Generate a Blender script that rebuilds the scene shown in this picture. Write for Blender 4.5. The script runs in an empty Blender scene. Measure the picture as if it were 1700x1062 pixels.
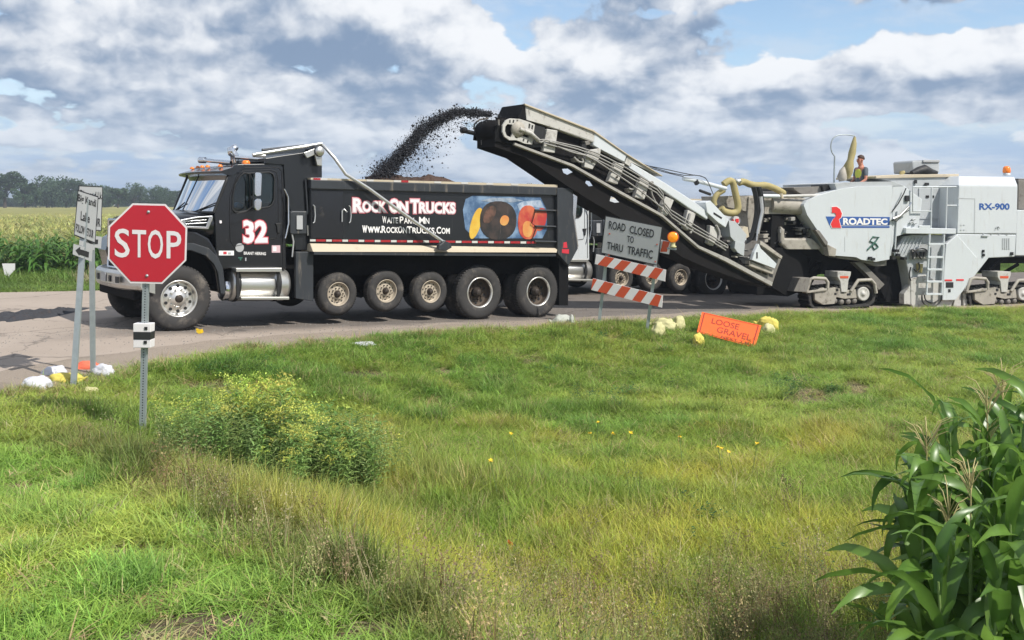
import bpy, bmesh, math, random
import numpy as np
from mathutils import Vector, Matrix, noise as mnoise
from mathutils.geometry import tessellate_polygon
R = math.radians
rnd = random.Random(7)
nrs = np.random.RandomState(11)
scene = bpy.context.scene
COL = scene.collection

# ---------------------------------------------------------------- camera
HC, FOC, CX, HY = 2.10, 1700.0, 850.0, 337.0
cam = bpy.data.cameras.new('camera')
cam.sensor_width = 36.0
cam.lens = 36.0 * FOC / 1700.0
cam.shift_y = -(531.0 - HY) / 1700.0
cam.clip_end = 9000
cam.clip_start = 0.05
camo = bpy.data.objects.new('camera', cam)
camo.location = (0, 0, HC)
camo.rotation_euler = (R(90), 0, 0)
COL.objects.link(camo)
scene.camera = camo

# ---------------------------------------------------------------- view transform
scene.view_settings.view_transform = 'Standard'
scene.view_settings.look = 'None'
scene.view_settings.exposure = 0.30
scene.view_settings.gamma = 1.0
scene.view_settings.use_curve_mapping = False

# ---------------------------------------------------------------- sun
SUNV = Vector((0.74, -0.50, 1.02)).normalized()
sd = bpy.data.lights.new('sun', 'SUN')
sd.energy = 4.3
sd.angle = R(0.53)
sd.color = (1.0, 0.955, 0.88)
so = bpy.data.objects.new('sun', sd)
so.rotation_euler = SUNV.to_track_quat('Z', 'Y').to_euler()
so.location = (20, -15, 30)
COL.objects.link(so)

# ---------------------------------------------------------------- world: blue sky with broken cumulus
world = bpy.data.worlds.new('World')
scene.world = world
world.use_nodes = True
WT = world.node_tree
WT.nodes.clear()

class S:
    """thin wrapper that turns python arithmetic into Math nodes"""
    tree = None
    def __init__(s, sock): s.s = sock
    def __add__(a, b): return mth('ADD', a, b)
    def __radd__(a, b): return mth('ADD', a, b)
    def __sub__(a, b): return mth('SUBTRACT', a, b)
    def __rsub__(a, b): return mth('SUBTRACT', b, a)
    def __mul__(a, b): return mth('MULTIPLY', a, b)
    def __rmul__(a, b): return mth('MULTIPLY', a, b)
    def __truediv__(a, b): return mth('DIVIDE', a, b)
    def __rtruediv__(a, b): return mth("DIVIDE", b, a)
    def __neg__(a): return mth('MULTIPLY', a, -1.0)

def _in(tree, node, i, v):
    if isinstance(v, S): tree.links.new(v.s, node.inputs[i])
    elif v is not None: node.inputs[i].default_value = v

def mth(op, a, b=None, c=None, clamp=False):
    n = S.tree.nodes.new('ShaderNodeMath'); n.operation = op; n.use_clamp = clamp
    _in(S.tree, n, 0, a); _in(S.tree, n, 1, b); _in(S.tree, n, 2, c)
    return S(n.outputs[0])

def sstep(x, a, b):
    n = S.tree.nodes.new('ShaderNodeMapRange'); n.interpolation_type = 'SMOOTHSTEP'
    _in(S.tree, n, 0, x); _in(S.tree, n, 1, a); _in(S.tree, n, 2, b)
    return S(n.outputs[0])

def comb(x, y, z):
    n = S.tree.nodes.new('ShaderNodeCombineXYZ')
    _in(S.tree, n, 0, x); _in(S.tree, n, 1, y); _in(S.tree, n, 2, z)
    return S(n.outputs[0])

def noise(vec, scale, detail, rough=0.55, dist=0.0, lac=2.0):
    n = S.tree.nodes.new('ShaderNodeTexNoise')
    _in(S.tree, n, 'Vector', vec)
    n.inputs['Scale'].default_value = scale
    n.inputs['Detail'].default_value = detail
    n.inputs['Roughness'].default_value = rough
    n.inputs['Lacunarity'].default_value = lac
    n.inputs['Distortion'].default_value = dist
    return S(n.outputs['Fac'])

def mixc(f, a, b):
    n = S.tree.nodes.new('ShaderNodeMix'); n.data_type = 'RGBA'
    _in(S.tree, n, 0, f)
    for i, v in ((6, a), (7, b)):
        if isinstance(v, S): S.tree.links.new(v.s, n.inputs[i])
        else: n.inputs[i].default_value = (*v, 1)
    return S(n.outputs[2])

def build_world():
    S.tree = WT
    N = WT.nodes
    tc = N.new('ShaderNodeTexCoord')
    sp = N.new('ShaderNodeSeparateXYZ'); WT.links.new(tc.outputs['Generated'], sp.inputs[0])
    x, y, z = S(sp.outputs[0]), S(sp.outputs[1]), S(sp.outputs[2])
    az = mth('ARCTAN2', x, y)
    el = mth('ARCSINE', z)
    # clouds shrink and flatten towards the horizon
    elp = mth('MAXIMUM', el, 0.0)
    k = 1.0 / (elp * 1.0 + 0.085)
    lay = mth('LOGARITHM', elp + 0.05, 2.718)        # perspective stacking of the layer
    bumps = [  # photo px, py, sx, sy, weight : where the photograph has a cloud (+) or a blue gap (-)
        (300, 30, 170, 40, .20), (330, 75, 210, 42, .22), (110, 120, 150, 42, .15), (620, 55, 120, 50, .16),
        (760, 40, 200, 30, .12), (880, 110, 120, 34, .20), (1080, 120, 100, 34, .24), (1290, 155, 90, 42, .24),
        (1530, 135, 110, 38, .34), (1620, 15, 130, 20, .18), (1480, 245, 24, 14, .16), (560, 170, 180, 30, .15),
        (20, 195, 40, 18, .18), (960, 60, 130, 20, .08), (250, 180, 220, 22, .10), (1000, 190, 180, 18, .10),
        (90, 240, 130, 14, .06), (480, 240, 200, 14, .05), (1640, 200, 60, 18, .12), (1660, 85, 50, 18, .14),
        (560, 110, 60, 24, .08), (1200, 255, 160, 14, .04),
        (1290, 20, 85, 20, -.26), (1120, 25, 70, 14, -.18), (1330, 95, 40, 22, -.20), (1400, 60, 40, 50, -.10),
        (1440, 210, 90, 16, -.16), (640, 122, 60, 16, -.05), (60, 165, 90, 12, -.03), (180, 262, 240, 14, -.04),
        (1580, 240, 80, 18, -.20), (900, 235, 120, 14, -.10), (1560, 60, 40, 14, -.10), (1230, 110, 30, 20, -.14),
    ]
    bsum = None; bgrad = None
    for (px, py, sx, sy, w) in bumps:
        a0 = math.atan((px - CX) / FOC); e0 = math.atan((HY - py) / FOC)
        dx = (az - a0) * (FOC / sx); dy = (el - e0) * (FOC / sy)
        g = mth('EXPONENT', -(dx * dx + dy * dy)) * w
        bsum = g if bsum is None else bsum + g
        if w > 0.15:
            gg = g * mth('MAXIMUM', mth('MINIMUM', dy, 1.2), -1.2)
            bgrad = gg if bgrad is None else bgrad + gg
    def noise2(x_, y_, scale, detail, rough=0.55):
        n = S.tree.nodes.new('ShaderNodeTexNoise'); n.noise_dimensions = '2D'
        _in(S.tree, n, 'Vector', comb(x_, y_, 0.0))
        n.inputs['Scale'].default_value = scale; n.inputs['Detail'].default_value = detail; n.inputs['Roughness'].default_value = rough
        return S(n.outputs['Fac'])
    wx = (noise2(az * 8.0 + 3.0, lay * 2.4, 1.6, 3.0, 0.6) - 0.5) * 0.13
    wy = (noise2(az * 8.0 + 9.0, lay * 2.4, 1.6, 3.0, 0.6) - 0.5) * 0.13
    def dens(da, de):
        a = az * 6.4 + da + wx; lv = lay * 1.75 + de + wy
        med = noise2(a + 5.0, lv + 2.0, 0.95, 8.0, 0.54)
        vor = S.tree.nodes.new('ShaderNodeTexVoronoi')
        vor.voronoi_dimensions = '2D'; vor.feature = 'F1'; vor.normalize = True
        vor.inputs['Scale'].default_value = 3.0; vor.inputs['Detail'].default_value = 2.0; vor.inputs['Roughness'].default_value = 0.5
        _in(S.tree, vor, 'Vector', comb(a * 1.15, lv * 1.1, 0.0))
        vd = S(vor.outputs['Distance'])
        return med + (0.28 - vd * vd * 1.7) * 0.27
    d0 = dens(0.0, 0.0)
    d1 = dens(0.04, 0.11)                             # sampled towards the light
    d2 = dens(0.10, 0.36)
    D = d0 + bsum
    big = noise2(az * 2.4, lay * 1.1, 1.3, 2.0)
    D = D + (big - 0.5) * 0.25
    cover = sstep(D, 0.425, 0.505)
    thick = sstep(D, 0.50, 0.78)
    lit = (d0 - d1) * 2.6 + (d0 - d2) * 2.4
    puff = noise2(az * 16.0 + wx * 3.0, lay * 6.5 + wy * 3.0, 1.7, 6.0, 0.6)
    lum = sstep(lit - thick * 0.26 + 0.46 + (puff - 0.5) * 0.34 + bgrad * 3.0, -0.35, 1.10)
    ccol = mixc(lum, (0.205, 0.285, 0.415), (0.77, 0.79, 0.82))
    hz = sstep(el, 0.15, 0.0)
    ccol = mixc(hz * 0.52, ccol, (0.42, 0.52, 0.66))
    sky = N.new('ShaderNodeTexSky'); sky.sky_type = 'NISHITA'; sky.sun_disc = False
    sky.sun_elevation = math.asin(SUNV.z); sky.sun_rotation = math.atan2(SUNV.x, SUNV.y)
    sky.air_density = 1.0; sky.dust_density = 0.3; sky.ozone_density = 1.5; sky.altitude = 300
    bs = N.new('ShaderNodeBackground'); bs.inputs[1].default_value = 0.13
    WT.links.new(sky.outputs[0], bs.inputs[0])
    bc = N.new('ShaderNodeBackground'); bc.inputs[1].default_value = 1.0
    veil = noise2(az * 5.0 + lay * 0.6, lay * 3.0, 1.6, 5.0, 0.6)
    vf = mth('MAXIMUM', sstep(veil, 0.40, 0.70) * 0.55, sstep(el, 0.16, 0.03) * 0.96)
    ccol = mixc(cover, mixc(sstep(veil, 0.35, 0.65), (0.34, 0.46, 0.65), (0.52, 0.60, 0.71)), ccol)
    fac = mth('MAXIMUM', cover, vf)
    fac = mth('MULTIPLY', fac, sstep(el, -0.004, 0.004))
    WT.links.new(ccol.s, bc.inputs[0])
    mx = N.new('ShaderNodeMixShader')
    WT.links.new(fac.s, mx.inputs[0]); WT.links.new(bs.outputs[0], mx.inputs[1]); WT.links.new(bc.outputs[0], mx.inputs[2])
    out = N.new('ShaderNodeOutputWorld'); WT.links.new(mx.outputs[0], out.inputs[0])
build_world()
world.cycles.sampling_method = 'MANUAL'
world.cycles.sample_map_resolution = 256
scene.cycles.max_bounces = 4
scene.cycles.diffuse_bounces = 2
scene.cycles.glossy_bounces = 2
scene.cycles.use_adaptive_sampling = True
scene.cycles.adaptive_threshold = 0.02
scene.cycles.transmission_bounces = 3
scene.cycles.transparent_max_bounces = 8
scene.cycles.caustics_reflective = False
scene.cycles.caustics_refractive = False

# ---------------------------------------------------------------- frames and builders
def ray(px, py):
    return Vector(((px - CX) / FOC, 1.0, -(py - HY) / FOC))
CAMP = Vector((0, 0, HC))

class Fr:
    """a local frame: u along the thing, v into depth, w up; slope = drop per metre of u"""
    def __init__(s, X, Y, Z, th, slope=0.0):
        s.O = Vector((X, Y, Z)); t = R(th); s.th = t
        s.U = Vector((math.cos(t), math.sin(t), 0)); s.V = Vector((-math.sin(t), math.cos(t), 0)); s.k = slope
    def P(s, u, v, w):
        return s.O + s.U * u + s.V * v + Vector((0, 0, w - s.k * u))
    def at(s, px, py, v=0.0):
        d = ray(px, py)
        t = (v - s.V.dot(CAMP - s.O)) / s.V.dot(d)
        p = CAMP + d * t
        u = s.U.dot(p - s.O)
        return (u, p.z - s.O.z + s.k * u)
    def pl(s, v, pts, crop=None):
        return [s.at(*cr(crop, *q), v) for q in pts]

CROPS = {None: (0, 0, 1), 'a': (100, 220, 3.1227), 'b': (500, 220, 3.1239), 'c': (740, 150, 4.247), 'd': (1000, 220, 3.1235),
         'm': (1280, 200, 3.1238), 'e': (1480, 240, 3.541), 'h': (1160, 260, 4.083), 'f': (920, 340, 4.085), 't': (380, 220, 3.54),
         's': (110, 290, 5.5875), 'g': (740, 300, 7.585)}
def cr(crop, x, y):
    a, b, k = CROPS[crop]
    return (a + x / k, b + y / k)

WORG = {}
def setp(o, **kw):
    for k, v in kw.items():
        if v is not None: o[k] = v
    return o
def thing(name, label, cat, loc, group=None, kind=None):
    o = bpy.data.objects.new(name, None); COL.objects.link(o)
    o.location = loc; o.empty_display_size = 0.2
    setp(o, label=label, category=cat, group=group, kind=kind)
    WORG[o.name] = Vector(loc)
    return o

class MB:
    def __init__(s): s.v = []; s.f = []; s.smooth = []
    def add(s, vs, fs, smooth=False):
        b = len(s.v); s.v += [tuple(q) for q in vs]
        s.f += [tuple(b + i for i in f) for f in fs]; s.smooth += [smooth] * len(fs)
        return s
    def prism(s, fr, pts, v0, v1, holes=(), smooth=False):
        loops = [list(pts)] + [list(h) for h in holes]
        tri = tessellate_polygon([[Vector((a, b, 0)) for a, b in L] for L in loops])
        flat = [q for L in loops for q in L]; n = len(flat)
        vs = [fr.P(a, v0, b) for a, b in flat] + [fr.P(a, v1, b) for a, b in flat]
        if not holes and len(pts) <= 4:
            fs = [tuple(range(n)), tuple(n + i for i in range(n))[::-1]]
        else:
            fs = [tuple(t) for t in tri] + [tuple(n + i for i in t)[::-1] for t in tri]
        b = 0
        for L in loops:
            m = len(L)
            for i in range(m):
                j = (i + 1) % m
                fs.append((b + i, b + j, n + b + j, n + b + i))
            b += m
        return s.add(vs, fs, smooth)
    def box(s, fr, u0, u1, v0, v1, w0, w1):
        vs = [fr.P(u, v, w) for u in (u0, u1) for v in (v0, v1) for w in (w0, w1)]
        return s.add(vs, [(0, 1, 3, 2), (4, 6, 7, 5), (0, 4, 5, 1), (2, 3, 7, 6), (0, 2, 6, 4), (1, 5, 7, 3)])
    def hexa(s, P8):
        """8 world points: bottom 4 then top 4"""
        return s.add(P8, [(0, 3, 2, 1), (4, 5, 6, 7), (0, 1, 5, 4), (1, 2, 6, 5), (2, 3, 7, 6), (3, 0, 4, 7)])
    def tube(s, pts, r, seg=8, cap=True):
        pts = [Vector(p) for p in pts]; n = len(pts)
        rs = r if isinstance(r, (list, tuple)) else [r] * n
        t0 = (pts[1] - pts[0]).normalized()
        up = Vector((0, 0, 1)) if abs(t0.z) < .9 else Vector((1, 0, 0))
        a = t0.cross(up).normalized()
        vs, fs = [], []
        for i in range(n):
            t = (pts[min(i + 1, n - 1)] - pts[max(i - 1, 0)]).normalized()
            a = (a - t * a.dot(t)).normalized(); b = t.cross(a)
            for j in range(seg):
                q = 2 * math.pi * j / seg
                vs.append(pts[i] + (a * math.cos(q) + b * math.sin(q)) * rs[i])
        for i in range(n - 1):
            for j in range(seg):
                k = (j + 1) % seg
                fs.append((i * seg + j, i * seg + k, (i + 1) * seg + k, (i + 1) * seg + j))
        s.add(vs, fs, True)
        if cap:
            s.add(vs[:seg], [tuple(range(seg))[::-1]]); s.add(vs[-seg:], [tuple(range(seg))])
        return s
    def lathe(s, c, axis, prof, seg=32, smooth=True):
        c = Vector(c); ax = Vector(axis).normalized()
        up = Vector((0, 0, 1)) if abs(ax.z) < .9 else Vector((1, 0, 0))
        a = ax.cross(up).normalized(); b = ax.cross(a)
        vs, fs = [], []
        for (r, h) in prof:
            for j in range(seg):
                q = 2 * math.pi * j / seg
                vs.append(c + ax * h + (a * math.cos(q) + b * math.sin(q)) * max(r, 1e-4))
        for i in range(len(prof) - 1):
            for j in range(seg):
                k = (j + 1) % seg
                fs.append((i * seg + j, i * seg + k, (i + 1) * seg + k, (i + 1) * seg + j))
        return s.add(vs, fs, smooth)
    def loft(s, secs, closed=True, caps=True, smooth=True):
        n = len(secs[0]); vs = [p for q in secs for p in q]; fs = []
        for i in range(len(secs) - 1):
            for j in range(n if closed else n - 1):
                k = (j + 1) % n
                fs.append((i * n + j, i * n + k, (i + 1) * n + k, (i + 1) * n + j))
        s.add(vs, fs, smooth)
        if caps:
            s.add(secs[0], [tuple(range(n))]); s.add(secs[-1], [tuple(range(n))[::-1]])
        return s
    def build(s, name, mat, parent=None, bevel=0.0, segs=2, label=None, cat=None, group=None, kind=None, recalc=True, origin=None, angle=None):
        if parent is not None: org = WORG[parent.name]
        elif origin is not None: org = Vector(origin)
        else:
            a = np.array(s.v); org = Vector((float(a[:, 0].mean()), float(a[:, 1].mean()), float(a[:, 2].min())))
        me = bpy.data.meshes.new(name)
        me.from_pydata([(q[0] - org.x, q[1] - org.y, q[2] - org.z) for q in s.v], [], s.f)
        me.polygons.foreach_set('use_smooth', s.smooth)
        if recalc:
            bm = bmesh.new(); bm.from_mesh(me); bmesh.ops.recalc_face_normals(bm, faces=bm.faces); bm.to_mesh(me); bm.free()
        me.update()
        if mat is not None: me.materials.append(mat)
        o = bpy.data.objects.new(name, me); COL.objects.link(o)
        if parent is not None: o.parent = parent
        else: o.location = org
        WORG[o.name] = org
        if bevel:
            m = o.modifiers.new('bevel', 'BEVEL'); m.width = bevel; m.segments = segs; m.limit_method = 'ANGLE'; m.angle_limit = R(35)
        setp(o, label=label, category=cat, group=group, kind=kind)
        return o

_tcache = {}
def text2d(body, offset=0.0, spacing=1.0):
    key = (body, offset, spacing)
    if key in _tcache: return _tcache[key]
    c = bpy.data.curves.new('t', 'FONT'); c.body = body; c.size = 1; c.offset = offset; c.space_character = spacing
    c.resolution_u = 3
    c.align_x = 'CENTER'
    o = bpy.data.objects.new('t', c); COL.objects.link(o)
    bpy.context.view_layer.update()
    me = bpy.data.meshes.new_from_object(o)
    vs = [(v.co.x, v.co.y) for v in me.vertices]; fs = [tuple(p.vertices) for p in me.polygons]
    bpy.data.objects.remove(o); bpy.data.meshes.remove(me); bpy.data.curves.remove(c)
    _tcache[key] = (vs, fs)
    return vs, fs
def text_on(mb, body, fn, offset=0.0, spacing=1.0, bbox=None):
    """fn maps (0..1, 0..1) across the text's box to a world point"""
    vs, fs = text2d(body, offset, spacing)
    if bbox is None:
        bv, _ = text2d(body, 0.0, spacing)
    else: bv = bbox
    x0 = min(q[0] for q in bv); x1 = max(q[0] for q in bv); y0 = min(q[1] for q in bv); y1 = max(q[1] for q in bv)
    mb.add([fn((a - x0) / (x1 - x0), (b - y0) / (y1 - y0)) for a, b in vs], fs)
def quadfn(fr, v, q, crop=None):
    """q: TL TR BR BL in picture coordinates traced on the plane v of the frame"""
    A = fr.pl(v, q, crop)
    def fn(s, t):
        TL, TR, BR, BL = A
        u = (TL[0] * (1 - s) + TR[0] * s) * t + (BL[0] * (1 - s) + BR[0] * s) * (1 - t)
        w = (TL[1] * (1 - s) + TR[1] * s) * t + (BL[1] * (1 - s) + BR[1] * s) * (1 - t)
        return fr.P(u, v, w)
    return fn

def copy_tree(o, parent=None):
    c = o.copy(); COL.objects.link(c)
    if parent is not None: c.parent = parent
    for ch in list(o.children): copy_tree(ch, c)
    WORG[c.name] = WORG[o.name]
    return c

# ---------------------------------------------------------------- materials
def newmat(name):
    m = bpy.data.materials.new(name); m.use_nodes = True
    t = m.node_tree; t.nodes.clear(); S.tree = t
    out = t.nodes.new('ShaderNodeOutputMaterial'); b = t.nodes.new('ShaderNodeBsdfPrincipled')
    t.links.new(b.outputs[0], out.inputs[0])
    return m, t, b, out
def objco(t):
    n = t.nodes.new('ShaderNodeTexCoord'); return S(n.outputs['Object'])
def bump(t, b, h, strength, dist):
    n = t.nodes.new('ShaderNodeBump'); n.inputs['Strength'].default_value = strength; n.inputs['Distance'].default_value = dist
    t.links.new(h.s, n.inputs['Height']); t.links.new(n.outputs[0], b.inputs['Normal'])
def pm(name, col, rough=0.5, metal=0.0, var=0.15, scale=3.0, dirt=None, dirt_amt=0.0, dscale=1.6, bmp=0.0, bscale=30.0, coat=0.0, spec=0.5, streak=False, emit=None):
    m, t, b, out = newmat(name)
    co = objco(t)
    n1 = noise(co, scale, 6.0, 0.6)
    c = mixc(n1, tuple(q * (1 - var) for q in col), tuple(min(1, q * (1 + var)) for q in col))
    if dirt:
        v = co
        if streak:
            mp = t.nodes.new('ShaderNodeMapping'); mp.inputs['Scale'].default_value = (5, 5, 0.7); t.links.new(co.s, mp.inputs[0]); v = S(mp.outputs[0])
        n2 = noise(v, dscale, 8.0, 0.68)
        f = sstep(n2, 0.62 - 0.22 * dirt_amt, 0.80 - 0.12 * dirt_amt) * min(1.0, dirt_amt + 0.15)
        c = mixc(f, c, dirt)
        rr = mth('ADD', mth('MULTIPLY', f, 0.35), rough, clamp=True)
        t.links.new(rr.s, b.inputs['Roughness'])
    else:
        rr = mth('ADD', (noise(co, scale * 3, 3.0) - 0.5) * 0.25, rough, clamp=True)
        t.links.new(rr.s, b.inputs['Roughness'])
    t.links.new(c.s, b.inputs['Base Color'])
    b.inputs['Metallic'].default_value = metal
    b.inputs['Coat Weight'].default_value = coat
    b.inputs['Coat Roughness'].default_value = 0.12
    b.inputs['Specular IOR Level'].default_value = spec
    if bmp: bump(t, b, noise(co, bscale, 5.0, 0.6), bmp, 0.01)
    if emit:
        b.inputs['Emission Color'].default_value = (*emit[0], 1); b.inputs['Emission Strength'].default_value = emit[1]
    return m
DUST = (0.30, 0.25, 0.19)
M = {}
M['black_paint'] = pm('black_truck_paint', (0.007, 0.008, 0.011), 0.26, 0, 0.3, 2, DUST, 0.08, 1.3, coat=0.5)
M['black_box'] = pm('black_box_paint', (0.009, 0.0105, 0.013), 0.34, 0, 0.3, 2, (0.11, 0.105, 0.095), 0.16, 2.6, coat=0.2, streak=True)
M['grey_black'] = pm('worn_dark_steel', (0.030, 0.034, 0.040), 0.5, 0.1, 0.3, 3, DUST, 0.35, 2.5, streak=True)
M['under'] = pm('grimy_underbody', (0.006, 0.006, 0.0065), 0.9, 0, 0.4, 5, (0.025, 0.021, 0.018), 0.4, 4, bmp=0.4, spec=0.2)
M['tan'] = pm('dusty_tan_fender', (0.50, 0.43, 0.32), 0.6, 0, 0.12, 3, (0.22, 0.17, 0.12), 0.35, 3)
M['chrome'] = pm('chrome', (0.72, 0.73, 0.75), 0.14, 1.0, 0.05, 3, (0.30, 0.26, 0.2), 0.12, 3)
M['alu'] = pm('dull_aluminium', (0.60, 0.59, 0.56), 0.36, 0.85, 0.1, 5, (0.30, 0.24, 0.17), 0.35, 6)
M['alu_tube'] = pm('aluminium_tube', (0.62, 0.62, 0.61), 0.33, 0.7, 0.08, 5, (0.35, 0.30, 0.24), 0.2, 6)
M['rim'] = pm('polished_rim', (0.74, 0.72, 0.68), 0.30, 0.75, 0.1, 5, (0.42, 0.34, 0.25), 0.35, 7)
M['rim_dusty'] = pm('dusty_beige_rim', (0.42, 0.36, 0.28), 0.6, 0.25, 0.15, 7, (0.20, 0.15, 0.10), 0.4, 9)
M['rim_rust'] = pm('rusty_dark_rim', (0.075, 0.055, 0.040), 0.7, 0.3, 0.4, 10, (0.30, 0.24, 0.17), 0.35, 9)
M['hub'] = pm('greasy_hub', (0.045, 0.035, 0.028), 0.6, 0.4, 0.4, 10)
M['rubber'] = pm('tyre_rubber', (0.045, 0.043, 0.042), 0.8, 0, 0.25, 6, (0.20, 0.175, 0.15), 0.55, 3.5, bmp=0.3, bscale=60, spec=0.25)
M['dark'] = pm('black_plastic', (0.012, 0.012, 0.013), 0.6, 0, 0.2, 5)
M['white_mill'] = pm('white_machine_paint', (0.575, 0.605, 0.62), 0.42, 0, 0.06, 1.5, (0.36, 0.32, 0.26), 0.34, 1.9, coat=0.15, streak=True)
M['grey_mill'] = pm('pale_grey_panel', (0.42, 0.44, 0.45), 0.5, 0, 0.08, 2, (0.20, 0.18, 0.15), 0.4, 3)
M['beige_mill'] = pm('dusty_beige_steel', (0.36, 0.33, 0.28), 0.65, 0, 0.22, 3, (0.07, 0.055, 0.04), 0.62, 5)
M['white_dirty'] = pm('scuffed_white_steel', (0.50, 0.485, 0.45), 0.55, 0, 0.12, 3, (0.09, 0.07, 0.05), 0.58, 6)
M['rail_grey'] = pm('scraped_grey_rail', (0.20, 0.185, 0.165), 0.65, 0.2, 0.3, 5, (0.08, 0.06, 0.05), 0.5, 8)
M['rail_pale'] = pm('pale_scraped_rail', (0.36, 0.345, 0.315), 0.6, 0.1, 0.2, 5, (0.09, 0.07, 0.055), 0.45, 8)
M['belt'] = pm('black_belt_cover', (0.008, 0.007, 0.007), 0.85, 0, 0.4, 3, (0.03, 0.023, 0.018), 0.3, 4, bmp=0.2, spec=0.2)
M['hose'] = pm('black_hose', (0.012, 0.012, 0.012), 0.45, 0, 0.2, 5)
M['hose_grey'] = pm('grey_hose', (0.30, 0.29, 0.27), 0.5, 0, 0.3, 5)
M['duct'] = pm('khaki_duct', (0.36, 0.30, 0.13), 0.7, 0, 0.2, 6, (0.15, 0.11, 0.06), 0.35, 6)
M['galv'] = pm('galvanised_steel', (0.36, 0.40, 0.41), 0.5, 0.5, 0.2, 12)
M['sign_back'] = pm('sign_white', (0.60, 0.60, 0.60), 0.45, 0, 0.05, 5, (0.45, 0.42, 0.38), 0.2, 5)
M['sign_grey'] = pm('sign_grey_sheet', (0.40, 0.405, 0.41), 0.45, 0, 0.05, 5, (0.30, 0.28, 0.26), 0.2, 5)
M['sign_red'] = pm('sign_red', (0.50, 0.012, 0.028), 0.38, 0, 0.05, 3, coat=0.2)
M['white_film'] = pm('white_reflective_film', (0.78, 0.74, 0.74), 0.4, 0, 0.03, 5)
M['black_ink'] = pm('black_sign_ink', (0.02, 0.02, 0.022), 0.5, 0, 0.2, 5)
M['orange_film'] = pm('orange_film', (0.62, 0.085, 0.03), 0.42, 0, 0.08, 5)
M['orange_sign'] = pm('fluorescent_orange_sign', (0.95, 0.13, 0.02), 0.4, 0, 0.06, 4, (0.6, 0.2, 0.08), 0.25, 7)
M['orange_ink'] = pm('faded_sign_ink', (0.28, 0.03, 0.015), 0.5, 0, 0.2, 5)
M['amber'] = pm('amber_lens', (0.9, 0.22, 0.01), 0.25, 0, 0.1, 5, coat=0.6)
M['amber2'] = pm('lit_amber_lens', (1.0, 0.30, 0.01), 0.25, 0, 0.1, 5, coat=0.6, emit=((1.0, 0.28, 0.01), 0.35))
M['bag_yellow'] = pm('yellow_sandbag_cloth', (0.60, 0.50, 0.10), 0.8, 0, 0.15, 9, (0.4, 0.32, 0.14), 0.2, 6, bmp=0.7, bscale=14)
M['bag_pale'] = pm('pale_yellow_sandbag_cloth', (0.52, 0.49, 0.25), 0.8, 0, 0.15, 9, (0.4, 0.35, 0.2), 0.2, 6, bmp=0.7, bscale=14)
M['bag_white'] = pm('white_sandbag_cloth', (0.56, 0.56, 0.60), 0.8, 0, 0.08, 9, (0.4, 0.36, 0.32), 0.2, 6, bmp=0.7, bscale=14)
M['bag_grey'] = pm('grey_sandbag_cloth', (0.42, 0.43, 0.38), 0.8, 0, 0.15, 9, (0.2, 0.18, 0.12), 0.35, 6, bmp=0.7, bscale=14)
M['bag_orange'] = pm('orange_sandbag_cloth', (0.72, 0.15, 0.08), 0.8, 0, 0.15, 9, (0.4, 0.2, 0.12), 0.2, 6, bmp=0.7, bscale=14)
M['yellow_flag'] = pm('yellow_flag_plastic', (0.9, 0.6, 0.02), 0.5, 0, 0.1, 9)
M['red_film'] = pm('red_reflective_tape', (0.34, 0.015, 0.02), 0.45, 0, 0.15, 9, DUST, 0.2, 9)
M['silver_film'] = pm('silver_reflective_tape', (0.55, 0.53, 0.50), 0.45, 0, 0.1, 9, DUST, 0.25, 9)
M['lettering'] = pm('white_vinyl_lettering', (0.80, 0.78, 0.77), 0.45, 0, 0.04, 6)
M['letter_red'] = pm('red_letter_outline', (0.55, 0.03, 0.05), 0.45, 0, 0.08, 6)
M['letter_pink'] = pm('pale_letter_edge', (0.60, 0.42, 0.45), 0.45, 0, 0.08, 6)
M['blue_print'] = pm('blue_print', (0.03, 0.10, 0.33), 0.45, 0, 0.06, 6)
M['red_print'] = pm('red_print', (0.70, 0.03, 0.03), 0.45, 0, 0.06, 6)
M['green_print'] = pm('dark_green_print', (0.03, 0.11, 0.08), 0.5, 0, 0.1, 6)
M['skin'] = pm('skin', (0.48, 0.20, 0.13), 0.55, 0, 0.08, 20)
M['hair'] = pm('short_brown_hair', (0.06, 0.035, 0.025), 0.8, 0, 0.2, 30)
M['shirt'] = pm('grey_shirt', (0.10, 0.12, 0.14), 0.85, 0, 0.15, 14, bmp=0.4, bscale=12)
M['vest'] = pm('yellow_safety_vest', (0.62, 0.66, 0.10), 0.8, 0, 0.1, 14, bmp=0.4, bscale=12)
M['orange_shirt'] = pm('orange_work_shirt', (0.75, 0.10, 0.03), 0.85, 0, 0.12, 14, bmp=0.4, bscale=12)
M['trousers'] = pm('dark_trousers', (0.03, 0.035, 0.05), 0.9, 0, 0.2, 14)
M['seat'] = pm('grey_seat_cloth', (0.10, 0.10, 0.11), 0.9, 0, 0.2, 14)
M['blue_plastic'] = pm('blue_plastic', (0.02, 0.25, 0.6), 0.4, 0, 0.1, 9)
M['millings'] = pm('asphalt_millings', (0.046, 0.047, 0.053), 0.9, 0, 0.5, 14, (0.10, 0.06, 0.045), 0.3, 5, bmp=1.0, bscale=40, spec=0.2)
M['heap'] = pm('brown_millings_heap', (0.085, 0.055, 0.043), 0.95, 0, 0.5, 20, (0.05, 0.04, 0.04), 0.5, 9, bmp=1.0, bscale=60, spec=0.15)
M['bark'] = pm('grey_brown_bark', (0.09, 0.07, 0.055), 0.9, 0, 0.3, 3)

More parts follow.
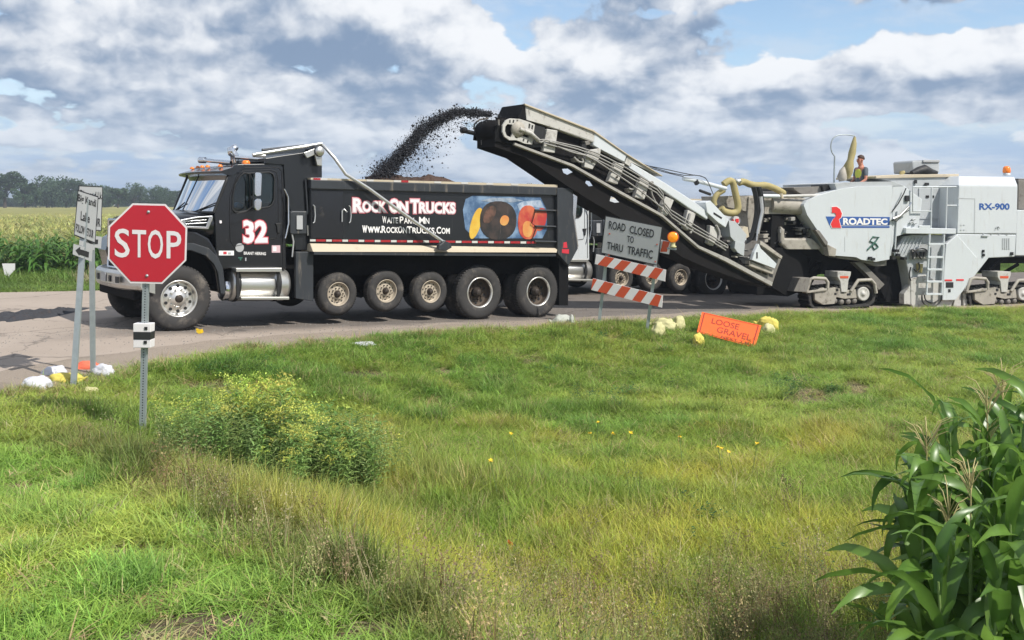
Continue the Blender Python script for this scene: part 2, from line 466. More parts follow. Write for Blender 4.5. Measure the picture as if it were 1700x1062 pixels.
def glassmat():
    m, t, b, out = newmat('window_glass')
    tr = t.nodes.new('ShaderNodeBsdfTransparent'); tr.inputs[0].default_value = (0.50, 0.60, 0.60, 1)
    gl = t.nodes.new('ShaderNodeBsdfGlossy'); gl.inputs['Roughness'].default_value = 0.03
    fr = t.nodes.new('ShaderNodeFresnel'); fr.inputs[0].default_value = 1.5
    f = mth('ADD', S(fr.outputs[0]), 0.02, clamp=True)
    mx = t.nodes.new('ShaderNodeMixShader')
    t.links.new(f.s, mx.inputs[0]); t.links.new(tr.outputs[0], mx.inputs[1]); t.links.new(gl.outputs[0], mx.inputs[2])
    t.links.new(mx.outputs[0], out.inputs[0])
    return m
M['glass'] = glassmat()

def leafmat(name, base=None, rough=0.5, trans=0.35, attr=True, vary=0.5, spec=0.35, inst=True, col2=None):
    """foliage: colour from the instance's tint attribute (plants differ) or a fixed colour, light passing through"""
    m, t, b, out = newmat(name)
    if attr:
        a = t.nodes.new('ShaderNodeAttribute'); a.attribute_type = 'INSTANCER' if inst else 'GEOMETRY'; a.attribute_name = 'tint'
        c = S(a.outputs['Color'])
    else:
        oi = t.nodes.new('ShaderNodeObjectInfo')
        c = mixc(mth('ADD', mth('MULTIPLY', S(oi.outputs['Random']), 0.8), (noise(objco(t), 4.0, 4.0) - 0.5) * 0.9 + 0.1, clamp=True), base, col2 or tuple(q * 1.5 for q in base))
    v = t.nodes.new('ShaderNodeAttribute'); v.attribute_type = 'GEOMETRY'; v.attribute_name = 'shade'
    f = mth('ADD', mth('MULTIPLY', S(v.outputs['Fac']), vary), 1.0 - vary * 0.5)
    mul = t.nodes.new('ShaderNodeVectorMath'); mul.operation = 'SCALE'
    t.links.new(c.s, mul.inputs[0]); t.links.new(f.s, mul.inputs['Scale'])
    t.links.new(mul.outputs[0], b.inputs['Base Color'])
    b.inputs['Roughness'].default_value = rough; b.inputs['Specular IOR Level'].default_value = spec
    tl = t.nodes.new('ShaderNodeBsdfTranslucent'); t.links.new(mul.outputs[0], tl.inputs[0])
    mx = t.nodes.new('ShaderNodeMixShader'); mx.inputs[0].default_value = trans
    t.links.new(b.outputs[0], mx.inputs[1]); t.links.new(tl.outputs[0], mx.inputs[2]); t.links.new(mx.outputs[0], out.inputs[0])
    return m
M['grass'] = leafmat('grass_blades', rough=0.55, trans=0.38)
M['crop'] = leafmat('crop_leaves', rough=0.5, trans=0.35)
M['flower'] = leafmat('goldenrod', rough=0.6, trans=0.3)
M['corn_leaf'] = leafmat('corn_leaf', base=(0.055, 0.125, 0.024), col2=(0.19, 0.32, 0.055), rough=0.34, trans=0.42, attr=False, vary=0.9, spec=0.5)
M['corn_stalk'] = pm('corn_stalk', (0.16, 0.24, 0.07), 0.5, 0, 0.25, 12)
M['tassel'] = pm('dry_tassel', (0.42, 0.36, 0.16), 0.8, 0, 0.25, 12)
# ================================================================ GROUND
def smooth(a, b, x):
    t = np.clip((x - a) / (b - a), 0, 1); return t * t * (3 - 2 * t)
def road_z(X):
    X = np.asarray(X, float)
    return np.where(X < -6.5, 0.05 + 0 * X, np.where(X < 8.5, -0.045 * (X + 5.4), -0.6255 - 0.06 * (1 - np.exp(-(X - 8.5) / 2.0))))
def px_on_road(px, py):
    z = 0.0
    for _ in range(12):
        Y = (HC - z) * FOC / (py - HY); X = (px - CX) / FOC * Y; z = float(road_z(X))
    return X, Y
EDGE = [px_on_road(*q) for q in ((0, 656), (38, 645), (100, 632), (188, 612), (244, 602), (368, 582), (500, 568), (620, 559), (740, 552),
                                 (850, 546), (930, 541), (1000, 537), (1100, 532), (1200, 527), (1330, 520), (1440, 516), (1560, 513), (1700, 510), (1900, 505), (2300, 495))]
EDGE = [(-6.6, -30.0), (-6.6, 0.0), (-6.4, 6.0), (-6.1, 9.0)] + EDGE
EX = np.array([q[0] for q in EDGE]); EY = np.array([q[1] for q in EDGE])
def edge_dist(X, Y):
    """signed distance to the near road edge: positive on the grass (camera) side"""
    X = np.asarray(X, float); Y = np.asarray(Y, float)
    best = np.full(X.shape, 1e9); sgn = np.ones(X.shape)
    for i in range(len(EX) - 1):
        ax, ay, bx, by = EX[i], EY[i], EX[i + 1], EY[i + 1]
        dx, dy = bx - ax, by - ay; L = dx * dx + dy * dy
        t = np.clip(((X - ax) * dx + (Y - ay) * dy) / L, 0, 1)
        qx, qy = ax + t * dx, ay + t * dy
        d = np.hypot(X - qx, Y - qy)
        cross = dx * (Y - ay) - dy * (X - ax)
        m = d < best
        best = np.where(m, d, best); sgn = np.where(m, np.where(cross < 0, 1.0, -1.0), sgn)
    return best * sgn
def vnoise(X, Y, s, seed=0):
    """value noise, vectorised"""
    X = np.asarray(X, float) / s + 1000 + seed * 17.3; Y = np.asarray(Y, float) / s + 1000 + seed * 9.1
    xi = np.floor(X).astype(int); yi = np.floor(Y).astype(int); fx = X - xi; fy = Y - yi
    fx = fx * fx * (3 - 2 * fx); fy = fy * fy * (3 - 2 * fy)
    def h(a, b):
        n = (a * 374761393 + b * 668265263 + seed * 974711) & 0x7fffffff
        n = ((n ^ (n >> 13)) * 1274126177) & 0x7fffffff
        return ((n ^ (n >> 16)) & 0xffff) / 65535.0
    return (h(xi, yi) * (1 - fx) + h(xi + 1, yi) * fx) * (1 - fy) + (h(xi, yi + 1) * (1 - fx) + h(xi + 1, yi + 1) * fx) * fy
def fbm(X, Y, s, seed=0, o=4):
    r = 0; a = 1; t = 0
    for i in range(o):
        r = r + a * vnoise(X, Y, s / 2 ** i, seed + i); t += a; a *= 0.55
    return r / t
# diagonal lip of the ditch: from (-3.8,9) to (-0.39,4.37)
LA = np.array([-3.8, 9.0]); LB = np.array([-0.39, 4.37]); LD = (LB - LA) / np.linalg.norm(LB - LA); LN = np.array([-LD[1], LD[0]])
def lip_dist(X, Y):
    return (X - LA[0]) * LN[0] + (Y - LA[1]) * LN[1]        # positive = ditch side (right / beyond)
def ground_z(X, Y):
    X = np.asarray(X, float); Y = np.asarray(Y, float)
    rz = road_z(X)
    ed = edge_dist(X, Y)
    lawn = 0.5 - 0.06 * Y
    lawn = np.where(Y > 8, 0.02 + (Y - 8) * 0.01, lawn)
    floor = -0.66 - 0.022 * np.clip(X, -4, 14)
    sdd = lip_dist(X, Y)
    a = smooth(-0.25, 2.3, sdd)
    z = lawn * (1 - a) + floor * a
    s = smooth(0.0, 4.6, ed)
    z = (rz - 0.03) * (1 - s) + z * s
    z = z + (fbm(X, Y, 1.1, 3) - 0.5) * 0.10 * smooth(0.2, 1.5, ed)
    # far side of the road: level verge and field
    far = rz - 0.06 + 0 * X
    z = np.where(ed > 0, z, far)
    return z
def gz(X, Y): return float(ground_z(np.array([X]), np.array([Y]))[0])
def on_ground(px, py, off=0.0):
    d = ray(px, py); t = 2.5
    while t < 400:
        p = CAMP + d * t
        if p.z <= gz(p.x, p.y) + off: break
        t += 0.05 if t < 40 else 1.0
    return p.x, p.y, gz(p.x, p.y)

def ground_material():
    m, t, b, out = newmat('turf_soil')
    co = objco(t)
    c = mixc(noise(co, 1.3, 6.0), (0.120, 0.100, 0.055), (0.240, 0.190, 0.115))
    c = mixc(sstep(noise(co, 0.9, 5.0), 0.48, 0.66) * 0.8, c, (0.30, 0.235, 0.15))
    t.links.new(c.s, b.inputs['Base Color']); b.inputs['Roughness'].default_value = 0.95; b.inputs['Specular IOR Level'].default_value = 0.15
    c2 = mixc(noise(co, 45, 4.0, 0.7), (0.10, 0.08, 0.05), (0.33, 0.27, 0.18)); c3 = mixc(0.5, c, c2); t.links.new(c3.s, b.inputs['Base Color'])
    bump(t, b, noise(co, 30, 6.0, 0.75), 1.0, 0.06)
    return m
def lines(a, b, n0, grow, lo, hi):
    xs = list(np.arange(a, b + 1e-6, n0)); s = n0; x = xs[-1]
    while x < hi: s *= grow; x += s; xs.append(x)
    s = n0; x = xs[0]; pre = []
    while x > lo: s *= grow; x -= s; pre.append(x)
    return np.array(pre[::-1] + xs)
gx = lines(-13, 16, 0.22, 1.22, -2400, 2400); gy = lines(-2, 34, 0.22, 1.22, -1100, 2800)
GX, GY = np.meshgrid(gx, gy)
GZ = ground_z(GX, GY)
nx, ny = len(gx), len(gy)
vv = np.stack([GX.ravel(), GY.ravel(), GZ.ravel()], 1)
ii = (np.arange(ny - 1)[:, None] * nx + np.arange(nx - 1)[None, :]).ravel()
ff = np.stack([ii, ii + 1, ii + nx + 1, ii + nx], 1)
me = bpy.data.meshes.new('ground'); me.from_pydata(vv.tolist(), [], ff.tolist()); me.polygons.foreach_set('use_smooth', [True] * len(me.polygons))
me.materials.append(ground_material())
ground = bpy.data.objects.new('ground', me); COL.objects.link(ground); ground['kind'] = 'structure'

# road sheet
FAR = [(-200, 16.5), (-40, 20.5), (-16, 22.9), (-11.6, 23.4), (-8, 24.3), (0, 30.5), (8, 36.0), (20, 41), (60, 54), (200, 90)]
def road_material():
    m, t, b, out = newmat('road_surface')
    co = objco(t)
    sp = t.nodes.new('ShaderNodeSeparateXYZ'); t.links.new(co.s, sp.inputs[0])
    x, y = S(sp.outputs[0]), S(sp.outputs[1])
    base = mixc(noise(co, 0.7, 7.0, 0.6), (0.285, 0.232, 0.190), (0.405, 0.338, 0.282))
    speck = noise(co, 90, 3.0, 0.7)
    base = mixc(sstep(speck, 0.45, 0.75) * 0.35, base, (0.42, 0.37, 0.32))
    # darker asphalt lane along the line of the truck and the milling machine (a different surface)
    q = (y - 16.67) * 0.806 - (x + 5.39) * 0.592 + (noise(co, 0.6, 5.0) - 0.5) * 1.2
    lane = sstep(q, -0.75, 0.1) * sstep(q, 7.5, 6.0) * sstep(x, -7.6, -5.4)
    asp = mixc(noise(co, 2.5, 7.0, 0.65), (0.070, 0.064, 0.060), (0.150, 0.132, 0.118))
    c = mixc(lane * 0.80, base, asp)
    # sealed cracks
    w = noise(co, 0.8, 4.0)
    vo = t.nodes.new('ShaderNodeTexVoronoi'); vo.feature = 'DISTANCE_TO_EDGE'; vo.inputs['Scale'].default_value = 0.42
    va = t.nodes.new('ShaderNodeVectorMath'); va.operation = 'ADD'
    cc = comb(w * 1.6, w * 1.1, 0.0)
    t.links.new(co.s, va.inputs[0]); t.links.new(cc.s, va.inputs[1]); t.links.new(va.outputs[0], vo.inputs['Vector'])
    cr_ = sstep(S(vo.outputs['Distance']), 0.014, 0.003)
    c = mixc(cr_ * 0.45, c, (0.05, 0.045, 0.04))
    # loose dark grit and dusty bands
    g = sstep(noise(co, 1.1, 8.0, 0.72), 0.60, 0.70) * sstep(q, -1.9, 0.2)
    c = mixc(g * 0.65, c, (0.055, 0.045, 0.042))
    t.links.new(c.s, b.inputs['Base Color']); b.inputs['Roughness'].default_value = 0.88; b.inputs['Specular IOR Level'].default_value = 0.25
    bump(t, b, speck + noise(co, 12, 6.0, 0.7), 0.35, 0.012)
    return m
mb = MB()
def road_strip():
    # one sheet: for a set of stations, from the near edge to the far edge
    near = [q for q in EDGE if q[1] > 9.5]
    nxs = np.array([q[0] for q in near]); nys = np.array([q[1] for q in near])
    fxs = np.array([q[0] for q in FAR]); fys = np.array([q[1] for q in FAR])
    vs, fs = [], []
    xs = np.concatenate([np.array([-200, -120, -60, -30, -22, -18]), np.arange(-15, 26, 0.5), np.array([30, 36, 46, 60, 100, 200])])
    K = 24
    for X in xs:
        if X < -6.6: y0 = -30.0 if X > -15.1 else 6.0 + (X + 15) * 0.06
        elif X < near[0][0]: y0 = 10.0
        else: y0 = float(np.interp(X, nxs, nys))
        y1 = float(np.interp(X, fxs, fys))
        for k in range(K + 1):
            t = (k / K); Y = y0 + (y1 - y0) * t
            vs.append((X, Y, float(road_z(X)) + 0.012))
    for i in range(len(xs) - 1):
        for k in range(K):
            a = i * (K + 1) + k; fs.append((a, a + 1, a + K + 2, a + K + 1))
    mb.add(vs, fs, True)
road_strip()
# side-road part between x=-15 and the rounded corner
side = MB()
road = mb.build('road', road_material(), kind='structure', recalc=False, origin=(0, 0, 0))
# gravel shoulder along the near edge, 4 mm above the road sheet
sh = MB(); vs = []; fs = []
pts = []
e2 = [(a, b) for a, b in EDGE if b > 9.5]
dense = []
for i in range(len(e2) - 1):
    n = max(2, int(math.hypot(e2[i + 1][0] - e2[i][0], e2[i + 1][1] - e2[i][1]) / 0.3))
    for k in range(n): dense.append((e2[i][0] + (e2[i + 1][0] - e2[i][0]) * k / n, e2[i][1] + (e2[i + 1][1] - e2[i][1]) * k / n))
for i, (a, b) in enumerate(dense):
    j = min(i + 1, len(dense) - 1); h = max(i - 1, 0)
    dx, dy = dense[j][0] - dense[h][0], dense[j][1] - dense[h][1]; L = math.hypot(dx, dy); n = (-dy / L, dx / L)
    wv = 0.55 + 0.35 * float(vnoise(a, b, 0.9, 5)) + 0.2 * float(vnoise(a, b, 0.25, 6))
    for q in (-0.35, -0.1, wv):
        X, Y = a + n[0] * q, b + n[1] * q
        z = float(road_z(X)) + 0.017 - (0.05 if q < -0.2 else 0.0)
        vs.append((X, Y, z))
for i in range(len(dense) - 1):
    for k in range(2): fs.append((i * 3 + k, i * 3 + k + 3, i * 3 + k + 4, i * 3 + k + 1))
sh.add(vs, fs, True)
def gravel_material():
    m, t, b, out = newmat('gravel_shoulder')
    co = objco(t)
    c = mixc(noise(co, 60, 5.0, 0.8), (0.19, 0.15, 0.115), (0.44, 0.365, 0.295))
    c = mixc(sstep(noise(co, 1.5, 5.0), 0.5, 0.7) * 0.5, c, (0.20, 0.165, 0.13))
    t.links.new(c.s, b.inputs['Base Color']); b.inputs['Roughness'].default_value = 0.95
    bump(t, b, noise(co, 70, 4.0, 0.8), 0.9, 0.02)
    return m
sh.build('gravel_shoulder', gravel_material(), kind='structure', recalc=False, origin=(0, 0, 0))

# ================================================================ VEGETATION as instanced tufts
PROTO = {}
def proto_collection(name, makers, mat):
    c = bpy.data.collections.new(name)
    for i, fn in enumerate(makers):
        vs, fs, shade = fn()
        me = bpy.data.meshes.new(f'{name}_{i:02d}'); me.from_pydata(vs, [], fs)
        a = me.attributes.new('shade', 'FLOAT', 'POINT'); a.data.foreach_set('value', shade)
        me.materials.append(mat)
        if isinstance(mat, list): pass
        o = bpy.data.objects.new(f'{name}_{i:02d}', me); c.objects.link(o)
    return c
def gn_group(name, coll):
    g = bpy.data.node_groups.new(name, 'GeometryNodeTree')
    g.interface.new_socket('Geometry', in_out='INPUT', socket_type='NodeSocketGeometry')
    g.interface.new_socket('Geometry', in_out='OUTPUT', socket_type='NodeSocketGeometry')
    N = g.nodes; L = g.links
    i = N.new('NodeGroupInput'); o = N.new('NodeGroupOutput')
    ip = N.new('GeometryNodeInstanceOnPoints'); ci = N.new('GeometryNodeCollectionInfo')
    ci.inputs['Collection'].default_value = coll; ci.inputs['Separate Children'].default_value = True; ci.inputs['Reset Children'].default_value = True
    ip.inputs['Pick Instance'].default_value = True
    def attr(nm, ty):
        a = N.new('GeometryNodeInputNamedAttribute'); a.data_type = ty; a.inputs['Name'].default_value = nm; return a.outputs[0]
    L.new(i.outputs[0], ip.inputs['Points']); L.new(ci.outputs[0], ip.inputs['Instance'])
    L.new(attr('var', 'INT'), ip.inputs['Instance Index']); L.new(attr('rot', 'FLOAT_VECTOR'), ip.inputs['Rotation'])
    L.new(attr('scl', 'FLOAT_VECTOR'), ip.inputs['Scale']); L.new(ip.outputs[0], o.inputs[0])
    return g
def scatter(name, coll, P, rot, scl, var, tint, label=None, cat=None):
    me = bpy.data.meshes.new(name); me.from_pydata(P.tolist(), [], [])
    def at(nm, ty, key, data):
        a = me.attributes.new(nm, ty, 'POINT'); a.data.foreach_set(key, np.ascontiguousarray(data).ravel())
    at('rot', 'FLOAT_VECTOR', 'vector', rot.astype(np.float32)); at('scl', 'FLOAT_VECTOR', 'vector', scl.astype(np.float32))
    at('var', 'INT', 'value', var.astype(np.int32))
    at('tint', 'FLOAT_COLOR', 'color', np.concatenate([tint, np.ones((len(tint), 1))], 1).astype(np.float32))
    o = bpy.data.objects.new(name, me); COL.objects.link(o)
    m = o.modifiers.new('scatter', 'NODES'); m.node_group = gn_group(name + '_nodes', coll)
    setp(o, kind='stuff', label=label, category=cat)
    return o
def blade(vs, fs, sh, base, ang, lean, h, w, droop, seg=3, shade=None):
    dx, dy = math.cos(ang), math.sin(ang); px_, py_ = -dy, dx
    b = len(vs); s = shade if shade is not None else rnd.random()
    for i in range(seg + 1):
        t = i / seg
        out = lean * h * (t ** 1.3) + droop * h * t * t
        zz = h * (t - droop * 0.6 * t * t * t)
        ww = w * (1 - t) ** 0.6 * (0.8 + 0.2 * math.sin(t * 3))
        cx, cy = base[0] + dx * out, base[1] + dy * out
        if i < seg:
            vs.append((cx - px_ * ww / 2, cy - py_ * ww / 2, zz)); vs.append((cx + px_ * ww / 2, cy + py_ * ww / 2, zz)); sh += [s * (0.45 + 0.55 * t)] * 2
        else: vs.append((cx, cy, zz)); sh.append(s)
    for i in range(seg - 1): fs.append((b + 2 * i, b + 2 * i + 1, b + 2 * i + 3, b + 2 * i + 2))
    fs.append((b + 2 * seg - 2, b + 2 * seg - 1, b + 2 * seg))
def tuft(n, h, w, rad, lean, droop, seg=3):
    def f():
        vs, fs, sh = [], [], []
        for _ in range(n):
            a = rnd.random() * 6.283; r = rad * math.sqrt(rnd.random()); q = rnd.random() * 6.283
            hh = h * rnd.uniform(0.5, 1.15)
            blade(vs, fs, sh, (r * math.cos(q), r * math.sin(q)), a, rnd.uniform(0.05, lean), hh, w * rnd.uniform(.7, 1.3), rnd.uniform(0, droop), seg)
        return vs, fs, sh
    return f
def weed(n, h):
    """upright stems with short seed heads"""
    def f():
        vs, fs, sh = [], [], []
        for _ in range(n):
            a = rnd.random() * 6.283; ln = rnd.uniform(0.05, 0.45); hh = h * rnd.uniform(.6, 1.1)
            bx, by = rnd.uniform(-.07, .07), rnd.uniform(-.07, .07)
            blade(vs, fs, sh, (bx, by), a, ln, hh, 0.006, 0.1, 3, 0.45)
            for k in range(34):
                t = rnd.uniform(.45, 1.0); o = ln * hh * t ** 1.3; r = 0.03
                cx, cy, cz = bx + math.cos(a) * o + rnd.uniform(-r, r), by + math.sin(a) * o + rnd.uniform(-r, r), hh * t + rnd.uniform(-r, r)
                s = rnd.uniform(.0025, .0055); b = len(vs)
                for q in range(3): vs.append((cx + rnd.uniform(-s, s) * 1.6, cy + rnd.uniform(-s, s) * 1.6, cz + rnd.uniform(-s, s) * 1.6)); sh.append(rnd.uniform(.3, 1.2))
                fs.append((b, b + 1, b + 2))
        return vs, fs, sh
    return f
def leafy(n, h, lw, ll):
    """broad leaved low plant"""
    def f():
        vs, fs, sh = [], [], []
        for _ in range(n):
            z = h * rnd.uniform(.15, 1); a = rnd.random() * 6.283; r = rnd.uniform(0, .10)
            cx, cy = r * math.cos(a), r * math.sin(a); a += rnd.uniform(-1, 1); t = rnd.uniform(-.5, .7); s = rnd.uniform(.3, 1.2); b = len(vs)
            dx, dy = math.cos(a), math.sin(a); L = ll * rnd.uniform(.6, 1.2); W = lw * rnd.uniform(.6, 1.2)
            vs += [(cx, cy, z), (cx + dx * L * .5 - dy * W / 2, cy + dy * L * .5 + dx * W / 2, z + t * L * .5), (cx + dx * L, cy + dy * L, z + t * L * .7),
                   (cx + dx * L * .5 + dy * W / 2, cy + dy * L * .5 - dx * W / 2, z + t * L * .5)]
            sh += [s] * 4; fs.append((b, b + 1, b + 2, b + 3))
        return vs, fs, sh
    return f
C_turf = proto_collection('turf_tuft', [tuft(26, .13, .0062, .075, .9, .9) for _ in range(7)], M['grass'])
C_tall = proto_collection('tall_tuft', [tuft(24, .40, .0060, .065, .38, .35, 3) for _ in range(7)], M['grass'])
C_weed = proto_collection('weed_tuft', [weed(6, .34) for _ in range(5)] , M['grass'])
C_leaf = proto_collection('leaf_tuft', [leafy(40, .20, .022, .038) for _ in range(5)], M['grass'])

def cand(n, y0, y1, margin=1.18, x0=None, x1=None):
    """random ground points, density falling with distance, inside a widened view wedge"""
    Y = np.sqrt(nrs.uniform(y0 ** 2, y1 ** 2, n)); X = nrs.uniform(-.5 * margin, .5 * margin, n) * Y + nrs.uniform(-1.2, 1.2, n)
    return X, Y
def jit(c, n, a=.12):
    c = np.asarray(c, float); b = 1 + nrs.normal(0, a, (n, 1)); return np.clip((c if c.ndim == 2 else c[None]) * b * (1 + nrs.normal(0, a * .35, (n, 3))), 0.003, 1)
def place_grass():
    # zones -----------------------------------------------------------
    X, Y = cand(205000, 2.8, 32.0)
    ed = edge_dist(X, Y); keep = ed > (-0.02 + 0.30 * fbm(X, Y, .5, 41, 3) - .15)
    X, Y, ed = X[keep], Y[keep], ed[keep]
    Z = ground_z(X, Y)
    ld = lip_dist(X, Y) + (fbm(X, Y, .6, 20) - .5) * .5
    isditch = (ld > 0.30) & (ed > 1.6 + (fbm(X, Y, 1.5, 21) - .5) * 2.2) & (Y < 12.2 + (fbm(X, Y, 2, 22) - .5) * 3)
    isditch &= ~((X < -3.3) & (Y > 8.8))
    n = len(X)
    patch = fbm(X, Y, 1.6, 30); patch2 = fbm(X, Y, .55, 31); patch3 = fbm(X, Y, 4.0, 32)
    bare = (fbm(X, Y, .9, 50) > .70) & ~isditch
    # mown dirt patches seen in the lower left of the photograph
    for (px, py, rx, ry) in ((205, 925, .30, .17), (370, 1040, .30, .17), (262, 1005, .10, .16), (90, 905, .22, .10)):
        a, b, _ = on_ground(px, py); bare |= ((X - a) / rx) ** 2 + ((Y - b) / ry) ** 2 < .9 + (patch2 - .5) * 3.2
    k2 = ~(bare & (nrs.rand(n) < .80))
    X, Y, Z, ed, ld, isditch, patch, patch2, patch3, bare = [q[k2] for q in (X, Y, Z, ed, ld, isditch, patch, patch2, patch3, bare)]
    n = len(X)
    # ---- short turf
    t = ~isditch
    m = t
    xs, ys, zs = X[m], Y[m], Z[m]; k = len(xs)
    green = np.array((0.235, 0.370, 0.065)); lime = np.array((0.370, 0.450, 0.085)); deep = np.array((0.120, 0.260, 0.055)); dry = np.array((0.46, 0.38, 0.19))
    w1 = smooth(.42, .62, patch[m])[:, None]; w2 = smooth(.52, .68, patch2[m])[:, None]; w3 = smooth(.50, .62, patch3[m])[:, None]
    col = green * (1 - w1) + lime * w1; col = col * (1 - w2 * .5) + deep * w2 * .5; col = col * (1 - w3 * .35) + lime * w3 * .35
    dryf = ((nrs.rand(k) < .055) | (bare[m] & (nrs.rand(k) < .75)) | ((ed[m] < .5) & (nrs.rand(k) < .35)))[:, None]
    lipm = np.exp(-((ld[m] - .12) / .26) ** 2)[:, None] * (ys < 9.6)[:, None]
    brown = np.array((0.20, 0.150, 0.065))
    col = np.where(dryf, dry, col); col = col * (1 - lipm * .55) + brown * lipm * .55; col = col * (1 + .25 * (lip_dist(xs, ys) < .0)[:, None] * (ys < 9)[:, None])
    hgt = (.75 + 1.0 * smooth(.45, .75, patch2[m])) * nrs.uniform(.65, 1.25, k) * np.where(bare[m], .45, 1) * np.where(ed[m] < .35, .7, 1)
    hgt = hgt * (1 + .8 * np.clip(lipm[:, 0], 0, 1)) * np.where((lip_dist(xs, ys) < -.1) & (ys < 9), .78, 1)
    wid = nrs.uniform(.9, 1.3, k) * (1 + .028 * ys)
    rot = np.stack([nrs.normal(0, .16, k), nrs.normal(0, .16, k), nrs.uniform(0, 6.283, k)], 1)
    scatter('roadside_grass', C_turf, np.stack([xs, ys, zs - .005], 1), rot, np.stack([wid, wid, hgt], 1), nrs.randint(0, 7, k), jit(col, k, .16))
    # ---- tall ditch grass
    m = isditch; keep2 = nrs.rand(len(X)) < .82; m = m & keep2
    xs, ys, zs = X[m], Y[m], Z[m]; k = len(xs)
    yg = np.array((0.490, 0.500, 0.080)); gg = np.array((0.310, 0.420, 0.068)); br = np.array((0.42, 0.36, 0.12)); dk = np.array((0.150, 0.260, 0.050))
    p1 = smooth(.40, .60, patch[m])[:, None]; p2 = smooth(.48, .66, patch2[m])[:, None]; p3 = smooth(.46, .60, patch3[m])[:, None]
    col = gg * (1 - p1) + yg * p1; col = col * (1 - .35 * p2) + dk * .35 * p2; col = col * (1 - .30 * p3) + br * .30 * p3
    straw = (nrs.rand(k) < .10)[:, None]; col = np.where(straw, np.array((.52, .43, .20)), col)
    lipm = np.exp(-((ld[m] - .25) / .40) ** 2)[:, None]
    col = col * (1 - lipm * .30) + br * lipm * .30
    hgt = (.62 + .75 * smooth(.35, .7, patch3[m])) * nrs.uniform(.7, 1.2, k) * (1 - .45 * smooth(8.6, 12.0, ys)) * (.45 + .55 * smooth(1.2, 3.6, ed[m]))
    hgt = hgt * .84 * (1 - .55 * np.exp(-(((xs + 2.1) / 1.25) ** 2 + ((ys - 8.9) / 1.3) ** 2))) * (1 - .6 * np.exp(-(((xs + 3.3) / .7) ** 2 + ((ys - 9.0) / 1.1) ** 2)))
    wid = nrs.uniform(.85, 1.3, k) * (1 + .025 * ys)
    wind = nrs.normal(0, .14, k)
    rot = np.stack([wind, nrs.normal(.05, .14, k), nrs.uniform(0, 6.283, k)], 1)
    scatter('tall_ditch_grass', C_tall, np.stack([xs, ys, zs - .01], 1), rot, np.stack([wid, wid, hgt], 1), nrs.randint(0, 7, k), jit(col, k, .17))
    # ---- dry seedy weeds in the near right corner and scattered in the ditch
    X, Y = cand(26000, 3.0, 12.0); ed = edge_dist(X, Y); ld = lip_dist(X, Y)
    pxs = CX + FOC * X / Y; zz = ground_z(X, Y); pys = HY - FOC * (zz + .2 - HC) / Y
    zone = np.exp(-(((pxs - 1330) / 260) ** 2 + ((pys - 1050) / 85) ** 2)) * .50 + np.exp(-(((pxs - 900) / 160) ** 2 + ((pys - 1020) / 70) ** 2)) * .10
    zone += .004 + .045 * np.exp(-(np.abs(ld - .1) / .35) ** 2) * (Y < 9)
    zone *= (.35 + 1.3 * smooth(.45, .65, fbm(X, Y, .5, 61)))
    keep = (nrs.rand(len(X)) < zone) & (ed > 1.2) & (ld > -.3)
    X, Y, zz = X[keep], Y[keep], zz[keep]; k = len(X)
    pal = np.array([(0.30, 0.24, 0.12), (0.42, 0.35, 0.18), (0.20, 0.24, 0.07), (0.24, 0.17, 0.10)])
    col = pal[nrs.choice(4, k, p=[.35, .25, .25, .15])]
    s = nrs.uniform(.7, 1.35, k)
    scatter('dry_weeds', C_weed, np.stack([X, Y, zz], 1), np.stack([nrs.normal(0, .15, k), nrs.normal(0, .15, k), nrs.uniform(0, 6.28, k)], 1), np.stack([s, s, s * 1.05], 1), nrs.randint(0, 5, k), jit(col, k, .2))
    # ---- clover / broad leaved weeds
    X, Y = cand(16000, 3.0, 22.0); ed = edge_dist(X, Y)
    f = fbm(X, Y, .9, 71)
    pxs = CX + FOC * X / Y; zz = ground_z(X, Y); pys = HY - FOC * (zz - HC) / Y
    z2 = np.zeros(len(X))
    for (a, b, c, d, w) in ((1310, 650, 26, 14, .8), (1385, 658, 20, 9, .6), (965, 670, 22, 12, .7), (620, 640, 50, 14, .3), (400, 625, 60, 16, .6), (1010, 560, 120, 16, .35), (780, 770, 20, 20, .3), (1040, 660, 40, 10, .3), (540, 690, 60, 60, .0)):
        z2 += w * np.exp(-(((pxs - a) / c) ** 2 + ((pys - b) / d) ** 2))
    keep = (ed > .25) & ((nrs.rand(len(X)) < z2) | ((f > .68) & (nrs.rand(len(X)) < .25)))
    X, Y, zz = X[keep], Y[keep], zz[keep]; k = len(X)
    s = nrs.uniform(.6, 1.2, k) * .8
    scatter('clover_and_weeds', C_leaf, np.stack([X, Y, zz], 1), np.stack([nrs.normal(0, .1, k), nrs.normal(0, .1, k), nrs.uniform(0, 6.28, k)], 1), np.stack([s * 1.3, s * 1.3, s], 1), nrs.randint(0, 5, k), jit((0.045, 0.115, 0.030), k, .2))
    # ---- verge on the far side of the road
    X, Y = cand(60000, 21, 62, 1.3)
    fy = np.interp(X, [q[0] for q in FAR], [q[1] for q in FAR])
    keep = (Y > fy + .05) & (Y < fy + 9) & (nrs.rand(len(X)) < np.where(Y < fy + 5.5, 1, .4))
    X, Y, fy = X[keep], Y[keep], fy[keep]; k = len(X); Z = ground_z(X, Y)
    d = Y - fy
    p = fbm(X, Y, 1.6, 80)[:, None]
    col = np.array((0.13, 0.24, 0.045)) * (1 - p) + np.array((0.22, 0.30, 0.065)) * p
    tan_ = ((d > 2.4) & (d < 5.2) & (nrs.rand(k) < .70 * smooth(.45, .6, fbm(X, Y, 2.2, 82))))[:, None]
    col = np.where(tan_, np.array((.46, .39, .23)), col)
    h = nrs.uniform(.8, 1.5, k) * (1 + 1.3 * smooth(2.0, 3.6, d) + .8 * tan_[:, 0])
    w = nrs.uniform(2.0, 3.0, k)
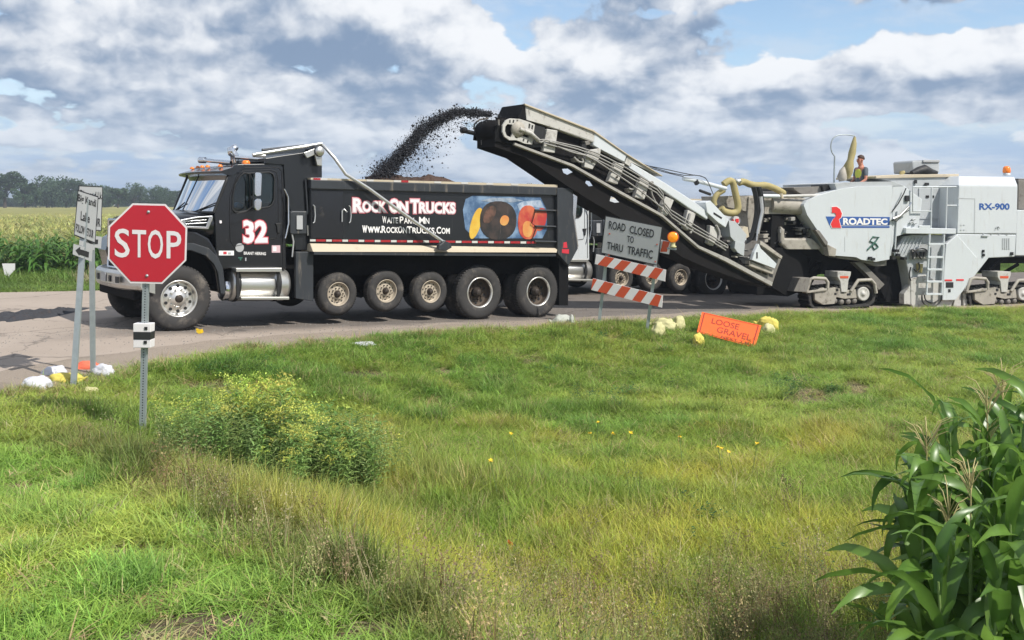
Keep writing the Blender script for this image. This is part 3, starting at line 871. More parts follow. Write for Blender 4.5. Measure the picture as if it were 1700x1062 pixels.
    scatter('far_verge_grass', C_turf, np.stack([X, Y, Z], 1), np.stack([nrs.normal(0, .1, k), nrs.normal(0, .1, k), nrs.uniform(0, 6.28, k)], 1), np.stack([w, w, h], 1), nrs.randint(0, 7, k), jit(col, k, .16))
place_grass()

# ---- maize field beyond the road
def maize(h):
    def f():
        vs, fs, sh = [], [], []
        blade(vs, fs, sh, (0, 0), 0, .02, h, .035, 0, 2, .5)
        for i in range(11):
            z = h * (.12 + .75 * i / 11); a = rnd.random() * 6.28; L = rnd.uniform(.38, .62); b = len(vs); dx, dy = math.cos(a), math.sin(a); w = .07; s = rnd.uniform(.3, 1.2)
            for t, ww in ((0, .5), (.35, 1), (.7, .8)):
                cx, cy, cz = dx * L * t, dy * L * t, z + L * (1.0 * t - 1.25 * t * t)
                vs += [(cx - dy * w * ww / 2, cy + dx * w * ww / 2, cz), (cx + dy * w * ww / 2, cy - dx * w * ww / 2, cz)]; sh += [s, s]
            vs.append((dx * L, dy * L, z - L * .25)); sh.append(s)
            fs += [(b, b + 1, b + 3, b + 2), (b + 2, b + 3, b + 5, b + 4), (b + 4, b + 5, b + 6)]
        for k in range(5):   # tassel
            a = rnd.random() * 6.28; b = len(vs)
            vs += [(-.006, 0, h * .93), (.006, 0, h * .93), (.08 * math.cos(a), .08 * math.sin(a), h * 1.08)]; sh += [2.4] * 3; fs.append((b, b + 1, b + 2))
        return vs, fs, sh
    return f
C_maize = proto_collection('maize_plant', [maize(1.15) for _ in range(5)], M['crop'])
def field_start(X):
    return np.interp(X, [q[0] for q in FAR], [q[1] for q in FAR]) + 5.0
def place_crop():
    P = []
    for r in range(78):
        off = r * .76
        n = 480 if r < 30 else 420
        X = nrs.uniform(-62, 80, int(n * (1.25 if r < 10 else .8)))
        Y = field_start(X) + off + nrs.normal(0, .05, len(X))
        k = (np.abs(X) < Y * .62 + 3); P.append(np.stack([X[k], Y[k], np.full(k.sum(), off)], 1))
    P = np.concatenate(P); k = len(P)
    z = ground_z(P[:, 0], P[:, 1])
    fr_ = smooth(1.0, 7.0, P[:, 2])[:, None] * (.55 + .45 * nrs.rand(k, 1))
    g = np.array((.075, .165, .032)); ye = np.array((.37, .35, .135))
    p = fbm(P[:, 0], P[:, 1], 9.0, 90)[:, None]
    col = g * (1 - fr_) + ye * fr_; col = col * (.8 + .4 * p)
    s = nrs.uniform(.85, 1.12, k)
    scatter('maize_field', C_maize, np.stack([P[:, 0], P[:, 1], z], 1), np.stack([nrs.normal(0, .06, k), nrs.normal(0, .06, k), nrs.uniform(0, 6.28, k)], 1), np.stack([s * 1.2, s * 1.2, s], 1), nrs.randint(0, 5, k), jit(col, k, .14),
            label='field of yellow green maize across the road')
    # distant crop canopy, too far to tell plants apart
    m, t, b, out = newmat('distant_maize_canopy')
    co = objco(t)
    mp = t.nodes.new('ShaderNodeMapping'); mp.inputs['Scale'].default_value = (1, .35, 1); t.links.new(co.s, mp.inputs[0])
    c = mixc(noise(S(mp.outputs[0]), .5, 8.0, .7), (.17, .17, .055), (.39, .35, .15))
    c = mixc(sstep(noise(co, .02, 3.0), .4, .65) * .5, c, (.16, .17, .05))
    t.links.new(c.s, b.inputs['Base Color']); b.inputs['Roughness'].default_value = .9; b.inputs['Specular IOR Level'].default_value = .1
    xs = np.concatenate([np.arange(-900, -120, 20), np.arange(-120, 160, 1.6), np.arange(160, 900, 20)])
    ys = np.array([0, .3, .8, 1.5, 2.3] + list(np.cumsum(np.linspace(.8, 12, 70)) + 2.5))
    A, B = np.meshgrid(xs, ys)
    F = field_start(A) + 52 + B
    Zc = .93 + (fbm(A, F, 1.5, 95, 3) - .5) * .42 + (fbm(A, F, 60, 96, 2) - .5) * .3 - .05 + ground_z(A, F)
    Zc = np.where(B < .2, -.5, Zc)
    v = np.stack([A.ravel(), F.ravel(), Zc.ravel()], 1); nn = len(xs)
    i = (np.arange(len(ys) - 1)[:, None] * nn + np.arange(nn - 1)[None, :]).ravel()
    q = np.stack([i, i + 1, i + nn + 1, i + nn], 1)
    me = bpy.data.meshes.new('distant_maize'); me.from_pydata(v.tolist(), [], q.tolist()); me.materials.append(m)
    o = bpy.data.objects.new('distant_maize', me); COL.objects.link(o); setp(o, kind='stuff', label='far part of the maize field reaching the trees')
place_crop()

# ---- trees on the horizon
def crown_mesh(name, seed, spread, hgt, nblob, nleaf, mat):
    r = random.Random(seed); vs, fs, sh = [], [], []
    blobs = []
    for i in range(nblob):
        a = r.random() * 6.283; q = math.sqrt(r.random()) * spread * .72
        z = hgt * r.uniform(.28, .88); q *= 1.15 - .75 * (z / hgt) ** 2.2
        blobs.append((q * math.cos(a), q * math.sin(a), z, r.uniform(.13, .25) * spread * 1.15, r.uniform(.35, 1.3)))
    for k in range(nleaf):
        bx, by, bz, br, bs = blobs[r.randrange(nblob)]
        d = Vector((r.gauss(0, 1), r.gauss(0, 1), r.gauss(0, 1))).normalized() * br * r.uniform(.55, 1.08)
        c = Vector((bx, by, bz)) + Vector((d.x, d.y, d.z * .75))
        s = r.uniform(.16, .36); n = Vector((r.gauss(0, 1), r.gauss(0, 1), r.gauss(.6, 1))).normalized()
        a = n.orthogonal().normalized(); b_ = n.cross(a); i0 = len(vs)
        vs += [c - a * s, c - b_ * s * .6, c + a * s, c + b_ * s * .6]; fs.append((i0, i0 + 1, i0 + 2, i0 + 3)); sh += [bs * r.uniform(.6, 1.3)] * 4
    me = bpy.data.meshes.new(name); me.from_pydata([tuple(v) for v in vs], [], fs)
    at = me.attributes.new('shade', 'FLOAT', 'POINT'); at.data.foreach_set('value', sh); me.materials.append(mat)
    return me
M['tree_leaf'] = leafmat('tree_leaves', base=(0.040, 0.075, 0.036), col2=(0.060, 0.100, 0.045), rough=.6, trans=.25, attr=False, vary=.6)
crowns = [crown_mesh('crown', 100 + i, sp, h, nb, nl, M['tree_leaf']) for i, (sp, h, nb, nl) in enumerate([(5.2, 9.0, 26, 4200), (7.0, 8.2, 34, 5200), (4.4, 7.0, 20, 3200), (8.5, 7.4, 40, 6000)])]
def trunk_mesh(seed, h):
    r = random.Random(seed); b = MB()
    b.tube([(0, 0, -.3), (.1, 0, h * .3), (.05, .1, h * .6), (0, 0, h * .85)], [.32, .24, .15, .05], 7)
    for i in range(6):
        a = r.random() * 6.28; z = h * r.uniform(.25, .6); L = h * r.uniform(.22, .4)
        b.tube([(0.05, 0, z), (math.cos(a) * L * .5, math.sin(a) * L * .5, z + L * .45), (math.cos(a) * L, math.sin(a) * L, z + L * .75)], [.12, .08, .03], 5)
    me = bpy.data.meshes.new('trunk'); me.from_pydata([tuple(q) for q in b.v], [], b.f); me.materials.append(M['bark']); return me
trunks = [trunk_mesh(200 + i, h) for i, h in enumerate((9.0, 8.2, 7.0, 7.4))]
def tree(px, top, dist, k, label, group='trees along the horizon', sx=1.0):
    X = (px - CX) / FOC * dist; Z0 = 0.0
    h = (HC + (HY - top) / FOC * dist) - Z0; base = (9.0, 8.2, 7.0, 7.4)[k]; s = h / base
    t = thing('broadleaf_tree', label, 'tree', (X, dist, Z0), group)
    t.rotation_euler = (0, 0, rnd.random() * 6.28); t.scale = (s * sx, s * sx, s)
    for nm, me in (('trunk', trunks[k]), ('crown', crowns[k])):
        o = bpy.data.objects.new(nm, me); COL.objects.link(o); o.parent = t; WORG[o.name] = WORG[t.name]
TREES = [(-150, 284, 250, 1, 1.2), (-85, 290, 262, 3, 1.1), (-30, 283, 248, 0, 1.3)]
for (px, top, dist, k, sx, lab) in [
    (-150, 284, 250, 1, 1.2, 'bushy horizon tree beyond the far end of the maize field, outermost of its row'),
    (-80, 292, 262, 3, 1.1, 'low wide horizon tree next to the outermost one of its row'),
    (8, 279, 240, 0, 1.25, 'tallest horizon tree, at the end of the row farthest from the black truck'),
    (42, 300, 236, 2, .9, 'small dark tree right beside the tallest horizon tree'),
    (78, 293, 270, 1, 1.0, 'broad tree between the tallest horizon tree and the one behind the detour sign'),
    (110, 297, 262, 3, .9, 'wide rounded tree just beside the detour sign top'),
    (160, 308, 285, 3, .9, 'low tree behind the detour sign top'),
    (196, 309, 250, 2, 1.0, 'small rounded tree above the maize between detour sign and stop sign'),
    (222, 304, 262, 1, .75, 'rounded taller tree above the top of the stop sign'),
    (264, 311, 255, 3, .72, 'low spreading tree nearest the black truck cab'),
    (292, 314, 270, 2, 1.0, 'tree whose crown shows just before the black truck windshield'),
    (136, 312, 300, 1, .9, 'distant low tree in the gap behind the detour signs'),
    (60, 310, 300, 3, .9, 'distant low tree seen between two nearer crowns')]:
    tree(px, top, dist, k, lab, sx=sx)
def far_woods():
    vs = []; P = []
    m = leafmat('woods_leaves', base=(0.03, 0.06, 0.03), col2=(0.045, 0.08, 0.035), rough=.7, trans=.1, attr=False, vary=.5)
    c = proto_collection('wood_clump', [lambda: ((lambda me: ([tuple(v.co) for v in me.vertices], [tuple(p.vertices) for p in me.polygons], [.8] * len(me.vertices)))(crowns[2]))], m)
    X = np.concatenate([nrs.uniform(-330, -60, 170), nrs.uniform(-60, 420, 90)]); Y = np.concatenate([nrs.uniform(330, 380, 170), nrs.uniform(520, 600, 90)]); k = len(X)
    s = nrs.uniform(.55, .85, k); s[170:] *= .75
    scatter('distant_woods', c, np.stack([X, Y, np.zeros(k) - 1.0], 1), np.stack([np.zeros(k), np.zeros(k), nrs.uniform(0, 6.28, k)], 1), np.stack([s * 1.5, s * 1.5, s], 1), np.zeros(k), np.ones((k, 3)),
            label='low line of distant woods on the horizon')
far_woods()
# ================================================================ BLACK DUMP TRUCK
T = Fr(-5.39, 16.67, 0.012, 36.3, .036)
def uw(v, pts, crop): return T.pl(v, pts, crop)
truck = thing('dump_truck', 'long black dump truck numbered 32 with a mural and lifted axles, under the white conveyor', 'dump truck', tuple(T.P(0, 1.2, 0)))
BP = M['black_paint']
# ---- cab shell
cab_out = uw(.15, [(812, 705), (806, 560), (800, 415), (838, 305), (878, 208), (900, 170), (925, 163), (1125, 160), (1150, 168), (1166, 192), (1172, 705)], 'a')
win = uw(.15, [(892, 398), (893, 330), (905, 270), (928, 228), (950, 212), (1082, 205), (1103, 215), (1110, 240), (1108, 345), (1098, 372), (1080, 385), (1000, 398), (930, 412), (905, 412)], 'a')
mb = MB(); mb.prism(T, cab_out, .15, .20, holes=[win]); cab = mb.build('cab', BP, truck, bevel=.012)
mb = MB(); mb.prism(T, cab_out, 2.20, 2.25, holes=[win]); mb.build('cab_far_side', BP, truck, bevel=.01)
rf = cab_out[5:10]
def shell(pts, th, v0, v1, mat, name, parent, bev=.01):
    b = MB()
    secs = []
    n = len(pts)
    inner = []
    for i, (a, c) in enumerate(pts):
        p = pts[max(i - 1, 0)]; q = pts[min(i + 1, n - 1)]; dx, dy = q[0] - p[0], q[1] - p[1]; L = math.hypot(dx, dy) or 1
        inner.append((a + dy / L * th, c - dx / L * th))
    b.prism(T, list(pts) + inner[::-1], v0, v1)
    return b.build(name, mat, parent, bevel=bev)
shell(rf, .04, .19, 2.21, BP, 'roof', truck, .0)
bk = cab_out[9:11]
mb = MB(); mb.prism(T, [bk[0], bk[1], (bk[1][0] - .05, bk[1][1]), (bk[0][0] - .05, bk[0][1])], .2, 2.2); mb.build('cab_rear_wall', BP, truck)
fl = cab_out[0]
mb = MB(); mb.box(T, fl[0], bk[1][0] - .05, .21, 2.19, fl[1], fl[1] + .18); mb.box(T, fl[0] + .0, fl[0] + .10, .21, 2.19, fl[1] + .18, cab_out[2][1] - .02); mb.build('cab_floor', M['under'], truck)
# dashboard, seats, steering wheel
mb = MB(); c2 = cab_out[2]; mb.box(T, c2[0] + .06, c2[0] + .34, .23, 2.17, c2[1] - .30, c2[1] - .04); mb.build('dashboard', M['dark'], truck, bevel=.03)
for v in (.45, 1.5):
    mb = MB(); u0 = 1.30; mb.box(T, u0, u0 + .42, v, v + .5, 1.25, 1.45); mb.prism(T, [(u0 + .32, 1.40), (u0 + .46, 1.40), (u0 + .53, 2.15), (u0 + .42, 2.17)], v + .02, v + .48); mb.build('seat', M['seat'], truck, bevel=.05)
mb = MB(); cc = T.P(1.10, .70, 1.98); ax = (T.U * .75 + Vector((0, 0, 1))).normalized(); a1 = ax.cross(T.V).normalized()
ring = [cc + (T.V * math.cos(q) + a1 * math.sin(q)) * .22 for q in np.linspace(0, 6.283, 25)]
mb.tube(ring, .018, 6, cap=False); mb.tube([cc - T.V * .21, cc + T.V * .21], .015, 5); mb.build('steering_wheel', M['dark'], truck)
# ---- windows
mb = MB(); mb.prism(T, win, .168, .178); wn = mb.build('window', M['glass'], truck)
fr_px = win
mb = MB(); ringp = [T.P(a, .142, b) for a, b in win] ; mb.tube(ringp + [ringp[0]], .013, 6, cap=False); mb.build('window_seal', M['dark'], wn)
mb = MB(); d0, d1 = uw(.14, [(982, 215), (986, 400)], 'a'); mb.tube([T.P(d0[0], .145, d0[1]), T.P(d1[0], .145, d1[1])], .014, 6); mb.build('window_bar', M['dark'], wn)
mb = MB(); mb.prism(T, win, 2.22, 2.23); mb.build('window', M['glass'], truck)
# windshield: bowed sheet between cowl and roof
A0, A1 = cab_out[2], cab_out[4]
def bow(v): return -.20 * (1 - ((v - 1.2) / 1.05) ** 2)
NV = 9; vsn = np.linspace(.17, 2.23, NV); rows = []
for t in (0, .25, .5, .75, 1.0):
    rows.append([T.P(A0[0] + (A1[0] - A0[0]) * t + bow(v) * (1 - .25 * t), v, A0[1] + .0 + (A1[1] - A0[1] - .02) * t) for v in vsn])
mb = MB(); vs = [p for r in rows for p in r]; fs = [(i * NV + j, i * NV + j + 1, (i + 1) * NV + j + 1, (i + 1) * NV + j) for i in range(4) for j in range(NV - 1)]
mb.add(vs, fs, True); ws = mb.build('windshield', M['glass'], truck, recalc=False)
mb = MB(); bd = rows[0] + [r[-1] for r in rows[1:]] + rows[-1][::-1][1:] + [r[0] for r in rows[::-1]][1:]
mb.tube(bd, .028, 6, cap=False); mb.build('windshield_frame', M['dark'], ws)
mb = MB(); mb.tube([rows[0][4], rows[2][4], rows[4][4]], .010, 5); mb.build('windshield_divider', M['dark'], ws)
for k in (2, 6):
    mb = MB(); p = rows[0][k] - T.U * .02; q = rows[1][k - 2] - T.U * .03; mb.tube([p, q], .012, 5); mb.build('wiper', M['dark'], ws)
# roof front cap and sun visor
mb = MB(); secs = []
for v in np.linspace(.12, 2.28, 9):
    o = bow(v) * .75
    pr = [(A1[0] + .02 + o, A1[1] - .05), (A1[0] - .16 + o, A1[1] - .02), (A1[0] - .17 + o, A1[1] + .02), (A1[0] + .05 + o * .8, A1[1] + .10), (rf[1][0] + .1, rf[1][1] - .0), (rf[1][0] + .1, rf[1][1] - .05)]
    secs.append([T.P(a, v, b) for a, b in pr])
mb.loft(secs, smooth=False); mb.build('sun_visor', BP, truck, bevel=.01)
# ---- hood
mb = MB(); secs = []
for t in np.linspace(0, 1, 9):
    u = .68 - 1.36 * t; hw = 1.03 - .30 * t ** 1.3; top = 1.985 - .10 * t - .10 * max(0, t - .75) ** 1.2 * 3; sh_ = top - .16 - .04 * t; bot = 1.35 - .05 * t
    if t > .9: u += .05
    c = 1.2
    pr = [(c - hw, bot), (c - hw, sh_), (c - hw + .07, sh_ + .09), (c - hw + .22, top - .02), (c - .12, top + .025), (c + .12, top + .025), (c + hw - .22, top - .02), (c + hw - .07, sh_ + .09), (c + hw, sh_), (c + hw, bot)]
    secs.append([T.P(u, a, b) for a, b in pr])
mb.loft(secs); hood = mb.build('hood', BP, truck)
hood.modifiers.new('sub', 'SUBSURF').levels = 1; hood.modifiers['sub'].render_levels = 1
# cowl ribs on the hood and side vent with chrome slats
mb = MB(); q = uw(.16, [(618, 452), (700, 436), (783, 430), (786, 440), (762, 500), (640, 494)], 'a'); q2 = uw(.16, [(640, 456), (705, 443), (766, 440), (748, 488), (652, 484)], 'a')
mb.prism(T, q, .10, .30, holes=[q2]); vent = mb.build('hood_vent', M['chrome'], truck, bevel=.006)
mb = MB(); mb.prism(T, q2, .16, .3); mb.build('vent_recess', M['dark'], vent)
for yy in (455, 470):
    mb = MB(); a, b = uw(.13, [(648, yy + 4), (758, yy - 3)], 'a'); mb.tube([T.P(a[0], .13, a[1]), T.P(b[0], .13, b[1])], .012, 6); mb.build('vent_slat', M['chrome'], vent)
# cab side below windshield / engine side panel
mb = MB(); mb.box(T, -.45, .66, .28, 2.12, .75, 1.40); mb.build('engine_bay', M['under'], truck)
for v0, v1 in ((.0, .52), (1.88, 2.4)):
    mb = MB()
    outer = [(-.60, .93), (-.68, 1.25), (-.62, 1.46), (-.42, 1.58), (-.1, 1.64), (.28, 1.62), (.48, 1.52), (.60, 1.33), (.68, 1.05), (.73, .62)]
    inner = [(.64, .62), (.585, .98), (.50, 1.14), (.34, 1.27), (.1, 1.34), (-.15, 1.32), (-.38, 1.18), (-.52, .93)]
    mb.prism(T, outer + inner, v0 + (.04 if v0 == 0 else 0), v1)
    mb.build('front_fender', BP, truck, bevel=.03, segs=3)
mb = MB()
of = [(.745, .60), (.70, 1.02), (.62, 1.20), (.46, 1.36), (.2, 1.44), (-.1, 1.44), (-.36, 1.34), (-.54, 1.14), (-.60, .92)]
inf = [(-.54, .92), (-.48, 1.08), (-.33, 1.22), (-.1, 1.32), (.17, 1.32), (.40, 1.24), (.54, 1.10), (.61, .96), (.66, .60)]
mb.prism(T, of + inf, -.02, .10); mb.build('fender_flare', M['grey_black'], truck, bevel=.015)
# grille, bumper
mb = MB(); mb.box(T, -.60, -.50, .52, 1.88, .98, 1.74); gr = mb.build('grille', M['dark'], truck)
for k in range(9):
    mb = MB(); w = 1.03 + k * .078
    mb.box(T, -.625, -.595, .56, 1.84, w, w + .022); mb.build('grille_bar', M['grey_black'], gr)
mb = MB(); fo = [(-.63, .48, .96), (-.63, 1.92, .96), (-.63, 1.86, 1.78), (-.63, .54, 1.78)]
mb.tube([T.P(*q) for q in fo] + [T.P(*fo[0])], .03, 6, cap=False); mb.build('grille_surround', M['chrome'], gr)
mb = MB(); secs = []
for v in np.linspace(-.02, 2.42, 13):
    o = .24 * abs((v - 1.2) / 1.22) ** 3.0
    secs.append([T.P(-.86 + o, v, .68), T.P(-.89 + o, v, .74), T.P(-.89 + o, v, .92), T.P(-.85 + o, v, .965), T.P(-.66 + o, v, .965), T.P(-.66 + o, v, .62)])
mb.loft(secs, smooth=False); bmp_ = mb.build('bumper', M['alu'], truck, bevel=.012)
for v in (.45, .85, 1.55, 1.95):
    mb = MB(); mb.box(T, -.90, -.86, v - .05, v + .05, .77, .87); mb.build('tow_hook_slot', M['dark'], bmp_)
mb = MB(); mb.box(T, -.905, -.895, 1.05, 1.35, .76, .90); mb.build('number_plate', M['sign_grey'], bmp_)
mb = MB(); mb.box(T, -.70, -.5, .15, 2.25, .50, .66); mb.build('valance', M['under'], truck, bevel=.03)
for v in (.24, 2.16):
    mb = MB(); mb.lathe(T.P(-.60, v, 1.18), -T.U, [(.0, .05), (.10, .035), (.13, 0), (.13, -.1)], 16); mb.build('headlight', M['chrome'], truck)
# ---- small cab fittings
def tubpx(name, pts, crop, v, r, mat, parent, seg=8):
    q = uw(v, pts, crop) if not isinstance(v, (list, tuple)) else [uw(vv, [p], crop)[0] for vv, p in zip(v, pts)]
    vv = v if isinstance(v, (list, tuple)) else [v] * len(pts)
    b = MB(); b.tube([T.P(a, z, w) for (a, w), z in zip(q, vv)], r, seg); return b.build(name, mat, parent)
tubpx('grab_handle', [(1160, 292), (1166, 300), (1182, 335), (1184, 470), (1172, 530), (1166, 548)], 'a', .05, .015, M['chrome'], truck)
mb = MB(); q = uw(.02, [(1004, 212), (1012, 206), (1034, 208), (1040, 218), (1036, 326), (1010, 330), (1002, 320)], 'a'); mb.prism(T, q, -.03, .05)
mir = mb.build('mirror', M['chrome'], truck, bevel=.01)
mb = MB(); q = uw(.02, [(1002, 350), (1012, 341), (1034, 343), (1040, 356), (1037, 394), (1026, 404), (1008, 402), (1001, 390)], 'a'); mb.prism(T, q, -.03, .05); mb.build('convex_mirror', M['chrome'], mir, bevel=.015)
tubpx('mirror_arm', [(945, 205), (985, 215), (1000, 250), (1000, 380), (960, 410), (915, 420)], 'a', -.0, .010, M['dark'], mir)
mb = MB(); q = uw(.5, [(905, 362), (918, 360), (940, 372), (944, 390), (925, 396), (905, 388)], 'a'); mb.prism(T, q, .42, .55); mb.build('drinks_bottle', M['blue_plastic'], truck, bevel=.02)
# door seams, handle
def seam(name, pts, crop, v=.145, r=.006, mat=None):
    return tubpx(name, pts, crop, v, r, mat or M['dark'], cab, 5)
seam('door_seam', [(878, 440), (880, 330), (915, 225), (945, 198), (1090, 192), (1122, 205), (1130, 250), (1132, 520), (1120, 548), (1060, 556), (900, 590), (882, 560), (878, 440)], 'a')
mb = MB(); q = uw(.15, [(1112, 470), (1145, 468), (1140, 482), (1134, 520), (1124, 520), (1120, 484)], 'a'); mb.prism(T, q, .12, .15); mb.build('door_handle', M['dark'], cab, bevel=.006)
tubpx('roof_seam', [(925, 182), (1130, 180), (1150, 200), (1156, 690)], 'a', .146, .007, M['dark'], cab, 5)
mb = MB(); q = uw(.15, [(824, 455), (834, 455), (836, 465), (832, 471), (824, 468)], 'a'); mb.prism(T, q, .13, .15); mb.build('side_marker_light', M['white_film'], cab)
mb = MB(); mb.lathe(T.P(*[(lambda q: (q[0], .149, q[1]))(uw(.15, [(930, 596)], 'a')[0])][0]), -T.V, [(.075, 0), (.075, .004), (0.001, .005)], 20, smooth=False); mb.build('door_sticker', M['sign_grey'], cab)
for (x0, y0, x1, y1, mt) in ((822, 612, 900, 636, 'lettering'), (1096, 584, 1140, 622, 'letter_pink'), (845, 617, 862, 630, 'letter_red'), (1102, 590, 1120, 614, 'lettering'), (870, 620, 884, 631, 'sign_grey'), (921, 645, 944, 652, 'green_print'), (930, 652, 938, 662, 'green_print'), (958, 648, 964, 665, 'sign_grey')):
    mb = MB(); dd = .003 if x1 - x0 > 30 else .006; mb.prism(T, uw(.15, [(x0, y0), (x1, y0), (x1, y1), (x0, y1)], 'a'), .148 - dd, .149); mb.build('door_sticker', M[mt], cab)
# number and lettering
def letter(name, body, q, crop, v, mat, parent, off=0.0, d=.0, sp=1.0):
    b = MB(); text_on(b, body, quadfn(T, v - d, q, crop), off, sp); return b.build(name, mat, parent, recalc=False)
qn = [(952, 460), (1068, 462), (1070, 566), (955, 568)]
letter('door_number_outline', '32', qn, 'a', .143, M['letter_red'], cab, .085)
letter('door_number_edge', '32', qn, 'a', .139, M['letter_pink'], cab, .060)
letter('door_number', '32', qn, 'a', .135, M['lettering'], cab, .032)
letter('door_lettering', 'BRANT HERING', [(952, 617), (1066, 620), (1066, 635), (952, 632)], 'a', .143, M['lettering'], cab, .02)
# roof: marker lights, air horn and light tubes, beacon, exhaust stack
def rtube(name, pa, pb, va, vb, r, mat, crop='a', seg=12):
    a = uw(va, [pa], crop)[0]; b = uw(vb, [pb], crop)[0]; m_ = MB(); m_.tube([T.P(a[0], va, a[1]), T.P(b[0], vb, b[1])], r, seg); return m_.build(name, mat, truck)
rtube('air_horn', (735, 142), (885, 156), 1.3, .7, .035, M['chrome'])
rtube('air_horn_bell', (722, 142), (752, 143), 1.35, 1.25, .055, M['chrome'])
rtube('roof_light_tube', (905, 128), (1055, 140), .6, .45, .030, M['chrome'])
rtube('light_tube_cap', (1000, 118), (1062, 120), .6, .6, .03, M['alu'])
st = uw(1.1, [(905, 158), (903, 118), (890, 104), (884, 92), (905, 78), (916, 73)], 'a')
mb = MB(); mb.tube([T.P(a, 1.1, b) for a, b in st], [.075, .08, .08, .075, .065, .05], 12); mb.build('exhaust_stack', M['chrome'], truck)
mb = MB(); c = uw(.35, [(963, 180)], 'a')[0]; mb.lathe(T.P(c[0], .35, c[1]), (0, 0, 1), [(.07, 0), (.075, .03), (.07, .09), (.05, .12), (0, .125)], 16); mb.build('beacon', M['amber'], truck)
for v in (.5, .95, 1.2, 1.45, 1.95):
    mb = MB(); mb.lathe(T.P(A1[0] + .05 + bow(v) * .75, v, A1[1] + .11), (0, 0, 1), [(.04, 0), (.04, .02), (.02, .04), (0, .04)], 10); mb.build('marker_light', M['amber'], truck)
# ---- fuel tank
c0 = uw(-.0, [(905, 793), (1190, 793)], 'a'); r0 = .285
mb = MB(); L = c0[1][0] - c0[0][0]; cen = T.P(c0[0][0], .33, c0[0][1]); axd = (T.P(c0[1][0], .33, c0[1][1]) - cen).normalized()
mb.lathe(cen, axd, [(0, -.02), (.2, -.02), (r0 - .02, 0), (r0, .03), (r0, L), (r0 - .03, L + .05), (.12, L + .09), (0, L + .09)], 36)
tank = mb.build('fuel_tank', M['alu'], truck)
for xx in (925, 1135):
    a = uw(0, [(xx, 793)], 'a')[0]; mb = MB(); mb.lathe(T.P(a[0], .33, a[1]), axd, [(r0 + .002, 0), (r0 + .012, .01), (r0 + .012, .06), (r0 + .002, .07)], 36); mb.build('tank_strap', M['dark'], tank)
for (ya, yb, vv) in ((703, 722, -.04), (853, 866, -.06)):
    mb = MB(); q = uw(vv, [(912 if ya < 800 else 938, ya), (1150 if ya < 800 else 1188, ya - 2), (1150 if ya < 800 else 1188, yb), (912 if ya < 800 else 938, yb)], 'a'); mb.prism(T, q, vv, vv + .22); mb.build('step', M['alu'], truck, bevel=.008)
for xx in (925, 1135):
    mb = MB(); a, b = uw(-.03, [(xx, 722), (xx, 860)], 'a'); mb.box(T, a[0] - .02, a[0] + .02, -.0, .03, b[1], a[1]); mb.build('step_bracket', M['dark'], truck)
mb = MB(); a = uw(.1, [(878, 790)], 'a')[0]; mb.lathe(T.P(a[0] - .06, .35, a[1] - .08), axd, [(0, 0), (.18, 0), (.2, .03), (.2, .13), (.18, .15), (0, .15)], 24); mb.build('air_tank', M['chrome'], truck)
# ---- chassis, with black infill for the darkness under the box
mb = MB(); mb.box(T, -.5, 8.2, .80, .92, .62, .95); mb.box(T, -.5, 8.2, 1.5, 1.62, .62, .95); mb.box(T, 1.0, 8.0, .4, 2.1, .93, 1.30)
mb.box(T, 2.35, 8.15, .38, .46, .88, 1.34); mb.box(T, 2.35, 8.15, 2.0, 2.08, .70, 1.34); mb.box(T, 1.85, 2.5, .35, 2.1, .5, 1.3)  # long near-side panel is black to stand in for shade under the box
mb.build('chassis', M['under'], truck)
for u in (0, 5.92, 7.37, 2.84, 3.82, 4.78):
    mb = MB(); z = .53 if u in (0, 5.92, 7.37) else .60; mb.tube([T.P(u, .15, z), T.P(u, 2.25, z)], .09, 8); mb.tube([T.P(u, 1.0, z), T.P(u, 1.4, z)], .2, 8); mb.build('axle', M['under'], truck)
# ---- headboard and cab guard
hb = uw(.12, [(215, 150), (330, 132), (440, 116), (548, 95), (548, 264), (482, 264), (478, 500), (472, 690), (392, 690), (366, 470), (330, 340), (322, 190), (215, 182)], 't')
for va in (.12, 2.26):
    mb = MB(); mb.prism(T, hb, va, va + .08); mb.build('headboard_side', M['black_box'], truck, bevel=.01)
h0 = uw(.12, [(322, 190), (482, 264), (475, 690), (215, 150), (548, 95), (392, 690)], 't')
mb = MB(); mb.box(T, h0[1][0] - .08, h0[1][0] - .0, .2, 2.26, 1.5, h0[4][1] - .02); mb.prism(T, [h0[3], h0[4], (h0[4][0], h0[4][1] - .05), (h0[3][0], h0[3][1] - .05)], .2, 2.26); mb.build('headboard', M['black_box'], truck)
mb = MB(); mb.prism(T, uw(.0, [(396, 700), (500, 700), (500, 992), (396, 975)], 't'), .02, .10); mb.build('side_skirt', M['grey_black'], truck, bevel=.01)
mb = MB(); mb.prism(T, uw(.05, [(362, 466), (372, 460), (462, 460), (462, 596), (372, 598), (362, 590)], 't'), .06, .42); tb = mb.build('air_cleaner_box', M['grey_black'], truck, bevel=.02)
mb = MB(); mb.prism(T, uw(.05, [(397, 487), (432, 487), (432, 568), (397, 568)], 't'), .035, .058); mb.build('box_label_plate', M['sign_grey'], tb)
tubpx('headboard_strip', [(450, 278), (463, 480)], 't', .08, .016, M['grey_black'], truck)
tubpx('headboard_strip', [(463, 545), (465, 605)], 't', .08, .014, M['alu'], truck)
tubpx('air_line', [(350, 500), (380, 640), (372, 730)], 't', .1, .016, M['alu_tube'], truck)
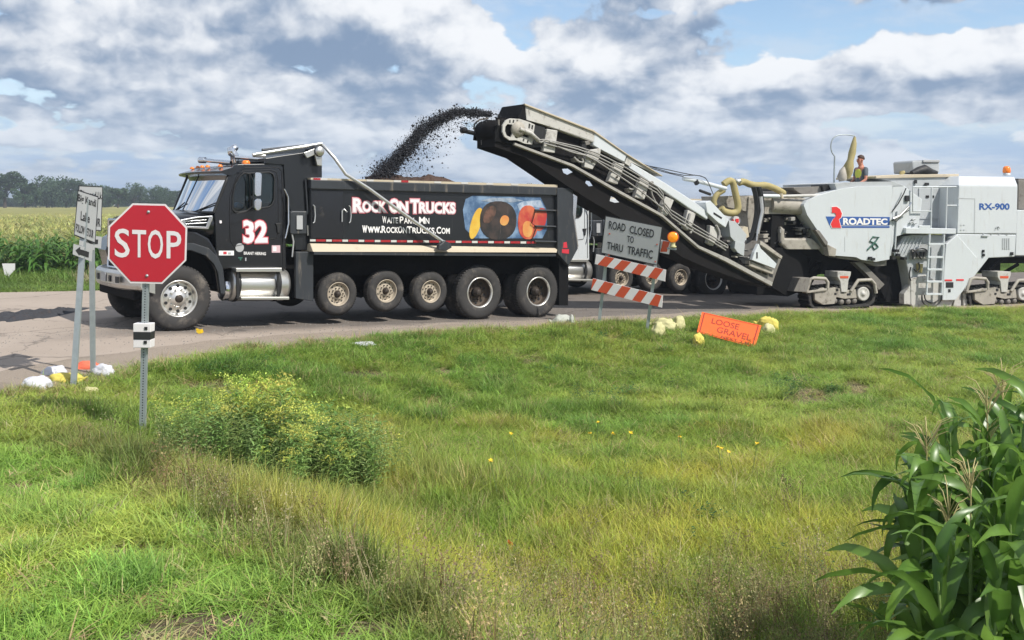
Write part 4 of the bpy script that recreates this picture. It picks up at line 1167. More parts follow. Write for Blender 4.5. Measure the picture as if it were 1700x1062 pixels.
# ---- dump box
box = uw(.03, [(480, 288 + 26), (482, 636)], 't')
bl = uw(.03, [(45, 290), (1330, 322), (1330, 604), (45, 568)], 'b')
mb = MB(); mb.prism(T, bl, .03, .09); side_ = mb.build('box_side', M['black_box'], truck)
mb = MB(); mb.prism(T, bl, 2.34, 2.40); mb.build('box_far_side', M['black_box'], truck)
mb = MB(); mb.box(T, bl[0][0], bl[1][0], .09, 2.34, 1.42, 1.50); mb.build('box_floor', M['black_box'], truck)
mb = MB(); mb.box(T, 7.95, 8.03, .09, 2.40, 1.35, 2.58); mb.build('tailgate', M['black_box'], truck, bevel=.01)
mb = MB(); mb.box(T, bl[0][0], bl[0][0] + .05, .09, 2.34, 1.5, 2.58); mb.build('box_front_wall', M['black_box'], truck)
rl = uw(-.03, [(50, 243), (1330, 283), (1326, 326), (50, 292)], 'b')
mb = MB(); mb.prism(T, rl, -.03, .12); mb.build('top_rail', M['grey_black'], truck, bevel=.018, segs=3)
mb = MB(); mb.prism(T, rl, 2.30, 2.44); mb.build('top_rail', M['grey_black'], truck, bevel=.015)
cp = uw(-.02, [(50, 234), (1330, 270), (1330, 283), (50, 243)], 'b')
mb = MB(); mb.prism(T, cp, -.015, .11); mb.build('rail_cap', M['tan'], truck)
for k, x in enumerate((64, 100, 340, 480, 520, 690, 830, 960, 1090)):
    y = 236 + (x - 50) * 36 / 1280
    mb = MB(); mb.prism(T, uw(-.02, [(x, y - 2), (x + 36, y - 1), (x + 36, y + 9), (x, y + 8)], 'b'), -.022, -.016); mb.build('reflector_strip', M['red_film' if k in (0, 4) else 'silver_film'], truck)
# front storage door of the box and its handles
mb = MB(); mb.prism(T, uw(.02, [(50, 298), (218, 302), (218, 552), (50, 548)], 'b'), .012, .03); lk = mb.build('storage_door', M['black_paint'], truck, bevel=.006)
tubpx('door_handle', [(62, 375), (70, 382), (73, 430), (70, 462), (62, 468)], 'b', -.03, .011, M['alu_tube'], lk)
tubpx('latch_handle', [(212, 462), (213, 405), (222, 396), (238, 412)], 'b', -.02, .013, M['alu_tube'], lk)
tubpx('door_handle', [(248, 378), (256, 386), (259, 430), (256, 460), (249, 468)], 'b', -.03, .011, M['alu_tube'], lk)
# lettering on the box side
qa = [(272, 345), (797, 361), (797, 418), (272, 408)]
def band(mk_, body, q, off, v, mat, sp=1.0): letter(mk_, body, q, 'b', v, mat, side_, off, 0, sp)
WORDS = [('R', 'OCK', 272, 437), ('O', 'N', 459, 552), ('T', 'RUCKS', 569, 797)]
def smallcaps(words, ytop, ybot, slope, v, outl=True, small=.80, th=.03):
    for (cap, rest, x0, x1) in words:
        kw = 1.75 if cap in 'WM' else 1.22; wcap = (x1 - x0) * (kw / (kw + len(rest)))
        for (body, a, b, kk) in ((cap, x0, x0 + wcap - 4, 1.0), (rest, x0 + wcap, x1, small)):
            if not body: continue
            f = lambda x, y: (x, y + (x - 272) * slope)
            yt = ybot - (ybot - ytop) * kk
            q = [f(a, yt), f(b, yt), f(b, ybot), f(a, ybot)]
            if outl:
                band('lettering_outline', body, q, th + .085, v, M['letter_red'])  # red printed outline behind each letter
                band('lettering_edge', body, q, th + .060, v - .004, M['letter_pink'])
            band('lettering', body, q, th, v - .008, M['lettering'])
smallcaps(WORDS, 344, 408, .018, .024)
smallcaps([('W', 'AITE', 421, 502), ('P', 'ARK', 512, 588), ('M', 'N', 612, 664)], 432, 466, .016, .026, False, .85, .02)
smallcaps([('w', 'ww.', 318, 415), ('R', 'OCK', 418, 502), ('O', 'N', 503, 548), ('T', 'RUCKS', 550, 690), ('C', 'OM', 703, 770)], 482, 516, .016, .026, False, .85, .03)
mb = MB()
for (x, y) in ((694, 517), (593, 470)): mb.prism(T, uw(.02, [(x, y), (x + 6, y), (x + 4, y + 7), (x - 1, y + 7)], 'b'), .018, .024)
mb.build('lettering', M['lettering'], side_)
# painted picture at the rear: plain colour fields only
def field(name, pts, mat, v): 
    b = MB(); b.prism(T, uw(.03, pts, 'b'), v, .029); return b.build(name, mat, side_)
def mural_mat(name, ca, cb, sc=3.0):
    m, t, b, out = newmat(name); co = objco(t)
    c = mixc(sstep(noise(co, sc, 6.0, .6), .35, .65), ca, cb)
    mp = t.nodes.new('ShaderNodeMapping'); mp.inputs['Scale'].default_value = (14, 14, 1.6); t.links.new(co.s, mp.inputs[0])
    c = mixc(sstep(noise(S(mp.outputs[0]), 1.0, 6.0, .7), .60, .74) * .55, c, (.22, .20, .16))
    t.links.new(c.s, b.inputs['Base Color']); b.inputs['Roughness'].default_value = .5
    return m
def oval(cx_, cy_, rx, ry, n=26, sq=2.0, tilt=0):
    out = []
    for i in range(n):
        a = 2 * math.pi * i / n; x = rx * math.copysign(abs(math.cos(a)) ** (2 / sq), math.cos(a)); y = ry * math.copysign(abs(math.sin(a)) ** (2 / sq), math.sin(a))
        out.append((cx_ + x * math.cos(tilt) - y * math.sin(tilt), cy_ + x * math.sin(tilt) + y * math.cos(tilt)))
    return out
MB_blue = mural_mat('mural_sky', (.045, .10, .20), (.20, .30, .44)); MB_y = mural_mat('mural_yellow', (.62, .36, .04), (.70, .50, .08)); MB_k = mural_mat('mural_black', (.018, .016, .016), (.05, .035, .03), 5)
MB_r = mural_mat('mural_red', (.42, .035, .03), (.55, .14, .06)); MB_o = mural_mat('mural_orange', (.60, .22, .06), (.62, .34, .10))
field('mural_backdrop', [(838, 400), (852, 345), (890, 326), (1240, 334), (1272, 400), (1275, 500), (1250, 548), (900, 548), (850, 500)], MB_blue, .025)
field('mural_patch', oval(905, 470, 26, 84, tilt=.28), MB_y, .021)
field('mural_patch', oval(1020, 455, 95, 100, sq=2.3), MB_k, .017)
field('mural_patch', oval(1052, 455, 22, 27, sq=2.2, tilt=.4), MB_o, .013)
field('mural_patch', oval(975, 425, 26, 50, sq=2.2, tilt=.5), mural_mat('mural_brown', (.05, .03, .02), (.14, .07, .05), 7), .014)
field('mural_patch', [(930, 352), (990, 338), (1100, 340), (1150, 352), (1090, 362), (980, 360)], mural_mat('mural_haze', (.16, .22, .30), (.34, .38, .44), 6), .019)
field('mural_patch', [(1118, 372), (1150, 356), (1240, 350), (1262, 392), (1200, 384), (1140, 420)], mural_mat('mural_haze', (.20, .28, .40), (.45, .50, .58), 6), .022)
field('mural_patch', oval(1175, 465, 52, 88, sq=2.3), MB_r, .017)
field('mural_patch', oval(1240, 450, 30, 60, sq=2.3, tilt=.2), MB_r, .021)
field('mural_patch', oval(1172, 500, 26, 42, sq=2.2), MB_o, .013)
# horizontal ribs and cable at the rear end
for y in (404, 487, 566):
    tubpx('side_rib', [(1212, y - 2), (1327, y + 1)], 'b', .0, .022, M['grey_black'], truck)
tubpx('strap', [(1215, 404), (1196, 470), (1222, 488), (1192, 570), (1215, 590), (1240, 594)], 'b', -.02, .009, M['dark'], truck, 5)
# red and white reflective tape
x = 46; k = 0
while x < 1205:
    w = 32 if k % 2 == 0 else 52
    y = 553 + (x - 45) * .010
    mb = MB(); mb.prism(T, uw(.02, [(x, y), (x + w - 3, y), (x + w - 3, y + 11), (x, y + 11)], 'b'), .020, .026); mb.build('reflector_strip', M['silver_film' if k % 2 == 0 else 'red_film'], truck); x += w; k += 1
# tan sloping side fender
fa = uw(.03, [(45, 574), (1190, 584), (1330, 606)], 'b'); fb_ = uw(-.14, [(62, 618), (1326, 622)], 'b')
mb = MB()
mb.hexa([T.P(fb_[0][0], -.14, fb_[0][1]), T.P(fb_[1][0], -.14, fb_[1][1]), T.P(fb_[1][0], .35, fb_[1][1]), T.P(fb_[0][0], .35, fb_[0][1]),
         T.P(fa[0][0], .02, fa[0][1]), T.P(fa[2][0], .02, fa[2][1] + .03), T.P(fa[2][0], .35, fa[2][1] + .03), T.P(fa[0][0], .35, fa[0][1])])
mb.build('side_fender', M['tan'], truck, bevel=.012)
mb = MB(); mb.box(T, fb_[0][0] + .02, fb_[1][0] - .02, -.135, .3, fb_[0][1] - .05, fb_[0][1] - .003); mb.build('fender_lip', M['grey_black'], truck)
# tarp arm, pivot bracket, roller
ap = uw(-.10, [(540, 238), (547, 240), (560, 262), (575, 289), (592, 300), (611, 312), (660, 348), (737, 404)], None)
vs_ = [.25, .15, .0, -.08, -.1, -.1, -.12, -.16]
mb = MB(); mb.tube([T.P(a, v, b) for (a, b), v in zip(ap, vs_)], .030, 10); arm = mb.build('tarp_arm', M['alu_tube'], truck)
mb = MB(); mb.prism(T, uw(-.2, [(712, 582), (738, 560), (772, 572), (778, 596), (748, 612), (706, 606)], 'b'), -.24, -.13); mb.build('tarp_arm_pivot', M['grey_black'], arm, bevel=.02)
rtube('tarp_rail', (140, 130), (545, 64), .12, .12, .030, M['alu_tube'], 't')
rtube('tarp_rail', (195, 104), (440, 78), 2.1, 2.1, .03, M['grey_black'], 't')
c = uw(.05, [(523, 110)], 't')[0]; mb = MB(); mb.lathe(T.P(c[0], -.02, c[1]), T.V, [(0, 0), (.09, 0), (.10, .02), (.10, 2.2), (.08, 2.25), (0, 2.25)], 20); mb.build('tarp_roller', M['grey_black'], truck)
mb = MB(); mb.lathe(T.P(c[0], -.06, c[1]), T.V, [(0, 0), (.075, 0), (.085, .02), (.085, .10)], 20); mb.build('roller_cap', M['alu'], truck)
mb = MB(); mb.prism(T, uw(.0, [(440, 118), (545, 78), (548, 196), (520, 192), (505, 130), (460, 150)], 't'), .0, .05); mb.build('roller_bracket', M['alu'], truck, bevel=.008)
# ---- tailgate corner post
mb = MB(); mb.prism(T, uw(-.05, [(1328, 286), (1412, 286), (1408, 400), (1436, 600), (1387, 690), (1330, 626)], 'b'), -.05, .10); post = mb.build('tailgate_post', M['grey_black'], truck, bevel=.01)
mb = MB(); mb.prism(T, uw(-.0, [(1395, 282), (1418, 284), (1432, 330), (1422, 460), (1438, 590), (1424, 596), (1408, 470), (1412, 330)], 'b'), .0, .12); mb.build('post_edge', M['chrome'], post)
mb = MB(); mb.prism(T, uw(-.05, [(1352, 604), (1388, 604), (1388, 628), (1352, 624)], 'b'), -.055, -.051); mb.prism(T, uw(-.05, [(1360, 570), (1376, 566), (1380, 598), (1358, 598)], 'b'), -.055, -.051); mb.build('red_emblem', M['letter_red'], post)
for va in (.05, 1.8):
    mb = MB(); mb.prism(T, uw(.05, [(1338, 640), (1387, 692), (1384, 896), (1338, 896)], 'b'), va, va + .55); mb.build('mud_flap', M['under'], truck)

# ---- wheels
def wheel(fr, u, v, w, Rr, kind, parent, width=.28, seg=44):
    ax = fr.V
    c = fr.P(u, v, w); k = Rr / .53
    def PR(l): return [(r * k, d) for r, d in l]
    mb = MB(); tw = width
    mb.lathe(c, ax, PR([(.290, .035), (.305, .012), (.37, .002), (.43, .000), (.47, .010), (.492, .022), (.500, .030)]) + [(.518 * k, .045), (.528 * k, .075), (.530 * k, .11), (.530 * k, tw - .08), (.52 * k, tw - .04), (.47 * k, tw - .005), (.40 * k, tw), (.29 * k, tw - .03)], seg)
    tyre = mb.build('wheel', M['rubber'], parent)
    # tread blocks round the shoulder
    mb = MB(); nb = 56
    for i in range(nb):
        q0 = 2 * math.pi * i / nb; q1 = q0 + 2 * math.pi / nb * .62
        def pt(r, q, d): return c + ax * d + (fr.U * math.cos(q) + Vector((0, 0, 1)) * math.sin(q)) * r
        mb.hexa([pt(.515 * k, q0, .035), pt(.515 * k, q1, .035), pt(.515 * k, q1, tw - .035), pt(.515 * k, q0, tw - .035),
                 pt(.538 * k, q0, .055), pt(.538 * k, q1, .055), pt(.538 * k, q1, tw - .055), pt(.538 * k, q0, tw - .055)])
    mb.build('tread', M['rubber'], tyre, kind='stuff')
    if kind == 'front': prof = [(.300, .03), (.303, .018), (.292, .008), (.280, .016), (.270, .05), (.262, .09), (.245, .105), (.225, .095), (.15, .060), (.125, .055), (.122, .02)]; mt = M['rim']
    elif kind == 'dual': prof = [(.300, .03), (.303, .018), (.292, .008), (.280, .020), (.272, .09), (.268, .15), (.25, .168), (.15, .172), (.12, .172)]; mt = M['rim_rust']
    else: prof = [(.300, .03), (.303, .018), (.29, .008), (.278, .016), (.268, .045), (.255, .07), (.235, .078), (.15, .062), (.12, .055)]; mt = M['rim_dusty']
    mb = MB(); mb.lathe(c, ax, PR(prof) + [(0, prof[-1][1] + .004)], seg); rim = mb.build('rim', mt, tyre)
    if kind == 'dual':
        mb = MB(); mb.lathe(c, ax, PR([(.302, .028), (.306, .014), (.292, .004), (.276, .014), (.270, .055)]), seg); mb.build('rim_lip', M['rim'], tyre)
    mb = MB()
    dz = .165 if kind == 'dual' else .078
    for i in range(10):
        q = 2 * math.pi * (i + .5) / 10; rr = .205 * k
        p = c + (fr.U * math.cos(q) + Vector((0, 0, 1)) * math.sin(q)) * rr
        mb.lathe(p + ax * (dz - (.0 if kind != 'front' else .004)), ax, [(0, -.006), (.026 * k, -.006), (.026 * k, .02)], 10, smooth=False)
    mb.build('hand_holes', M['dark'], tyre)
    mb = MB()
    for i in range(10):
        q = 2 * math.pi * i / 10; rr = .150 * k
        p = c + (fr.U * math.cos(q) + Vector((0, 0, 1)) * math.sin(q)) * rr
        d = .13 if kind == 'dual' else .03
        mb.lathe(p + ax * d, ax, [(0, 0), (.015 * k, 0), (.015 * k, .05)], 6, smooth=False)
    mb.build('lug_nuts', M['hub'] if kind != 'front' else M['alu'], tyre)
    mb = MB(); h0_ = .04 if kind == 'dual' else -.01
    mb.lathe(c, ax, [(0, h0_), (.05 * k, h0_), (.062 * k, h0_ + .012), (.07 * k, h0_ + .05), (.10 * k, h0_ + .07), (.10 * k, h0_ + .15)], 20); mb.build('hub', M['hub'], tyre)
    return tyre
def hubat(q, v, crop): 
    a = uw(v, [q], crop)[0]; return a
hf = uw(0, [(298.7, 498)], None)[0]
wheel(T, hf[0], .02, .530, .535, 'front', truck, .30)
for (x, y, kd, Rr, vv) in ((195, 838, 'lift', .385, .08), (445, 822, 'lift', .385, .08), (675, 825, 'lift', .385, .08), (930, 833, 'dual', .535, .04), (1233, 828, 'dual', .535, .04)):
    a = uw(vv, [(x, y)], 'b')[0]
    w_ = a[1] if kd == 'lift' else .533
    wheel(T, a[0], vv, w_, Rr, kd, truck, .25)
    f = MB(); prof = [(.29, .035), (.43, 0), (.5, .03), (.53, .1), (.53, .22), (.43, .27), (.29, .25)]; k = Rr / .53
    if kd == 'dual':
        f.lathe(T.P(a[0], .38, w_), T.V, [(r * k, d) for r, d in prof], 30); f.build('inner_wheel', M['rubber'], truck)
        f = MB(); f.lathe(T.P(a[0], 1.78, w_), T.V, [(r * k, d * 2) for r, d in prof], 30); f.build('far_wheel', M['rubber'], truck)
    else:
        f.lathe(T.P(a[0], 2.05, w_), T.V, [(r * k, d) for r, d in prof], 30); f.build('far_wheel', M['rubber'], truck)
f = MB(); f.lathe(T.P(hf[0], 2.1, .53), T.V, [(.0, .1), (.29, .035), (.43, 0), (.5, .03), (.53, .1), (.53, .22), (.43, .27), (.29, .25)], 30); f.build('far_wheel', M['rubber'], truck)

# ---- heap of millings inside the box
def heap(fr, u0, u1, v0, v1, base, peaks, mat, name, label):
    vs, fs = [], []; nu, nv = 90, 26
    for i in range(nu):
        for j in range(nv):
            u = u0 + (u1 - u0) * i / (nu - 1); v = v0 + (v1 - v0) * j / (nv - 1)
            h = base
            for (pu, pv, ph, pr) in peaks: h += ph * math.exp(-((u - pu) ** 2 + (v - pv) ** 2 * .8) / pr ** 2)
            h += (mnoise.noise(Vector((u * 5, v * 5, 1))) * .05 + mnoise.noise(Vector((u * 16, v * 16, 4))) * .02)
            vs.append(fr.P(u, v, h))
    for i in range(nu - 1):
        for j in range(nv - 1): fs.append((i * nv + j, (i + 1) * nv + j, (i + 1) * nv + j + 1, i * nv + j + 1))
    b = MB(); b.add(vs, fs, False); return b.build(name, mat, kind='stuff', label=label, recalc=False)
pk = uw(1.2, [(630, 293), (712, 291)], None)
heap(T, 2.5, 7.8, .12, 2.3, 2.25, [(pk[0][0], 1.2, pk[0][1] - 2.28, .55), (pk[1][0], 1.2, pk[1][1] - 2.29, .85), (pk[0][0] - .8, 1.2, .15, .5), (pk[1][0] + 1.0, 1.2, .2, .7)], M['heap'], 'millings_heap', 'brown heap of asphalt millings inside the black dump box')

# ================================================================ WHITE DUMP TRUCK behind (same build, other colours)
SKIP = ('lettering', 'mural', 'door_number', 'door_lettering', 'door_sticker', 'tarp_arm', 'drinks_bottle', 'red_emblem', 'headboard', 'tarp_rail', 'tarp_roller', 'roller_', 'reflector_strip')
truck2 = truck.copy(); COL.objects.link(truck2)
setp(truck2, label='white dump truck waiting behind the black one, seen past the conveyor and barricade')
def cp(o, parent):
    if any(o.name.startswith(s) for s in SKIP): return
    c = o.copy(); COL.objects.link(c); c.parent = parent
    nm = o.name.split('.')[0]
    if nm in ('cab', 'cab_far_side', 'hood', 'roof', 'front_fender', 'box_side', 'box_far_side', 'storage_door', 'sun_visor', 'top_rail', 'cab_rear_wall'):
        c.material_slots[0].link = 'OBJECT'; c.material_slots[0].material = M['white_mill']
    if nm in ('tailgate_post', 'headboard_side', 'headboard'):
        c.material_slots[0].link = 'OBJECT'; c.material_slots[0].material = M['grey_mill'] if nm != 'tailgate_post' else M['white_mill']
    for ch in list(o.children): cp(ch, c)
for ch in list(truck.children): cp(ch, truck2)
# its tandem wheel stands at picture (1185, ...) in the far lane
d0 = T.P(5.92, 0, 0) - WORG[truck.name]
ROT2 = R(-6.0); SC2 = 1.04
d0r = Matrix.Rotation(ROT2, 3, 'Z') @ (d0 * SC2)
target = Vector(((1186 - CX) / FOC * 29.0, 29.0, -.60))
truck2.rotation_euler = (0, R(0.0), ROT2); truck2.scale = (SC2,) * 3
truck2.location = target - d0r
WORG[truck2.name] = Vector(truck2.location)
# ================================================================ MILLING MACHINE
G = Fr(8.29, 26.15, -.64, 18.5, .0129)
def mp_(v, pts, crop='m'): return G.pl(v, pts, crop)
mill = thing('milling_machine', 'large white road milling machine on crawler tracks with ladder and blue lettering', 'milling machine', tuple(G.P(2.5, 1.2, 0)))
WMAT = M['white_mill']
def gp(name, pts, crop, v0, v1, mat, parent=None, bev=.012, holes=()):
    b = MB(); b.prism(G, mp_(v0, pts, crop), v0, v1, holes=[mp_(v0, h, crop) for h in holes]); return b.build(name, mat, parent or mill, bevel=bev)
def gt(name, pts, crop, v, r, mat, parent=None, seg=8, smoothn=0):
    vv = v if isinstance(v, (list, tuple)) else [v] * len(pts)
    P3 = [G.P(*(lambda q: (q[0], z, q[1]))(mp_(z, [p], crop)[0])) for p, z in zip(pts, vv)]
    for _ in range(smoothn):
        Q = [P3[0]]
        for i in range(len(P3) - 1): Q += [P3[i] * .75 + P3[i + 1] * .25, P3[i] * .25 + P3[i + 1] * .75]
        P3 = Q + [P3[-1]]
    b = MB(); b.tube(P3, r, seg); return b.build(name, mat, parent or mill)
hopper = gp('tank_panel', [(170, 440), (172, 432), (186, 418), (250, 386), (350, 356), (450, 342), (630, 338), (628, 560), (614, 720), (545, 732), (470, 722), (440, 708), (330, 700), (290, 655), (250, 582), (188, 490)], 'm', 0, 2.45, WMAT, bev=.03)
gp('deck_edge', [(330, 326), (440, 318), (632, 316), (690, 338), (630, 340), (450, 343), (340, 356)], 'm', .05, 2.4, M['grey_mill'])
for pts in ([(382, 602), (384, 602), (384, 680), (382, 680)],): gp('panel_seam', pts, 'm', -.004, .002, M['grey_mill'], hopper, 0)
# logo
def gl(name, body, q, crop, v, mat, parent, off=.02, sp=1.0):
    b = MB(); text_on(b, body, quadfn(G, v, q, crop), off, sp); return b.build(name, mat, parent, recalc=False)
gp('blue_logo_bar', [(284, 497), (616, 500), (615, 543), (303, 543)], 'm', -.006, -.001, M['blue_print'], hopper, 0)
gp('blue_logo_line', [(306, 547), (615, 547), (615, 556), (311, 556)], 'm', -.006, -.001, M['blue_print'], hopper, 0)
Rr_ = [(316, 448), (340, 446), (358, 458), (368, 482), (364, 502), (352, 512), (364, 556), (318, 556), (310, 536), (322, 512), (334, 500), (338, 488), (330, 478), (316, 478)]
cxm = sum(p[0] for p in Rr_) / len(Rr_); cym = sum(p[1] for p in Rr_) / len(Rr_)
gp('logo_letter_edge', [(cxm + (x - cxm) * 1.13, cym + (y - cym) * 1.05) for x, y in Rr_], 'm', -.011, -.006, M['lettering'], hopper, 0)
gp('logo_letter', Rr_, 'm', -.016, -.011, M['red_print'], hopper, 0)
gl('logo_lettering', 'ROADTEC', [(376, 506), (602, 509), (602, 539), (376, 539)], 'm', -.012, M['lettering'], hopper, .045)
# dark green squiggle mark
gt('green_mark', [(500, 670), (530, 640), (560, 604), (530, 602), (512, 625), (545, 640), (556, 655), (535, 668), (525, 650), (548, 618)], 'm', -.012, .022, M['green_print'], hopper, 6)
# second panel
side2 = gp('side_panel', [(632, 320), (690, 336), (722, 362), (785, 408), (783, 430), (770, 520), (762, 560), (705, 585), (650, 600), (612, 712), (604, 712), (610, 600), (622, 470)], 'm', .06, 2.4, WMAT, bev=.02)
for x in (632, 655): gt('panel_rib', [(x, 470), (x - 14, 700)], 'm', .03, .022, WMAT, side2)
gp('hydraulic_box', [(700, 388), (720, 388), (720, 418), (700, 418)], 'm', .0, .06, M['dark'], side2)
gt('lift_strut', [(632, 510), (668, 494), (714, 446)], 'm', -.08, .035, M['alu'], side2)
gt('lift_strut_rod', [(714, 446), (728, 425)], 'm', -.08, .02, M['chrome'], side2)
gt('panel_hose', [(630, 470), (660, 430), (690, 375), (700, 350)], 'm', -.03, .015, M['hose'], side2)
gt('panel_hose', [(625, 515), (650, 522), (690, 480), (715, 465)], 'm', -.06, .015, M['hose'], side2)
for (x, y) in ((738, 515), (745, 535), (726, 530)): gt('hose_coupling', [(x - 6, y), (x + 8, y - 6)], 'm', .02, .03, M['grey_mill'], side2)
# recessed engine rear wall with its doors
rear = gp('engine_room_wall', [(545, 292), (968, 284), (966, 586), (700, 586), (700, 360), (640, 320)], 'm', .75, 2.4, M['grey_mill'], bev=.01)
gp('cabinet_door', [(768, 350), (832, 350), (832, 510), (768, 510)], 'm', .72, .76, M['grey_mill'], rear, .008)
gp('cabinet_door', [(836, 350), (892, 350), (892, 510), (836, 510)], 'm', .72, .76, M['grey_mill'], rear, .008)
for (x0, y0, x1, y1) in ((800, 322, 820, 336), (805, 388, 820, 400), (838, 388, 847, 400), (880, 350, 896, 364), (882, 372, 894, 382), (950, 322, 962, 332), (746, 308, 758, 326)):
    gp('latch', [(x0, y0), (x1, y0), (x1, y1), (x0, y1)], 'm', .70, .73, M['dark'], rear, 0)
gp('control_strip', [(918, 352), (946, 338), (944, 420), (918, 418)], 'm', .69, .75, M['dark'], rear, 0)
for y in (365, 385, 405): gp('control_dial', [(925, y), (938, y), (938, y + 9), (925, y + 9)], 'm', .68, .70, M['lettering'], rear, 0)
gp('top_deck', [(545, 288), (640, 280), (975, 276), (975, 292), (545, 300)], 'm', .7, 2.45, M['tan'])
# engine box
eb = mp_(0, [(975, 336), (1280, 338), (1274, 586), (966, 586)])
et = mp_(.35, [(975, 288), (1262, 292)])
mb = MB(); mb.prism(G, eb, 0, 2.5)
engine = mb.build('engine_box', WMAT, mill, bevel=.02)
mb = MB(); tA = [G.P(eb[0][0], 0, eb[0][1]), G.P(eb[1][0], 0, eb[1][1]), G.P(eb[1][0], 2.5, eb[1][1]), G.P(eb[0][0], 2.5, eb[0][1])]
tB = [G.P(et[0][0], .35, et[0][1]), G.P(et[1][0], .35, et[1][1]), G.P(et[1][0], 2.2, et[1][1]), G.P(et[0][0], 2.2, et[0][1])]
mb.hexa(tA + tB); mb.build('engine_hood', WMAT, mill, bevel=.015)
gp('access_panel_seam', [(968, 400), (1060, 403), (1057, 582), (1052, 582), (1055, 408), (968, 405)], 'm', -.004, .002, M['grey_mill'], engine, 0)
gl('model_lettering', 'RX-900', [(1082, 430), (1236, 430), (1236, 461), (1082, 461)], 'm', -.006, M['blue_print'], engine, .035)
for (x, y) in ((1100, 586), (1140, 588), (1180, 588), (1220, 590), (982, 540), (998, 540), (982, 565), (998, 565), (1176, 550)):
    gp('bolt', [(x, y), (x + 7, y), (x + 7, y + 4), (x, y + 4)], 'm', -.012, 0, M['grey_mill'], engine, 0)
gt('lifting_eye', [(1168, 562), (1172, 550), (1180, 548), (1186, 560)], 'm', -.03, .012, M['grey_mill'], engine, 6)
gp('end_conveyor_housing', [(1283, 310), (1330, 312), (1360, 330), (1360, 470), (1283, 458)], 'm', .4, 2.0, M['rail_grey'])
gp('rear_panel', [(1276, 462), (1420, 468), (1420, 700), (1268, 700)], 'm', .15, 2.4, WMAT, bev=.02)
gp('rear_deck', [(1283, 300), (1420, 306), (1420, 330), (1283, 325)], 'm', .6, 2.2, M['rail_grey'])
# lower body
lower = gp('lower_body', [(966, 588), (1272, 592), (1264, 706), (1130, 712), (958, 932), (888, 934), (896, 780), (905, 640), (930, 620)], 'm', .0, .55, WMAT, bev=.02)
gp('lower_body_face', [(966, 592), (1070, 712), (1000, 880), (958, 930), (890, 932), (898, 760), (908, 640)], 'm', -.03, .01, WMAT, lower, .02)
for (x0, y0, x1, y1, mt) in ((902, 824, 940, 832, 'red_print'), (962, 822, 1000, 830, 'red_print'), (908, 838, 946, 866, 'dark'), (920, 874, 932, 890, 'dark'), (1100, 670, 1108, 684, 'dark'), (1100, 690, 1110, 704, 'dark'), (1246, 682, 1258, 698, 'dark'), (1096, 595, 1130, 600, 'grey_mill')):
    gp('vent' if mt != 'red_print' else 'reflector', [(x0, y0), (x1, y0), (x1, y1), (x0, y1)], 'm', -.04, -.03 if x0 < 1060 else .0, M[mt], lower, 0)
for k in range(4): gp('louvre', [(1228 + k * 9, 600 + k), (1233 + k * 9, 600 + k), (1228 + k * 9, 668), (1222 + k * 9, 668)] if False else [(1200 + k * 11, 610), (1206 + k * 11, 610), (1206 + k * 11, 668), (1200 + k * 11, 668)], 'm', -.012, .0, M['grey_mill'], lower, 0)
cut = gp('cutter_housing', [(738, 590), (900, 592), (905, 660), (895, 850), (888, 930), (870, 960), (820, 975), (740, 975), (726, 955), (724, 860), (700, 720), (640, 690), (690, 600)], 'm', .15, 2.3, M['grey_mill'], bev=.03)
gp('housing_skirt', [(724, 820), (800, 800), (892, 850), (950, 930), (930, 968), (740, 976), (726, 950)], 'm', .08, .2, M['white_dirty'], cut, .02)
gp('housing_foot', [(690, 900), (724, 850), (726, 955), (690, 952)], 'm', .1, .3, M['white_dirty'], cut)
gp('side_plate_slide', [(960, 900), (988, 880), (985, 962), (945, 966)], 'm', .1, .3, M['white_dirty'], cut)
gp('side_plate_slide', [(995, 860), (1028, 846), (1030, 962), (1000, 966)], 'm', .1, .3, M['white_dirty'], cut)
for k in range(6): gt('grating_bar', [(660 + k * 18, 685), (700 + k * 18, 605)], 'm', .12, .010, WMAT, cut, 5)
# hoses on the cutter housing
for a in ([(735, 720), (740, 680), (770, 662), (810, 668), (815, 700)], [(728, 700), (728, 660), (760, 690), (780, 720)], [(740, 770), (760, 790), (772, 760), (765, 735)], [(782, 905), (786, 950), (830, 968), (880, 945), (888, 900)], [(795, 900), (800, 935), (840, 950), (870, 930)], [(725, 760), (715, 800), (725, 830)]):
    gt('housing_hose', a, 'm', .02, .018, M['hose'], cut, 6, 2)
gp('valve_block', [(728, 668), (812, 672), (812, 716), (728, 716)], 'm', .06, .2, M['hose_grey'], cut, .01)
for x in (740, 758, 775, 792): gp('valve', [(x, 680), (x + 9, 680), (x + 9, 706), (x, 706)], 'm', .02, .07, M['dark'], cut, 0)
gp('valve', [(760, 740), (790, 744), (784, 792), (764, 780)], 'm', .03, .1, M['duct'], cut, .01)
# platform, ladder, handrails
gp('platform', [(700, 556), (960, 560), (960, 588), (700, 586)], 'm', -.05, .9, WMAT)
gp('platform_lip', [(768, 544), (828, 544), (828, 560), (768, 560)], 'm', -.05, .0, WMAT)
lad = gt('ladder_rail', [(822, 588), (806, 900)], 'm', -.12, .030, WMAT)
gt('ladder_rail', [(897, 590), (884, 905)], 'm', -.12, .030, WMAT)
for y in (640, 708, 772, 835, 900):
    x0 = 822 - (y - 588) * 16 / 312; x1 = 897 - (y - 590) * 13 / 315
    gp('rung', [(x0, y - 5), (x1, y - 5), (x1, y + 5), (x0, y + 5)], 'm', -.16, -.06, WMAT, None, .004)
gt('handrail', [(735, 345), (960, 343)], 'm', .0, .020, WMAT)
gt('handrail', [(735, 345), (735, 470), (830, 470)], 'm', .0, .018, WMAT)
gt('handrail_post', [(833, 345), (829, 580)], 'm', .0, .022, WMAT)
gt('handrail_post', [(912, 345), (906, 580)], 'm', .0, .022, WMAT)
